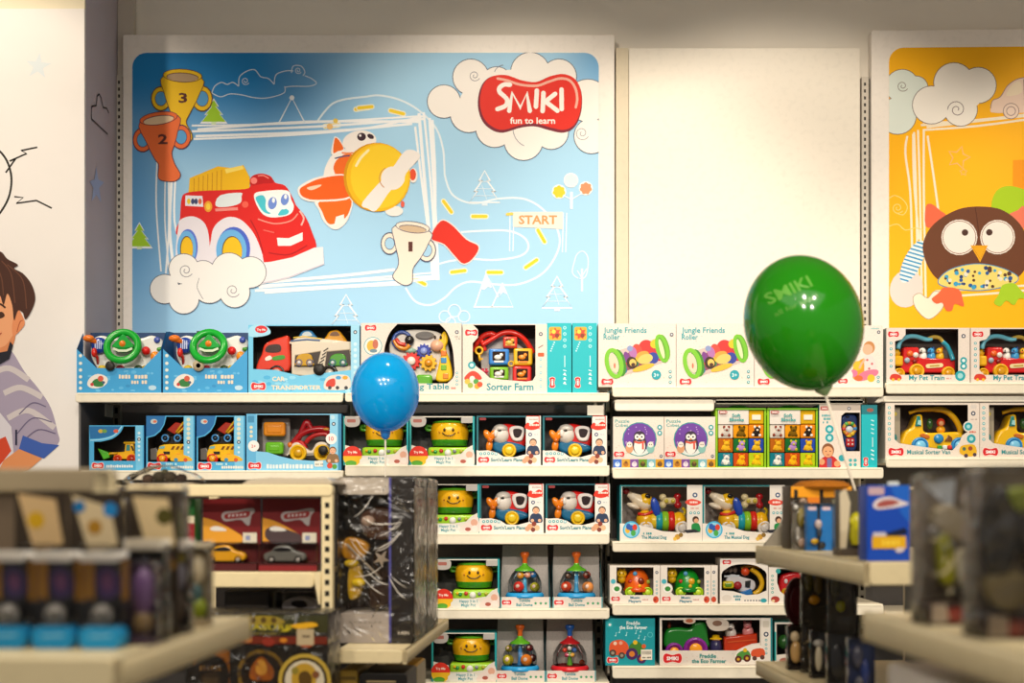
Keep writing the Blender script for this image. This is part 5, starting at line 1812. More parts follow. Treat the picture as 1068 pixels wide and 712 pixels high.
b.ell(63, 27, 18, 5, 4, 4, 'e8a41c'); b.ell(63, 19.5, 18, 4.4, 4.6, 4, 'd83a20'); b.ell(62.6, 20.6, 14.6, 2.8, 2.6, 1.4, 'eaa874'); b.ell(52, 21, 20, 3.4, 6, 3, '2f5a2a')
b.build('passenger_figure', van)
dup(t, 'cream window box with a yellow sorter van, at the right edge of the picture', at(1022, w, 'D2'))

# ---------- musical dogs
w, h, d = 86, 58.5, 44
win = [(2.4, 1.6), (70, 1.6), (70, 50), (58, 49), (44, 48), (34, 45), (22, 42), (2.4, 40)]
t = boxed('boxed_toy_dog', 'window box with a yellow striped toy dog, the left one of two', 646.5, w, 'C3', 'yellow striped toy dog boxes')
b = carton(w, h, d, 'e8e1d8', '1a7f86', 'b5aaa2', win)
b.rect(0, 0, 70, 1.5, '1a7a80'); b.rect(0, 0, 1.8, 40, '1c8088')
b.rect(70, 0, 85.4, 58, 'e4ddd4')
ringicon(b, 78.4, 10.4, 2.6, '34507a')
b.poly(cr([(68, 18), (73, 14.6), (80, 15.4), (85, 18), (80, 21), (73, 21)], True, 3), 'e04a3a'); blocks(b, 73, 19, 81, 2.4, 'f6e4dc', 4)
blocks(b, 74, 25, 82, 1.6, 'd08a80', 5); icons(b, 74, (29,), 1.4); icons(b, 78, (29,), 1.4); icons(b, 82, (29,), 1.4)
b.disc(79, 36, 3.4, '4a3224', 3.6); b.disc(79.6, 37.2, 2.4, 'e0a884')
b.poly(cr([(75, 41), (82, 40), (84, 48), (76, 49)], True, 3), '1f8a44'); b.poly([(66, 47), (78, 46), (84, 49), (70, 50)], '2a2a34')
b.disc(12, 46.6, 9, '3fb0dc'); b.disc(12, 46.6, 7.6, '8fd2ea')
for x, y, c in ((8, 47, 'e8b02c'), (12, 45, '2a5ab0'), (15.6, 44, 'd8402c'), (14, 50, '4aa84a'), (9, 43.4, '2a5ab0')): b.disc(x, y, 2.6, c, 3.4, n=9)
blocks(b, 22.6, 51.6, 33, 2.6, '1f9a9e', 8); b.text('The Musical Dog', 22.6, 56, 26, '1f8a9a', .024, 3.4)
for x, y, q, c in ((60, 54, 3, 'c8983a'), (63.6, 52, 2.4, '8a6a2c'), (57.4, 56, 2, 'e0b84a')): b.disc(x, y, q, c, n=8)
b.build('carton', t)
film(w, h, win, t)
b = new(w, h, 'plastic')
b.ell(28, 37, 15, 10, 11, 10.5, 'f0b616'); b.ell(63, 38, 15, 8.4, 10, 10, 'f0b616')
for x, c in ((42, '1fa0b4'), (48.6, '8ac42a'), (55, 'd8281e')):
    b.lathe([(9, -3.4), (10.4, -2.6), (10.7, 0), (10.4, 2.6), (9, 3.4)], x, 38, 15, c, axis='x')
b.lathe([(9, -14), (9, 14)], 48, 38, 15, 'e8c42a', axis='x')
b.tube(cr([(68, 33, 17), (70, 27, 17), (67, 24, 17)], False, 4), [1.6] * 9, 'd8c01a')
dog = b.build('dog', t)
b = new(w, h, 'plastic')
b.tube([(10, 9, 16), (15, 12, 16), (22, 17, 16), (29, 20, 16), (34, 22, 16)], [3, 4.6, 7.4, 8.2, 5], 'ead9bc', n=14)
b.ell(28, 17, 16, 8, 8.6, 8.4, 'f2bf1c'); b.ell(16, 12.6, 16, 6.4, 4.8, 5.4, 'e8dac4', rot=.5)
b.ell(15, 22, 14, 7.4, 3.2, 5, 'e6d8c2', rot=.35)
b.ell(30, 11.4, 8.2, 3, 2.2, 1.6, '1e1a18', rot=.3)
hd = b.build('head', dog)
b = new(w, h, 'plastic')
b.ell(7.6, 6.4, 15, 3.8, 3.4, 3.6, '8a1a20')
b.build('nose', dog)
b = new(w, h, 'plastic')
b.ell(38, 23, 8, 4.6, 10.5, 2.2, '1f48b4', rot=-.25)
b.build('ear', dog)
b = new(w, h, 'plastic')
b.tube(cr([(20, 30, 10), (27, 31, 7), (35, 28, 9)], False, 4), 1.8, 'cf2a1e')
b.build('collar', dog)
for x in (28, 66):
    b = new(w, h, 'plastic')
    b.wheel(x, 45, 5, 7.6, 5, 'ece4da', 'd8d0c8', .6)
    b.build('wheel', dog)
b = new(w, h, 'plastic')
b.box(46, 13, 14, 62, 20, 22, 'd9c89a', 'plastic', 2.4)
for x, y, c in ((46.5, 12.6, 'd9c89a'), (46.5, 20.6, 'd9c89a'), (62, 12, 'a81c22'), (62.4, 20.8, 'a81c22')): b.ell(x, y, 17, 4, 4, 4, c)
for x in (50, 57): b.ell(x, 16.5, 13.4, 2.2, 2.2, 1, 'c8b43a')
b.box(59, 11, 13.4, 64, 22, 22, 'b02026', 'plastic', 2)
b.build('bone', t)
dup(t, 'window box with a yellow striped toy dog, the right one of two', at(732.8, w, 'C3'))

# ---------- spinning ball domes
w, h, d = 52, 64.5, 40
t = boxed('boxed_ball_dome', 'open box with an orange-knobbed ball dome, beside the pot on the fourth shelf', 522, w, 'B4', 'clear ball dome toys')
BK = 'b3aaa4'


def domebox(t, kn, cone, base, balls, post):
    b = new(w, h)
    b.add([(2, 0, 34), (50, 0, 34), (51, 52, 34), (51, 64.5, 34), (0, 64.5, 34), (0, 52, 34)], [(0, 1, 2, 3, 4, 5)], BK, 'speck')
    b.add([(2, 0, 34.6), (50, 0, 34.6), (51, 64.5, 34.6), (0, 64.5, 34.6)], [(0, 1, 2, 3)], '8a827c')
    b.box(0, 53, 0, 52, 64.5, 1, 'ddd3ca')
    b.add([(0, 64.5, 0), (52, 64.5, 0), (52, 64.5, 34), (0, 64.5, 34)], [(0, 1, 2, 3)], 'd0c6bc')
    for x in (0, 52):
        b.add([(x, 53, 0), (x, 30, 18), (x, 14, 33.8), (x, 64.5, 33.8), (x, 64.5, 0)], [(0, 1, 2, 3, 4)], '1f8f9c')
        q = .5 if x == 0 else -.5
        b.add([(x + q, 53, 0), (x + q, 30, 18), (x + q, 14, 33.8), (x + q, 64.5, 33.8), (x + q, 64.5, 0)], [(0, 1, 2, 3, 4)], '3aa3ac')
    b.line([(.6, 53), (.6, 64.5)], 1, '1f9aa6'); b.line([(51.4, 53), (51.4, 64.5)], 1, '1f9aa6')
    smiki(b, 6.4, 58.6, 10)
    b.text('Tumble', 19, 58, 12, '1f8a96', .03, 3.2); b.text('Ball Dome', 16.5, 62.6, 17, '1f8a96', .03, 3.2)
    for x in (36.6, 42, 47.2): b.poly(star(x, 59.6, 1.7, .6), '3a9a6a')
    b.build('tray', t)
    b = new(w, h, 'plastic')
    b.lathe([(20, 0), (20.6, 1.6), (19, 4.4), (17, 5)], 25.5, 54, 18, base)
    b.lathe([(3.4, 0), (2.2, 6), (2.2, 26)], 25.5, 50, 18, post, n=12)
    toy = b.build('dome_toy', t)
    b = new(w, h, 'plastic')
    b.lathe([(17.4, 0), (18, 5), (17.2, 12), (14, 19), (9.6, 24), (8, 25)], 25.5, 49, 18, 'eef2f2', 'dome', 24)
    b.build('clear_dome', toy)
    b = new(w, h, 'plastic')
    b.lathe([(10.8, 0), (10.4, 1.4), (6.4, 3.6), (3, 6), (2.6, 8)], 25.5, 26.4, 18, cone)
    b.build('cap', toy)
    b = new(w, h, 'plastic')
    b.lathe([(2.6, 0), (2.6, 6), (4, 8), (4.8, 10), (4.8, 12), (3.4, 13), (.01, 13.2)], 25.5, 19.6, 18, kn)
    b.build('push_knob', toy)
    for x, y, dd, q, c in balls:
        b = new(w, h, 'plastic')
        b.ell(x, y, dd, q, q, q, c)
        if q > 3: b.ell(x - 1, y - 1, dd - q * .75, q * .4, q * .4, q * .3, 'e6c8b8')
        b.build('ball', toy)


domebox(t, 'd8621c', '62b428', '2a9ad8', [(19, 43, 9, 5.8, 'd8342a'), (36, 43.4, 11, 5.2, 'a8a41c'), (21, 31, 14, 4, 'e2a024'), (28.4, 30.6, 13, 3.4, 'e8a080'), (34.6, 30.6, 16, 3.6, '2a7ac0')], '3aa8d8')
t2 = boxed('boxed_ball_dome', 'open box with an orange-knobbed ball dome, at the bay end of the fourth shelf', 576.5, w, 'B4', 'clear ball dome toys')
domebox(t2, 'd8621c', '62b428', '2a9ad8', [(14.6, 43, 10, 5.8, 'd8482a'), (37, 43.4, 9, 6.2, 'e2904a'), (36.5, 31, 18, 4.2, 'a0402c'), (17, 32, 22, 3.6, '6a4a3a')], '3a9ad0')
t2 = boxed('boxed_ball_dome', 'open box with an orange-knobbed ball dome, left of the red dome', 517, w, 'B5', 'clear ball dome toys')
domebox(t2, 'd8621c', '62b428', '2a9ad8', [(13, 43, 9, 6, 'b0a41c'), (32, 43, 9, 6.2, 'e8801c'), (13.6, 31.6, 14, 3.8, 'a89a1c'), (35.6, 31, 18, 4, '7a1c24'), (39, 42, 20, 4, '8a2a30')], '3a8ad0')
t2 = boxed('boxed_ball_dome', 'open box with a red-based dome and blue knob on the lowest shelf', 569.5, w, 'B5', 'clear ball dome toys')
domebox(t2, '2257a8', 'b81c22', 'd0202a', [(20, 33, 14, 2.6, 'd8402c'), (25, 31, 12, 2.4, 'e8e0d8'), (30, 33, 13, 2.6, '3a6ab0'), (22, 38, 12, 2.4, 'b83a5a'), (28, 38, 12, 2.4, 'd8a02c'), (38, 45.6, 10, 3, '9a3a1c')], '5a9a2a')

# ---------- turtle music toys
w, h, d = 52, 40, 36
win = [(7, 2), (45.6, 2), (45.6, 31), (14, 31), (11, 28), (7, 20)]
GT = 'turtle music toys'


def turtle(label, px0, shell, shade, dark, w):
    t = boxed('boxed_turtle', label, px0, w, 'C4', GT)
    b = carton(w, h, d, 'e9e0d6', 'd4c8bc', 'b0a59d', win)
    b.disc(3.6, 16.8, 2.6, '4ab0c0'); b.disc(7, 24, 5.6, 'e6ded4'); b.disc(7, 24, 4.6, 'f2eee8'); b.disc(7.4, 24.4, 3, '3a8a3a', 2.6)
    ringicon(b, 49, 7.4, 1.6); icons(b, 49, (17, 21, 25, 29), 1.1, '5aa0a8')
    if w > 54:
        ringicon(b, 55.5, 7, 1.6); icons(b, 55.5, (17, 21, 25, 29), 1.1, '5aa0a8'); b.rect(52.2, 0, 52.7, 40, 'b0a49a'); b.disc(55.4, 35.4, 2.6, 'c84a2c', 3)
    smiki(b, 6, 34.8, 9)
    b.text('Music', 21.4, 34.8, 10, '1f7a94', .03, 2.7); b.text('Players', 19.6, 38.6, 13, '1f7a94', .03, 2.7); blocks(b, 34, 36.4, 40, 1.4, 'c8908a', 4)
    b.disc(48, 35.6, 3, 'c84a2c', 3.6); b.disc(47, 36, 1.2, '8a2a1c', n=8)
    b.build('carton', t)
    film(w, h, win, t)
    b = new(w, h, 'plastic')
    b.ell(30, 24, 16, 13.6, 21, 11, shell, t0=0, t1=PI / 2)
    b.lathe([(14.4, 0), (15, 2), (13.6, 4.4)], 30, 28, 16, shade)
    tu = b.build('turtle', t)
    b = new(w, h, 'plastic')
    b.ell(13.4, 9.4, 14, 5.6, 5.6, 5.4, 'eebc1a'); b.ell(13.6, 15, 15, 4.4, 4.8, 4.4, 'e8b214')
    for x in (11.4, 16): b.ell(x, 5.2, 12, 1.2, 1.8, 1.2, 'f0c83a')
    for x in (11, 14.8): b.ell(x, 9, 9.0, .7, 1, .6, '2a2018')
    b.build('head', tu)
    b = new(w, h, 'plastic')
    for x, y, dd, c, q in ((22, 17, 8.2, 'c8342a', 2.2), (27, 9, 8, '5aa8d8', 2.4), (33, 17, 6.4, dark, 3.6), (41, 17.6, 9.6, 'a8b03a', 2.2), (31.6, 22, 5.2, 'e8b01c', 2)):
        b.ell(x, y, dd, q, q, 1.6, c)
    b.build('buttons', tu)
    for x in (21.6, 40):
        b = new(w, h, 'plastic')
        b.wheel(x, 28.4, 4, 5.6, 4, 'a8cc1e', 'c0dc3a', .55)
        b.build('wheel', tu)


turtle('small window box with an orange-shelled turtle on wheels', 636, 'ea6414', 'd8500c', '7a2410', 52.5)
turtle('small window box with a green-shelled turtle on wheels', 689, '119024', '0c7a1c', 'd8a01c', 59.5)

# ---------- music maker box and the red toy beside it
w, h, d = 50, 47, 36
win = [(1.5, 33), (1.5, 16)] + cr([(3, 13), (12, 7.4), (25, 5.6), (38, 7.4), (47, 13)], False, 4) + [(48.6, 16), (48.6, 33), (40, 37), (28, 38), (14, 34)]
t = boxed('boxed_music_toy', 'white window box with a mixed yellow and white music toy, right of the green turtle', 751, w, 'C4')
b = carton(w, h, d, 'e9e2da', 'cfc6bc', '4a4040', win)
smiki(b, 7, 3.6, 9); ringicon(b, 40, 3.8, 1.7)
blocks(b, 14, 40.4, 21, 2.4, '2a8a9a', 4, 2)
for k in range(6): b.disc(26 + k * 3, 43.6, .9, '4a5a6a', n=6)
b.disc(45.4, 43.6, 3.4, '2a9aa8', 2.2); b.disc(7, 41, 5, 'dcd4ca', 3.4)
b.build('carton', t)
film(w, h, win, t)
b = new(w, h, 'plastic')
b.prism(cr([(8, 24), (14, 17), (26, 20), (38, 24), (38, 33), (26, 36), (16, 32)], True, 3), 12, 22, 'd9d6da', 'plastic', 2)
b.box(4, 24, 8, 16, 32, 14, 'd8c41c', 'plastic', 2); b.box(6.4, 26, 7.4, 13.6, 30, 8.6, '6a9a2a', 'plastic', 1)
b.ell(20, 28.6, 10, 4.4, 4.4, 3, 'a8242c'); b.prism([(28, 24), (34, 23), (33, 31), (28, 30)], 10, 12, '23262a', 'plastic', .6)
b.prism([(22, 36), (34, 32), (36, 37), (30, 40)], 9, 14, '2a7ac8', 'plastic', 1)
b.lay = 2
b.line([(6, 19), (22, 18.4)], 1.6, 'd0d8e0', d=11.6)
mt = b.build('music_toy', t)
b = new(w, h, 'plastic')
b.tube(cr([(34, 11, 12), (42, 17, 12), (46, 26, 12), (43, 34, 12), (37, 38, 12)], False, 4), 2.8, 'f0b81a')
b.tube(cr([(24, 11, 13), (30, 8.6, 13), (38, 8, 13), (44, 10, 13)], False, 4), 1.8, 'c88a2a')
b.ell(28, 14, 11, 4.6, 4.6, 4, 'dd4a22')
b.build('microphone', mt)
b = new(w, h, 'plastic')
for x in (8, 13, 18): b.ell(x, 12, 16, 3, 3.6, 3, '7a6a60')
b.build('rattle_ring', mt)
w, h, d = 48, 38, 36
win = [(9, 1.6), (47, 1.6), (47, 30), (18, 30), (12, 25), (9, 16)]
t = boxed('boxed_red_toy', 'white window box with a red toy, right end of its shelf against the metal rack', 801.6, w, 'C4')
b = carton(w, h, d, 'e9e2da', 'cfc6bc', '4a2a2a', win)
icons(b, 4, (9, 13.4, 17.8, 22, 26), 1.3, '3a9a8a'); b.disc(10, 4, 2.6, '2a9a98'); b.disc(7, 33.4, 4.6, 'a83a30', 3.4); b.disc(5, 35, 1.6, 'e0c8a0', n=8)
b.build('carton', t)
film(w, h, win, t)
b = new(w, h, 'plastic')
b.prism(cr([(13, 26), (14, 12), (20, 7), (34, 5), (44, 12), (45, 28), (20, 29)], True, 4), 10, 26, 'd01c22', 'plastic', 3)
b.ell(20, 15, 9.6, 2, 2.6, 1.4, 'e8e0e0'); b.ell(31, 15, 9.6, 2.6, 3, 1.4, 'e8e0e0'); b.wheel(20, 27, 7, 5, 4, 'e8b41a', 'c8541c'); b.wheel(38, 27, 7, 5, 4, 'e8b41a', 'c8541c')
b.build('red_toy', t)

# ---------- farm tractor boxes
w, h, d = 51.5, 49, 36
t = boxed('tractor_song_box', 'teal printed box with an orange and green tractor picture, lowest shelf', 631.5, w, 'C5')
b = carton(w, h, d, '12939f', '0f7680', '777777')
b.text('Freddie', 22, 6.6, 14, 'e6f0ee', .03, 3.8); b.text('the Eco Farmer', 14.6, 11, 29, 'e6f0ee', .03, 3.4)
icons(b, 4.6, (6.6,), 3, '2aa8b0'); b.disc(46.6, 17, 2.8, '5ac0c4'); b.disc(46.6, 17, 2.2, '12939f')
for x, y in ((15, 14.6), (11, 18), (22, 17.6), (32, 15.6), (37, 14), (35, 20.6), (41, 22)):
    b.line([(x, y), (x, y - 3.4), (x + 1.4, y - 2.8)], .5, 'a8e0e0'); b.disc(x - .5, y, .9, 'a8e0e0', .7, n=8)
b.poly(cr([(4, 34), (5, 26), (11, 22.6), (19, 23), (24, 29), (22, 37), (8, 38)], True, 3), 'd8542a')
b.disc(10, 26, 2, 'e8c8b0', n=8); b.disc(16, 25.6, 2, 'e0a08a', n=8)
b.poly(cr([(24, 32), (27, 26), (34, 24), (40, 30), (42, 36), (28, 38)], True, 3), '3f7a2a'); b.disc(31, 25, 2.4, 'e0b41c', n=10); b.disc(40, 29, 2.4, 'd85a2c', n=8)
for x, y, q, c in ((7.6, 36, 3.6, '4a3a30'), (17, 38.6, 3.4, '4a3a30'), (27.6, 37, 6.2, '43205a'), (37.6, 42, 5, '43205a')):
    b.disc(x, y, q, c); b.disc(x, y, q * .5, 'd07a2c' if q > 4 else '9a8a7a', n=10)
smiki(b, 7.4, 43.4, 11.5)
b.rect(37, 32.4, 48.6, 43, 'ece4d4')
for k in range(9): b.line([(38.4 + k * 1.1, 34), (38.4 + k * 1.1, 37.6)], .45, '3a3630')
blocks(b, 38.4, 41.6, 47.6, 1.8, '6a645a', 3)
b.build('carton', t)
w, h, d = 117.5, 49.5, 40
win = [(2.4, 2), (104.4, 2), (104.4, 26), (96, 27), (88, 30), (80, 34), (2.4, 34)]
t = boxed('boxed_tractor_set', 'wide window box with a green tractor, purple wheels and an orange trailer', 688, w, 'C5')
b = carton(w, h, d, 'e0d6cc', '14808a', '4a403a', win)
for k in range(40): b.disc(r_.uniform(2, 104), r_.uniform(36, 49), .5, r_.choice(['c8b8a8', 'd8a898', 'b8b8b0']), n=6)
b.rect(105.4, 0, 115.6, 49, 'e4dcd2'); b.rect(115.6, 0, 117.4, 49, '17808a'); b.line([(105.2, 0), (105.2, 49)], .5, 'b8aca0')
ringicon(b, 111, 17, 2.6); icons(b, 111, (23, 27.6, 32, 36.6), 1.3, '4a9aa0'); b.rect(107.6, 3, 114, 10, 'd0c8ba', 1)
b.disc(31, 3.2, 6.4, 'c8b8a8', 3); b.disc(31, 3, 4, 'a85a3a', 2); b.poly(cr([(49, 1), (66, 1), (72, 5), (70, 12), (60, 13.6), (52, 11)], True, 3), 'c0b4a8'); b.disc(60, 5.6, 5, '7a5a4a', 3)
smiki(b, 13.4, 42, 19.5)
b.text('Freddie', 41.6, 41.6, 17.4, '1f8a86', .03, 4.2); b.text('the Eco Farmer', 33.4, 46.8, 36, '1f8a86', .03, 4)
b.poly(cr([(78, 47), (80, 36), (90, 30), (104, 28), (110, 36), (106, 46), (92, 48.4)], True, 3), 'ece4da')
b.poly(cr([(80, 40), (84, 35), (92, 34), (95, 41), (88, 44)], True, 3), '4f8f3a'); b.disc(89, 33.6, 2.2, 'e0b41c', n=9)
for x, y, q in ((82, 43, 3.6), (91, 42, 3.8)): b.disc(x, y, q, '5a2420'); b.disc(x, y, q * .45, 'd0a02c', n=9)
b.poly(cr([(96, 40), (97, 33), (108, 32), (109, 40)], True, 3), 'd8552c'); b.disc(99, 42, 2.4, '5a3a30'); b.disc(107, 41, 2.4, '5a3a30')
b.build('carton', t)
film(w, h, win, t)
b = new(w, h, 'plastic')
b.prism(cr([(6, 30), (6, 20), (10, 13), (20, 11), (33, 11.6), (36, 6), (45, 4), (50, 8), (52, 22), (52, 32), (28, 34), (12, 33)], True, 4), 9, 30, '1b7a26', 'plastic', 3)
b.tube([(12, 12, 18), (12, 6, 18)], 2, '8a3a2a')
trc = b.build('tractor', t)
for x, y, q, hc in ((38.4, 33.6, 13, 'e8981c'), (16, 36, 9.6, 'e8981c')):
    b = new(w, h, 'plastic')
    b.wheel(x, y, 4, q, 8, '7c1c8a', hc, .52)
    b.build('wheel', trc)
b = new(w, h, 'plastic')
b.lathe([(6, 0), (6.6, 4), (5.4, 9), (3.6, 11)], 60.6, 35, 14, '34305a'); b.ell(60.6, 24, 14, 4.6, 4.6, 4.4, 'e0a070'); b.lathe([(6.6, 0), (6.4, 1), (4, 1.6), (3.8, 4), (.01, 5)], 60.6, 23.4, 14, 'eebb16')
b.build('farmer_figure', t)
b = new(w, h, 'plastic')
b.prism([(69, 21), (103, 17), (104, 34), (68, 36)], 8, 30, 'cc3a18', 'plastic', 2)
b.line([(72, 26), (101, 23.4)], 1.2, 'e2602c', d=7.6)
trl = b.build('trailer', t)
for x, y, c, e in ((77, 14, 'd8d0c8', '4a3a34'), (95, 12, 'd88a8a', 'b85a60')):
    b = new(w, h, 'plastic')
    b.ell(x, y + 4, 18, 6, 7, 6, c); b.ell(x - 1, y - 3, 15, 4.4, 4.2, 4, c); b.ell(x - 1.4, y - 1.4, 11.4, 2.2, 1.6, 1.4, e)
    for q in (-3.6, 2.6): b.ell(x + q, y - 6.6, 16, 1.4, 1.8, 1, e)
    b.build('animal_figure', trl)
w, h, d = 44, 45, 36
t = boxed('teal_trimmed_box', 'teal-sided window box partly hidden behind the metal rack on the lowest shelf', 808, w, 'C5')
win = [(2, 2), (42, 2), (42, 28), (24, 32), (2, 34)]
b = carton(w, h, d, 'dcd2c8', '14908f', '2e2422', win)
b.rect(0, 10, 1.6, 40, '1a9a9a'); b.disc(10, 40, 5, 'a86a5a', 3)
b.build('carton', t)
film(w, h, win, t)
b = new(w, h, 'plastic')
b.ell(12, 22, 14, 7, 8, 7, '2a5a24'); b.ell(20, 28, 12, 6, 5, 5, '5a2a2a'); b.ell(28, 16, 14, 7, 7, 7, '3a6a3a')
b.build('toy', t)
# ------------------------------------------------------------------ racks and goods nearer the camera
LY, RY = -math.atan(.0681), math.atan(.0566)     # yaw of the racks left and right of the aisle
METAL = 'e4d2a6'


def local(Y, px, py):
    """builder in photo pixels on the plane Y, origin at (px, py)"""
    return MB(Y / F, px, py)


def lipped_shelf(parent, x0, x1, y0, y1, z, lip, front=True, left=False, right=False, name='shelf'):
    """shelf board in the rack's own metres (x right, y deep, z up) with folded lips"""
    b = MB(1)
    b.box(x0, -z, y0, x1, -z + .014, y1, METAL, 'powder')
    o = b.build(name, parent)
    b = MB(1)
    if front: b.box(x0, -z - .0005, y0 - .012, x1, -z + lip, y0 + .001, METAL, 'powder', .003)
    if left: b.box(x0 - .012, -z - .0006, y0 - .012, x0 + .001, -z + lip, y1, METAL, 'powder', .003)
    if right: b.box(x1 - .001, -z - .0006, y0 - .012, x1 + .012, -z + lip, y1, METAL, 'powder', .003)
    b.build('price_rail', o)
    return o


def posts(parent, xs, y, ztop, w=.03, slots=True):
    for x in xs:
        b = MB(1)
        b.box(x - w / 2, -ztop, y, x + w / 2, -.001, y + .03, METAL, 'powder', .003)
        if slots:
            for k in range(44):
                z = ztop - .055 - k * .0295
                if z < .1: break
                b.rect(x - .005, -z - .007, x + .007, -z + .007, '15120e', d0) if False else b.poly([(x - .005, -z - .007), (x + .007, -z - .007), (x + .007, -z + .007), (x - .005, -z + .007)], '15120e', d=y - .0006)
        b.build('upright', parent)


# ---------- middle rack, end on
YM = 3.8
t = thing('gondola_rack', 'cream metal shop rack with slotted posts, end on, left of the blue balloon stick', 'rack', (WX(347, YM), YM, 0), LY)
R0 = t
wm = (347 - 113) / F * YM
posts(t, (-.016, -wm + .012), 0, 1.383)
b = MB(1)
b.box(-wm, -1.3835, -.004, 0, -1.351, .034, METAL, 'powder', .004)
b.build('top_rail', t)
zc = WZ(597, YM)
lipped_shelf(t, -wm + .03, -.052, .02, .34, zc, .041)
b = MB(1)
b.prism([(-.052, -zc), (-.032, -zc), (-.032, -zc + .085), (-.038, -zc + .085)], -.006, .18, METAL, 'powder', .002)
b.build('shelf_bracket', t)
b = MB(1)
b.box(-wm + .03, -1.345, .9, -.03, -.05, .92, '2a2624', 'matte')
b.build('back_panel', t)
lipped_shelf(t, -wm + .03, -.036, -.19, .34, .70, .041, name='base_shelf')
posts(t, (-.016, -wm + .012), .93, 1.383, slots=False)
# side shelves towards the aisle
zs = WZ(677, 3.85)
lipped_shelf(t, .004, .183, .05, 1.03, zs, .036, front=True, right=True)
lipped_shelf(t, .004, .20, .05, 1.03, .60, .036, front=True, right=True)


def RW(root, x, y, z):
    """rack-local point to world"""
    c, s_ = math.cos(root.rotation_euler.z), math.sin(root.rotation_euler.z)
    return (root.location.x + x * c - y * s_, root.location.y + x * s_ + y * c, z)


# car packs on its shelf
CW, CH = 62, 76
sC = 3.84 / F


def carpack(label, xl, car, shade, dark):
    t = thing('toy_car_pack', label, 'toy pack', RW(R0, xl, .045, zc + .0006), LY, 'dark red car packs')
    b = MB(sC, CW / 2, CH)
    b.add([(0, 0, 18), (CW, 0, 18), (CW, CH, 18), (0, CH, 18)], [(0, 1, 2, 3)], '5a0f12')
    b.box(0, 0, 18.2, CW, CH, 22, '3a5a80')
    b.box(0, 68, 0, CW, CH, 17.9, '4a1214')
    b.lay = 600
    b.poly([(0, 0), (CW, 0), (CW, 45), (0, 45)], '6f1216', d=17.7)
    b.poly(cr([(0, 20), (14, 24), (30, 32), (42, 40), (42, 45), (0, 45)], False, 3) + [(0, 45)], 'd8962c', d=17.5)
    b.poly(cr([(3, 34), (8, 30), (14, 29), (22, 31), (36, 36), (42, 40), (40, 47), (16, 48), (4, 42)], True, 4), shade, d=17.3)
    b.poly(cr([(8, 31), (14, 29), (22, 31), (25, 34), (10, 34)], True, 3), 'd8d4cc', d=17.1)
    b.poly(cr([(20, 18), (24, 14), (34, 13), (52, 10), (56, 13), (52, 18), (50, 28), (46, 27), (40, 22), (24, 24)], True, 3), 'aaa4a4', d=17.0)
    b.poly(cr([(23, 18), (26, 15.6), (36, 14.6), (50, 13), (49, 19), (40, 20.4), (25, 21.6)], True, 3), '8a1a1c', d=16.8)
    for k in range(5): b.poly([(27 + k * 4.2, 19.6 - k * .4), (29.4 + k * 4.2, 19.3 - k * .4), (29.8 + k * 4.2, 16.6 - k * .3), (27.6 + k * 4.2, 16.8 - k * .3)], 'c4bcbc', d=16.6)
    b.poly([(43, 36), (58, 36), (58, 47), (43, 47)], 'd8d0bc', d=16.9)
    b.poly([(46, 39), (51, 39), (51, 44), (46, 44)], '8a90b0', d=16.7)
    b.poly([(0, 70), (CW, 70), (CW, 75.6), (0, 75.6)], dark, d=-.2)
    b.build('backing_card', t)
    b = MB(sC, CW / 2, CH)
    b.prism(rr(1, 46, CW - 1, 68, 3), 1, 17.4, 'e8e8e8', 'dome', 1.4)
    b.build('clear_blister', t)
    b = MB(sC, CW / 2, CH)
    b.prism(cr([(5, 64), (5, 58), (12, 55), (18, 50), (30, 49), (37, 54), (47, 57), (49, 63), (40, 66), (12, 66)], True, 4), 4, 14, car, 'plastic', 2)
    b.prism(cr([(15, 55), (20, 51.4), (29, 51), (33, 55)], True, 3), 3.6, 5, '1c1a1c', 'plastic', .4)
    o = b.build('toy_car', t)
    for x in (13, 41):
        b = MB(sC, CW / 2, CH)
        b.wheel(x, 64, 3.4, 4, 3, '201c1a', 'a8a09a')
        b.build('wheel', o)
    return t


def rackx(px, Y=3.84): return WX(px, Y) - R0.location.x - .003


carpack('dark red pack with a yellow toy car, left of two on the rack shelf', rackx(235), 'e2a312', 'd8962a', '4a1418')
carpack('dark red pack with a grey toy car, right of two on the rack shelf', rackx(299), '6a6862', '4a3a3c', '7a1c20')
# a folded red, white and green carton at their left
t = thing('toy_carton', 'green, white and red carton left of the dark red car packs', 'toy box', RW(R0, rackx(186), .06, zc + .0006), LY)
b = MB(sC, 12, 76)
b.box(0, 0, 0, 24, 76, 24, '1f6a2a', 'card', .4)
b.poly([(0, 18), (24, 18), (24, 26), (0, 26)], 'cfc4a8', d=-.1)
b.poly([(0, 26), (24, 26), (24, 46), (0, 46)], '8a1c24', d=-.1)
b.poly([(8, 40), (18, 40), (18, 50), (8, 50)], 'cfc8c0', d=-.2)
b.poly([(0, 50), (24, 50), (24, 76), (0, 76)], '1c1a1a', d=-.1)
b.build('carton', t)
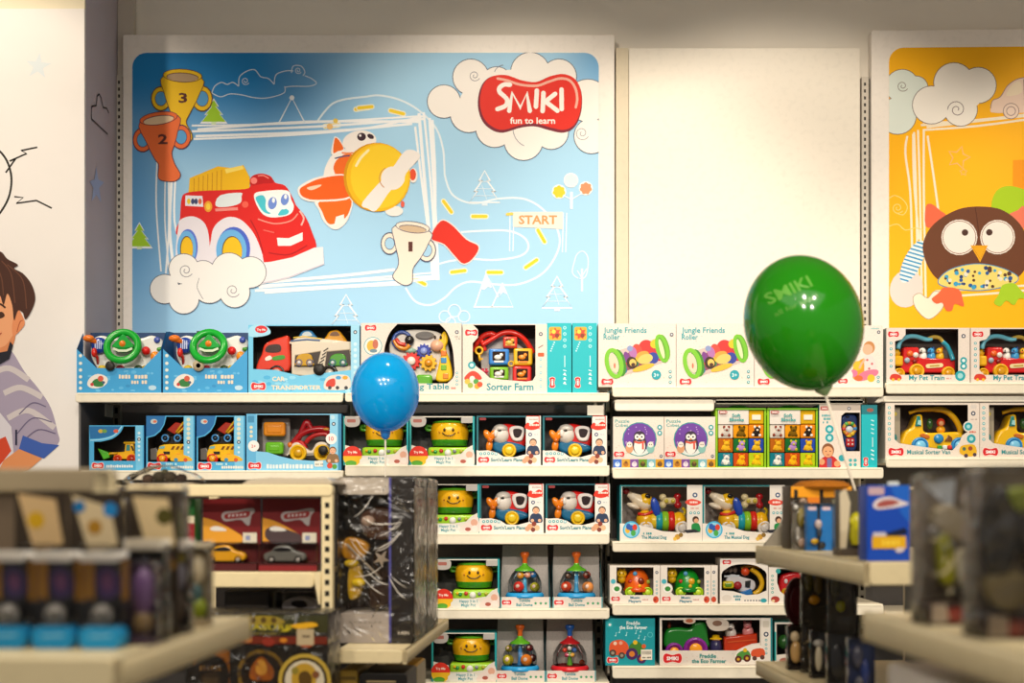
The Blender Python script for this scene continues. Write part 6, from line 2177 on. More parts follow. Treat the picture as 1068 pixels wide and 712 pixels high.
# under the shelf: dark carton, grey vehicle pack, and the wrapped treasure games
t = thing('dark_carton', 'plain dark carton under the car packs', 'carton', RW(R0, rackx(248), .12, .7006), LY)
b = MB(sC, 24, 150)
b.box(0, 0, 0, 48, 150, 60, '26221f', 'card', .5)
b.box(3, 4, -.4, 45, 40, .4, '322c28', 'card', .3)
b.build('carton', t)
t = thing('grey_vehicle_pack', 'clear pack with a grey toy vehicle, under the shelf beside the slotted post', 'toy pack', RW(R0, rackx(303), .10, .7006), LY)
b = MB(sC, 24, 150)
b.box(0, 60, 0, 46, 150, 50, '33302c', 'card', .5)
b.box(0, 0, 48, 46, 60, 50, '4a4442', 'card', .4)
b.build('backing_card', t)
b = MB(sC, 24, 150)
b.prism(cr([(8, 22), (6, 14), (14, 8), (26, 6), (38, 10), (44, 18), (40, 26), (20, 28)], True, 4), 12, 36, 'aaa4a6', 'plastic', 3)
b.prism(cr([(16, 14), (20, 10), (30, 10), (34, 16), (24, 18)], True, 3), 11, 14, '2a2628', 'plastic', 1)
b.wheel(14, 26, 10, 6, 8, '1c1a1a', '6a6460')
b.wheel(36, 26, 10, 6, 8, '1c1a1a', '6a6460')
b.box(8, 30, 14, 40, 59.9, 36, '2c2826', 'plastic', 1)
b.build('toy_vehicle', t)
b = MB(sC, 24, 150)
b.prism(rr(.5, .5, 45.5, 59.8, 3), 2, 47.8, 'e4e4e4', 'dome', 1)
b.build('clear_blister', t)

YT = 3.62
sT = YT / F


def game(label, z, hh, prints):
    t = thing('treasure_game_box', label, 'board game', RW(R0, WX(277, YT) - R0.location.x - .012, -.1801, z), LY, 'wrapped treasure game boxes')
    b = MB(sT, 75, hh, step=.1)
    b.box(0, 0, 0, 150, hh, 66, '241c12', 'card', .8)
    b.lay = 2
    prints(b, hh)
    b.build('carton', t)
    b = MB(sT, 75, hh)
    b.box(-.6, -.2, -2.4, 150.6, hh, 66.5, 'f0ece0', 'crinkle', .6)
    b.build('shrink_wrap', t)
    return t


def p_top(b, hh):
    b.rect(0, 2, 150, 20, '3a3a16')
    b.poly(cr([(52, 8), (62, 4), (90, 3), (104, 8), (98, 12), (58, 12)], True, 3), 'a08a26')
    for k in range(4): b.disc(60 + k * 11, 7.4, 3, '5a4412')
    b.text('TREASURE', 46, 17.4, 66, 'b8a824', .03, 5.4)
    blocks(b, 58, 22.4, 100, 2.4, '7a6a2a', 4)
    b.poly([(100, 19), (110, 14), (116, 12), (108, 19)], 'b8a824')
    b.rect(0, 24, 150, hh - 1, '6a2410')
    for x, y, q, c in ((46, 30, 6, 'a04a14'), (66, 28, 5, 'b8621a'), (88, 30, 7, '8a2c1c'), (104, 28, 4, 'c87a1c'), (128, 30, 9, 'a8481a'), (30, 30, 5, '7a3414')): b.disc(x, y, q, c, q * .6)
    b.rect(118, 16, 136, 33, 'b8a480'); blocks(b, 121, 25, 133, 3, '6a5a44', 2)
    b.poly(cr([(112, 12), (134, 9), (140, 13), (120, 16)], True, 3), 'e0a81c')


def p_low(b, hh):
    b.rect(8, 5, 46, hh, 'a0601c')
    b.disc(26, 32, 20, '241a10', 22)
    for a in range(6): b.rect(14 + a * 4, 22, 16.6 + a * 4, 27, 'a0763a')
    b.disc(26, 38, 11, '3a2a18'); b.rect(18, 34, 34, 42, '54422a')
    b.disc(80, 30, 26, '8a6a24', 26); b.disc(80, 30, 22, '2a1c10', 22)
    b.poly(cr([(68, 26), (74, 16), (80, 12), (86, 16), (93, 26), (90, 36), (70, 36)], True, 3), 'b8661c')
    b.poly(cr([(74, 22), (80, 14), (86, 22), (84, 30), (76, 30)], True, 3), 'd8a040')
    b.poly([(66, 42), (94, 42), (90, 48), (70, 48)], '14100c'); blocks(b, 70, 47, 92, 3.4, 'b89a50', 3)
    b.disc(126, 36, 28, 'b89a3a', 28); b.disc(126, 36, 24, '3a2a14', 24); b.disc(126, 36, 21, 'd0c4a8', 21)
    b.poly(cr([(112, 36), (116, 22), (128, 18), (138, 26), (136, 44), (118, 48)], True, 3), 'b8902a')
    b.poly(cr([(120, 30), (128, 26), (134, 34), (130, 46), (122, 44)], True, 3), '5a4012')
    b.disc(116, 26, 4, '8a7a2a'); b.disc(138, 30, 4, '7a4a2c')


hz2 = WZ(673, YT) - .7
game('shrink-wrapped dark game box with gold round emblems, bottom of its stack', .7006, hz2 / sT - .3, p_low)
game('shrink-wrapped olive game box lettered in gold, on top of its stack', .7006 + hz2 + .001, 33, p_top)

# things on the top rail
t = thing('clear_clamshell', 'clear plastic clamshell of dark balls lying on the rack top', 'toy pack', RW(R0, WX(166, 3.84) - R0.location.x, .035, 1.3845), LY)
sK = 3.84 / F
b = MB(sK, 36, 22)
b.prism(cr([(1, 22), (2, 13), (12, 9), (22, 4), (40, 2), (56, 8), (68, 12), (71, 22)], True, 3), -12, 24, 'ece6dc', 'dome', 2)
b.build('clear_shell', t)
b = MB(sK, 36, 22)
b.box(2, 20.6, -10, 70, 21.8, 22, 'cdbfa8', 'card', .3)
b.build('tray', t)
b = MB(sK, 36, 22)
for x, y, q, c in ((18, 16, 6, '4a3a30'), (30, 14, 7, '3a3428'), (42, 14, 7, '40382c'), (54, 15.5, 6, '3c3028'), (36, 9, 4, '5a5640')):
    b.ell(x, y, 6, q, q * .8, q, c, 'matte')
b.build('contents', t)
t = thing('flat_plastic_bag', 'flat clear plastic bag lying across the rack top and wrapped packs', 'bag', RW(R0, -.09, .03, 1.3845), LY)
b = MB(1)
pts = [(-.16, 0), (-.14, -.012), (-.08, -.018), (0, -.016), (.07, -.0175), (.085, -.008), (.088, 0)]
b.prism(pts, -.02, .2, 'b8ac98', 'plastic', .002)
b.build('bag', t)

# ---------- wrapped packs on the aisle shelf
PW, PH = .214, .468


def wrapped(label, y, content):
    t = thing('wrapped_toy_pack', label, 'toy pack', RW(R0, .191 - PW / 2 - .002, y, zs + .0006), LY, 'tall wrapped packs on the aisle shelf')
    b = MB(1, PW / 2, PH)
    D = .26
    b.box(0, 0, .2, PW, PH - .001, D, '4a4038', 'card', .002)
    b.box(0, PH - .085, .004, PW * .68, PH, .2, 'a39a94', 'card', .002)
    b.box(PW * .68, 0, .001, PW, PH, .2, '17110f', 'card', .002)
    b.box(0, 0, .004, PW * .68, .05, .2, 'b3a99d', 'card', .002)
    b.lay = 0
    b.line([(.02, PH - .045), (.085, PH - .045)], .003, '9a928c', d=.003)
    blocks_d = [(.03 + k * .014, PH - .062) for k in range(7)]
    for x, y_ in blocks_d: b.poly([(x, y_), (x + .009, y_), (x + .009, y_ + .006), (x, y_ + .006)], '8f8780', d=.0034)
    b.line([(PW * .69, .002), (PW * .69, PH - .002)], .006, '4a4a9a', d=.0006)
    # white lettering low on the black panel
    b.lay = 0
    vs, fs = text_mesh('1:43N', .02)
    x0, x1 = min(v[0] for v in vs), max(v[0] for v in vs)
    k = .03 / (x1 - x0)
    b.add([(PW * .80 + (u - x0) * k, PH - .026 - v * k, .0004) for u, v in vs], fs, 'd8d0c4')
    # brand patch and pale side print
    sx = PW + .0004
    for q0, q1, z0, z1, c in ((.01, .25, .03, .44, 'cdbba2'), (.05, .2, .05, .12, 'e2d6c8'), (.07, .18, .062, .085, '9a3a30'), (.03, .23, .2, .36, 'd8c08c'), (.02, .24, .40, .455, 'b5a592')):
        sx += .0003
        b.add([(sx, z0, q0), (sx, z0, q1), (sx, z1, q1), (sx, z1, q0)], [(0, 1, 2, 3)], c)
    b.build('carton', t)
    content(t)
    b = MB(1, PW / 2, PH)
    b.box(-.001, -.001, -.004, PW + .004, PH, D + .003, 'f2ece0', 'crinkle', .004)
    rw = random.Random(int(y * 100))
    for k in range(15):          # creases of the film, front and aisle side; pale ones are painted highlights
        x0, y0, a, L = rw.uniform(.02, PW - .05), rw.uniform(.08, PH - .1), rw.uniform(-.9, .9), rw.uniform(.04, .11)
        q = [(x0 + L * u * math.cos(a), y0 + L * u * math.sin(a) + .012 * math.sin(3 * u), -.0045) for u in (0, .25, .5, .75, 1)]
        q = [v for v in q if .004 < v[0] < PW - .004 and v[1] < PH - .012]
        if len(q) > 2: b.tube(q, [.0003] + [.0011] * (len(q) - 2) + [.0003], 'e6ded2', 'plastic', 5)
    for k in range(22):
        z0, y0, a, L = rw.uniform(.02, D - .03), rw.uniform(.1, PH - .06), rw.uniform(.6, 2.4), rw.uniform(.04, .12)
        q = [(PW + .0045, y0 + L * u * math.sin(a), z0 + L * u * math.cos(a) + .01 * math.sin(3 * u)) for u in (0, .25, .5, .75, 1)]
        q = [v for v in q if .004 < v[2] < D - .004 and v[1] < PH - .012]
        q = [(v[0] - .002, v[1], v[2]) for v in q]
        if len(q) > 2: b.tube(q, [.0004] + [.0016] * (len(q) - 2) + [.0004], 'd9ceb8' if k % 3 else '6a5a48', 'plastic', 5)
    b.build('clear_wrap', t)
    return t


def content1(t):
    b = MB(1, PW / 2, PH)
    b.box(.012, .052, .09, .06, .15, .16, '1d1a18', 'plastic', .006)
    b.prism(cr([(.05, .12), (.075, .09), (.12, .085), (.155, .10), (.155, .16), (.12, .18), (.07, .17)], True, 4), .06, .13, '3f2414', 'plastic', .008)
    b.ell(.075, .125, .06, .02, .016, .014, 'a89080')
    b.prism(cr([(.0, .20), (.02, .17), (.07, .185), (.078, .21), (.05, .235), (.01, .23)], True, 4), .04, .1, 'a87414', 'plastic', .008)
    b.prism(cr([(.02, .26), (.05, .25), (.06, .30), (.05, .34), (.02, .345)], True, 4), .05, .1, 'b8921a', 'plastic', .008)
    b.ell(.03, .245, .05, .022, .012, .012, 'c8a81c'); b.ell(.05, .30, .045, .02, .012, .012, 'd8b81c')
    b.prism(cr([(.1, .2), (.14, .19), (.15, .26), (.12, .3), (.09, .26)], True, 4), .06, .12, '2a1a12', 'plastic', .008)
    b.prism(star(.118, .232, .026, .4, 5, .2), .03, .045, '9a8c7c', 'plastic', .003)
    b.prism(cr([(.08, .31), (.13, .3), (.15, .34), (.12, .375), (.08, .37)], True, 4), .06, .12, '33231a', 'plastic', .008)
    b.tube([(.02, .19, .03), (.06, .23, .028), (.12, .29, .03)], .003, 'a09484')
    b.build('toy_figures', t)


wrapped('tall clear-wrapped pack with gold and brown figures, nearest on the aisle shelf', .205, content1)
wrapped('tall clear-wrapped pack standing behind the nearest wrapped pack', .485, content1)
# cartons on the lower aisle shelf
for label, x0, w_, y, hh, c, c2 in (('yellow-topped carton on the lower aisle shelf', .085, .10, .30, WZ(691, 4.15) - .6006, 'b8860e', 'a89a7c'), ('black carton with pale lettering on the lower aisle shelf', .06, .13, .065, WZ(700, 3.9) - .6006, '14110f', '14110f')):
    t = thing('carton', label, 'carton', RW(R0, x0 + w_ / 2, y, .6006), LY)
    b = MB(1, w_ / 2, hh, step=.0003)
    b.box(0, 0, 0, w_, hh, .2, c, 'card', .002)
    b.box(w_ - .0005, .004, .004, w_ + .0006, hh - .004, .196, c2, 'card')
    b.lay = 2
    b.rect(.02, .02, w_ - .03, .024, 'a8946a' if c[0] == '1' else '7a5a10')
    b.rect(.02, .03, w_ - .05, .036, '8a7a5c' if c[0] == '1' else '7a5a10')
    b.build('box', t)
t = thing('carton', 'flat mustard carton on the lower aisle shelf, left of the black carton', 'carton', RW(R0, .03, .09, .6006), LY)
hh = WZ(697, 3.9) - .6006
b = MB(1, .03, hh)
b.box(0.002, 0, 0, .05, hh, .3, '9a7c30', 'card', .002)
b.box(.006, .02, -.0006, .046, .03, .001, '6a5424', 'card')
b.build('box', t)

# ---------- nearest rack at the left
YN = 2.0
Xn = WX(122, YN)
t = thing('gondola_rack', 'blurred cream shop rack nearest the camera on the left', 'rack', (Xn, YN, 0), LY)
R1 = t
zn = WZ(686, YN)
lipped_shelf(t, -.44, 0, 0, .70, zn, .046, front=True, right=True)
lipped_shelf(t, -.44, 0, 0, .70, .75, .046, front=True, right=True)
zt1 = WZ(488, 2.35)
b = MB(1)
b.box(-.75, -zt1, .36, -.135, -zt1 + .04, .39, '9d8d70', 'powder', .004)
b.build('top_rail', t)
posts(t, (-.152,), .36, zt1 - .001, .034)
posts(t, (-.72,), .36, zt1 - .001, .034)
b = MB(1)
b.box(-.70, -zt1 + .04, .375, -.17, -.2, .389, '6a5a48', 'powder')
b.build('back_panel', t)


def n1(x, y): return RW(R1, x, y, zn + .0006)


def figpack(label, x, y, c1, c2, k=1.0, group='small figure packs on the nearest shelf'):
    """small upright clear pack: printed card, helmeted figure, coloured base"""
    t = thing('figure_pack', label, 'toy pack', n1(x, y), LY, group)
    W_, H_ = .062 * k, .138 * k
    b = MB(1, W_ / 2, H_, step=.0003)
    b.box(0, .004, .04, W_, H_ - .001, .043, '120e16', 'card')
    b.lay = 0
    b.poly(cr([(W_ * .2, H_ * .2), (W_ * .5, H_ * .12), (W_ * .8, H_ * .24), (W_ * .74, H_ * .44), (W_ * .3, H_ * .46)], True, 3), c1, d=.0394)
    b.poly(cr([(W_ * .34, H_ * .28), (W_ * .5, H_ * .2), (W_ * .62, H_ * .3), (W_ * .5, H_ * .4)], True, 3), '6a3a6a', d=.039)
    b.poly([(0, 0.006), (W_ * .16, .006), (W_ * .16, H_ * .5), (0, H_ * .45)], 'a8741a', d=.0392)
    b.poly([(W_ * .84, 0.006), (W_, .006), (W_, H_ * .48), (W_ * .84, H_ * .5)], 'a8741a', d=.0392)
    b.build('backing_card', t)
    b = MB(1, W_ / 2, H_)
    b.box(0, H_ * .76, .002, W_, H_, .042, c2, 'card', .002)
    b.line([(W_ * .25, H_ * .86), (W_ * .8, H_ * .85)], .002, '9ad4ea', d=.0016)
    b.build('base_card', t)
    b = MB(1, W_ / 2, H_)
    b.ell(W_ * .46, H_ * .64, .022, W_ * .27, H_ * .12, .014, '8a8680', t0=0, t1=PI * .75)
    b.ell(W_ * .40, H_ * .65, .0095, .005, .006, .003, '1c1814'); b.ell(W_ * .58, H_ * .65, .0095, .005, .006, .003, '1c1814')
    b.build('helmeted_figure', t)
    b = MB(1, W_ / 2, H_)
    b.box(.0005, .0, .0, W_ - .0005, H_ * .755, .0395, 'f0ece8', 'dome', .003)
    b.box(.002, -.004, .002, W_ - .002, .0055, .044, 'fbf6ee', 'plastic', .002)  # white strip stands in for light glinting on the case top
    b.build('clear_case', t)
    return t


figpack('small blue-based figure pack at the left edge of the nearest shelf', -.207, .10, '3a2a5a', '1687bd')
figpack('small blue-based figure pack, second along the nearest shelf', -.135, .10, '3a2458', '1a8cc4')
figpack('small blue-based figure pack, third along the nearest shelf, by its corner', -.063, .10, '42285e', '1f94cc')


def card(label, x, y, z0, w_, h_, c, tilt, bits):
    t = thing('carded_toy', label, 'toy pack', RW(R1, x, y, zn + .0006), LY, 'tall carded toys behind the figure packs')
    b = MB(1, w_ / 2, h_)
    b.box(0, 0, .02, w_, h_, .024, '33281c', 'card')
    q = [(w_ * .05, .004), (w_ * .8, .004 + tilt), (w_ * .95, h_ * .36), (w_ * .4, h_ * .44)]
    b.poly(q, c, d=.0195)
    for px, py, r, cc in bits: b.poly(circ(px * w_, py * h_, r, None, 14), cc, d=.019)
    b.build('backing_card', t)
    b = MB(1, w_ / 2, h_)
    b.prism(cr([(w_ * .2, h_ * .5), (w_ * .5, h_ * .4), (w_ * .85, h_ * .48), (w_ * .8, h_ * .72), (w_ * .25, h_ * .74)], True, 4), .004, .019, '2a2012', 'plastic', .004)
    b.ell(w_ * .5, h_ * .55, .006, .012, .016, .008, '7a6a1c')
    b.build('figure', t)
    b = MB(1, w_ / 2, h_)
    b.box(w_ * .1, h_ * .36, -.004, w_ * .92, h_ - .004, .0196, 'efeae2', 'dome', .004)
    b.build('clear_blister', t)


hc = WZ(512, 2.3) - zn
card('tall carded toy with a tilted cream and yellow header, left edge of the nearest shelf', -.225, .26, 0, .085, hc, 'c8a878', .01, ((.42, .2, .014, 'c89c10'),))
card('tall carded toy with a cream header and blue corner, middle of the nearest shelf', -.135, .26, 0, .085, hc * .99, 'cdb890', .02, ((.2, .1, .01, '146aa0'), (.8, .12, .012, '1a7ab8'), (.5, .24, .012, 'a8781c')))
card('tall carded toy with a pale header and olive spot, beside the rack post', -.048, .29, 0, .08, hc * .98, 'd2b98a', .004, ((.72, .16, .014, '4a4410'), (.5, .5, .014, 'a89a1c'), (.8, .5, .012, 'a8741a')))


def clearpack(label, x, y, w_, h_, d_, body, inner, cap=None, kind='dome'):
    t = thing('clear_toy_pack', label, 'toy pack', n1(x, y), LY, 'clear packs along the nearest shelf')
    b = MB(1, w_ / 2, h_)
    b.box(.001, h_ * .04, d_ - .004, w_ - .001, h_, d_, body, 'card')
    b.box(.001, h_ * .9, .001, w_ - .001, h_, d_ - .004, body, 'card')
    b.build('backing_card', t)
    b = MB(1, w_ / 2, h_)
    for (cx, cy, rx, ry, c) in inner:
        b.ell(cx * w_, cy * h_, d_ * .55, rx * w_, ry * h_, d_ * .3, c)
    b.build('toy', t)
    b = MB(1, w_ / 2, h_)
    b.box(0, 0, 0, w_, h_ * .995, d_ + .001, 'f0ece4', kind, .004)
    if cap: b.box(.001, -.005, .001, w_ - .001, .002, d_, cap, 'plastic', .002)  # pale strip painted as the highlight along the case's top edge
    b.build('clear_case', t)


clearpack('clear pack with purple insides at the rack corner', -.026, .165, .045, .13, .05, '4a3a4c', ((.5, .4, .4, .3, '6a4a78'), (.5, .75, .35, .15, '8a7048')))
clearpack('clear pack with a navy and yellow toy on the nearest shelf', -.036, .22, .062, .15, .045, '14141c', ((.4, .35, .3, .25, '12183a'), (.7, .3, .2, .15, '5a5010'), (.5, .8, .4, .12, '7a7020'), (.45, .6, .3, .12, '2a1a1c')), 'f0e6d2')
clearpack('clear pack with a grey toy beside the navy one', -.031, .345, .05, .145, .05, '4a4440', ((.5, .35, .35, .2, '8a8490'), (.5, .7, .35, .2, '5a4a3c'), (.6, .15, .2, .08, '8a7a1c')), 'f0e8dc')
clearpack('small clear bottle pack with green base near the shelf end', -.03, .47, .046, .14, .045, 'a8987c', ((.5, .78, .4, .14, '8a9a1c'), (.4, .6, .3, .16, '4a6a6a'), (.5, .3, .3, .2, 'cfc0a0')), 'd8c8a8')
t = thing('clear_toy_pack', 'tall crumpled clear pack with a dark grey toy behind the corner of the nearest shelf', 'toy pack', n1(-.14, .56), LY, 'clear packs along the nearest shelf')
b = MB(1, .06, .25)
b.box(.002, .01, .05, .118, .25, .054, '5a5048', 'card')
b.prism(cr([(.03, .03), (.06, .015), (.075, .05), (.07, .1), (.04, .11), (.02, .08)], True, 4), .02, .045, '2a2624', 'plastic', .005)
b.prism(cr([(.012, .1), (.06, .115), (.085, .15), (.06, .2), (.015, .19)], True, 4), .02, .045, '8a7c6c', 'plastic', .005)
b.prism(cr([(.085, .06), (.11, .05), (.114, .14), (.09, .17)], True, 4), .02, .045, '7a7c4a', 'plastic', .004)
b.build('toy', t)
b = MB(1, .06, .25)
b.box(0, 0, .006, .12, .2495, .056, 'efe8dc', 'crinkle', .006)
b.build('clear_wrap', t)

# ---------- rack right of the aisle
YR = 3.1
t = thing('gondola_rack', 'blurred cream shop rack right of the aisle, under the green balloon stick', 'rack', (WX(905, YR), YR, 0), RY)
R2 = t
zr = WZ(586, YR)
lipped_shelf(t, 0, .42, 0, 1.02, zr, .05, front=True, left=True)
z2 = WZ(690, 4.1)
lipped_shelf(t, 0, .42, 0, 1.02, z2, .04, front=True, left=True)
lipped_shelf(t, 0, .42, 0, 1.02, .35, .04, front=True, left=True)
posts(t, (.44,), -.01, 1.38)
posts(t, (.44,), 1.0, 1.38, slots=False)
b = MB(1)
b.box(.42, -1.37, .02, .44, -.05, 1.0, '3a332c', 'powder')
b.build('back_panel', t)
b = MB(1)
b.prism([(0.004, -zr - .002), (.10, -zr - .002), (.12, -zr - .125), (.075, -zr - .11), (.05, -zr - .06)], .985, 1.0, 'a59c8c', 'powder', .002)
b.build('end_bracket', t)


def n2(x, y, z=None): return RW(R2, x, y, (zr if z is None else z) + .0006)


def r2x(px, y):
    Y = YR + y
    return WX(px, Y) - (R2.location.x - .0566 * y)


# blue train box
t = thing('blue_toy_box', 'bright blue toy box with a yellow stripe at the rack corner right of the aisle', 'toy box', n2(r2x(927, .035), .035), RY)
s3 = 3.14 / F
b = MB(s3, 22.5, 79, step=.08)
b.box(0, 0, 0, 45, 79, 30, '0f47b4', 'card', .5)
b.lay = 3
b.poly([(24, 0), (45, 0), (45, 40), (36, 30)], '1a62c8')
b.rect(1, 2, 18, 10, 'c8a8b0', 2)
b.poly(cr([(6, 20), (12, 14), (24, 12), (36, 16), (44, 19), (36, 22), (24, 24), (10, 25)], True, 3), 'e4d8d8')
b.poly(cr([(10, 20), (16, 16), (26, 15), (34, 18), (24, 21.6), (12, 23)], True, 3), 'a8504a')
b.poly([(20, 50), (40, 44), (43, 50), (22, 56)], '101a3a')
b.rect(6, 49, 20, 54, 'c8c4d0', 1)
b.poly(rr(5, 53, 41, 66, 1), 'e2ac14'); blocks(b, 9, 63, 36, 7, 'f2cc3a', 2)
b.poly(cr([(30, 66), (38, 65), (38, 69), (31, 70)], True, 3), 'cfc4cc')
b.poly([(12, -.1), (32, -.1), (32, .3), (12, .3)], '9ac0e8')
b.build('carton', t)
b = MB(s3, 22.5, 79)
b.box(24, -4, 6, 36, .2, 8, 'd8dcd4', 'plastic', .4)
b.build('hang_tab', t)
# twin blue blister
yb = .62
t = thing('twin_blue_pack', 'small pack with two light blue cards side by side, left of the bright blue box', 'toy pack', n2(r2x(857, yb), yb), RY)
s3 = (YR + yb) / F
b = MB(s3, 15, 50, step=.08)
b.box(0, 0, 10, 30, 50, 11, '1c2430', 'card')
for x in (0, 16):
    b.box(x, 1, 8, x + 13, 50, 9.9, '1878c4', 'card', .2)
b.lay = 0
b.poly(rr(3, 3.6, 12, 7.6, 1.4), 'd8c0c8', d=7.8); b.poly(rr(18, 3.6, 27, 7.6, 1.4), 'd8c0c8', d=7.8)
b.build('backing_card', t)
b = MB(s3, 15, 50)
b.ell(13, 22, 5, 4, 5, 4, 'b8a8a8'); b.ell(14, 30, 5, 3, 6, 3, '2a3444'); b.ell(9, 40, 5, 4, 3, 3, 'c8a01a'); b.ell(17, 44, 5, 4, 4, 3, '16181c')
b.build('figures', t)
b = MB(s3, 15, 50)
b.box(0, 0, 0, 30, 49.8, 8, 'f2f0ec', 'dome', 1)
b.build('clear_case', t)
# orange crate box at the back and the cream carton with a yellow figure
yb = .76
s3 = (YR + yb) / F
t = thing('orange_toy_box', 'orange and dark toy box with a rounded top, behind the blue boxes', 'toy box', n2(r2x(857, yb), yb), RY)
b = MB(s3, 33, 70, step=.08)
b.box(0, 4, 0, 66, 70, 34, '3a2c1c', 'card', .6)
b.lathe([(30, 0), (29, 3), (22, 6), (10, 7), (.01, 7.4)], 38, 5, 17, 'a8641a', 'matte', 18)
b.lay = 6
b.rect(1, 4.6, 65, 16, 'e89a16'); b.rect(18, 16, 34, 27, 'd8781a')
for x in (4, 31, 48): b.rect(x, 8, x + 4, 30, '1c1812')
b.poly(cr([(8, 22), (14, 17), (22, 26), (20, 34), (9, 32)], True, 3), 'c8a890')
b.disc(40, 26, 4, 'e0d8d0', 1.6); b.rect(2, 34, 64, 69, '2a241c')
b.rect(44, 18, 64, 60, '6a6a58'); b.rect(46, 30, 62, 50, '3a5a5a')
b.build('carton', t)
yb = .30
s3 = (YR + yb) / F
t = thing('cream_figure_box', 'cream open carton with a yellow figure, directly left of the bright blue box', 'toy box', n2(r2x(891, yb), yb), RY)
b = MB(s3, 12, 70)
b.box(0, 1, 6, 24, 68, 30, '4a4438', 'card', .4)
b.prism([(-2, 4), (4, 0), (9, 14), (7, 40), (4, 66), (-2, 68)], 2, 6, 'cdbfa2', 'card', .4)
b.box(-2, 62, 0, 24, 70, 30, '4a4036', 'card', .4)
b.build('carton', t)
b = MB(s3, 12, 70)
b.lathe([(5, 0), (7, 8), (6, 20), (7, 26), (4, 32), (.01, 34)], 15, 58, 2.4, 'b8b012', n=14)
b.ell(10, 34, 0, 2.4, 4, 2.4, 'c8c01a'); b.ell(20, 44, 0, 2.4, 4, 2.4, 'a8a010')
b.build('figure', t)
# clear clamshells at the far end
yb = .67
s3 = (YR + yb) / F
t = thing('clear_clamshell', 'narrow clear clamshell at the far end of the rack right of the aisle', 'toy pack', n2(r2x(836, yb), yb), RY)
b = MB(s3, 8, 52)
b.box(1, 2, 12, 15, 52, 13, '7a7468', 'card')
b.ell(9, 18, 7, 4, 10, 3, '8a7a2a'); b.ell(6, 36, 7, 3, 9, 3, '9a948c'); b.ell(10, 44, 7, 4, 5, 3, 'b89a88')
b.ell(3, 7, 5, 2.6, 2.6, 2, 'f2f0ec')
b.build('toy', t)
b = MB(s3, 8, 52)
b.box(0, 0, 0, 16, 51.8, 14, 'ece8e0', 'crinkle', 2)
b.build('clear_shell', t)
# lower shelf goods
yb = .88
s3 = (YR + yb) / F
hd_ = (zr - .055 - z2) / s3


def lowpack(nm, label, px, yb, w_, h_, d_, c, bits, wrap='dome'):
    s3 = (YR + yb) / F
    t = thing(nm, label, 'toy pack', n2(r2x(px, yb), yb, z2), RY)
    b = MB(s3, w_ / 2, h_)
    b.box(0, 1, d_ - 1, w_, h_, d_, c, 'card')
    b.box(0, h_ - 4, 0, w_, h_, d_ - 1, c, 'card')
    b.build('backing_card', t)
    b = MB(s3, w_ / 2, h_)
    for x, y, rx, ry, cc in bits: b.ell(x, y, d_ * .5, rx, ry, d_ * .3, cc)
    b.build('toy', t)
    b = MB(s3, w_ / 2, h_)
    b.box(-.3, 0, -.5, w_ + .3, h_ - .2, d_ + .3, 'eae6e0', wrap, 1.5)
    b.build('clear_case', t)
    return t


lowpack('figure_pack', 'clear pack with a beige figure, on the lower shelf right of the aisle', 836, .80, 26, 46, 14, '2c2420', ((8, 12, 5, 6, 'e0c8a0'), (9, 28, 6, 12, 'd8ac6c'), (18, 24, 4, 14, '3a2a24')))
lowpack('figure_pack', 'clear pack with a pale slim figure, beside the beige figure pack', 858, .62, 22, 50, 14, '201c1c', ((9, 14, 6, 4, 'b8b4ac'), (9, 30, 4, 14, 'd0c4a8'), (16, 30, 4, 16, '1c1a1c')))
lowpack('figure_pack', 'dark clear pack in the middle of the lower shelf right of the aisle', 880, .42, 30, 58, 14, '1c1a1c', ((10, 30, 7, 20, '14141a'), (22, 24, 5, 16, '33303a')))
lowpack('blue_edged_pack', 'dark pack with a blue edge, lower shelf beside the white window box', 900, .20, 26, 66, 16, '14224a', ((10, 20, 6, 12, '3a3a4a'), (18, 36, 5, 14, '142a6a'), (12, 48, 5, 8, '4a4a54')))
t = thing('dark_red_disc', 'dark red round toy standing on edge on the lower shelf right of the aisle', 'toy', n2(r2x(832, .9), .9, z2), RY)
s3 = 4.0 / F
b = MB(s3, 14, 92)
b.prism(circ(14, 25, 13.5, 25, 26), 0, 6, '3a0d10', 'plastic', 2)
b.prism(circ(14, 25, 8, 16, 20), -1, .5, '4a1216', 'plastic', .6)
b.build('disc', t)
b = MB(s3, 14, 92)
b.box(6, 49, 1, 22, 92, 6, '1c1416', 'card', .6)
b.build('stand', t)
for px, yb, c, bits in ((852, .74, '3a342a', ((8, 12, 5, 9, '5a5424'), (18, 14, 5, 10, '6a5a34'), (14, 30, 6, 5, 'd8981c'))), (880, .60, '3a3430', ((8, 14, 5, 12, '4a4a3a'), (14, 34, 5, 6, 'b8b81c')))):
    lowpack('hanging_clear_pack', 'tall clear pack of brown and yellow pieces %s' % ('beside the dark red disc' if px < 860 else 'above the slim figure pack'), px, yb, 30, (zr - .06 - z2) / ((YR + yb) / F), 10, c, bits, 'crinkle')

# ---------- nearest rack at the right
YQ = 2.47
t = thing('gondola_rack', 'blurred cream shop rack nearest the camera on the right', 'rack', (WX(907, YQ), YQ, 0), RY)
R3 = t
zq = WZ(638, YQ)
lipped_shelf(t, 0, .40, -1.05, 0, zq, .05, front=False, left=True)
lipped_shelf(t, 0, .40, -1.05, 0, .72, .05, front=False, left=True)
b = MB(1)
b.box(.40, -1.38, -1.05, .42, -.02, .0, '4a4238', 'powder')
b.build('back_panel', t)
posts(t, (.43,), -.03, 1.38, slots=False)
posts(t, (.43,), -1.05, 1.38, slots=False)


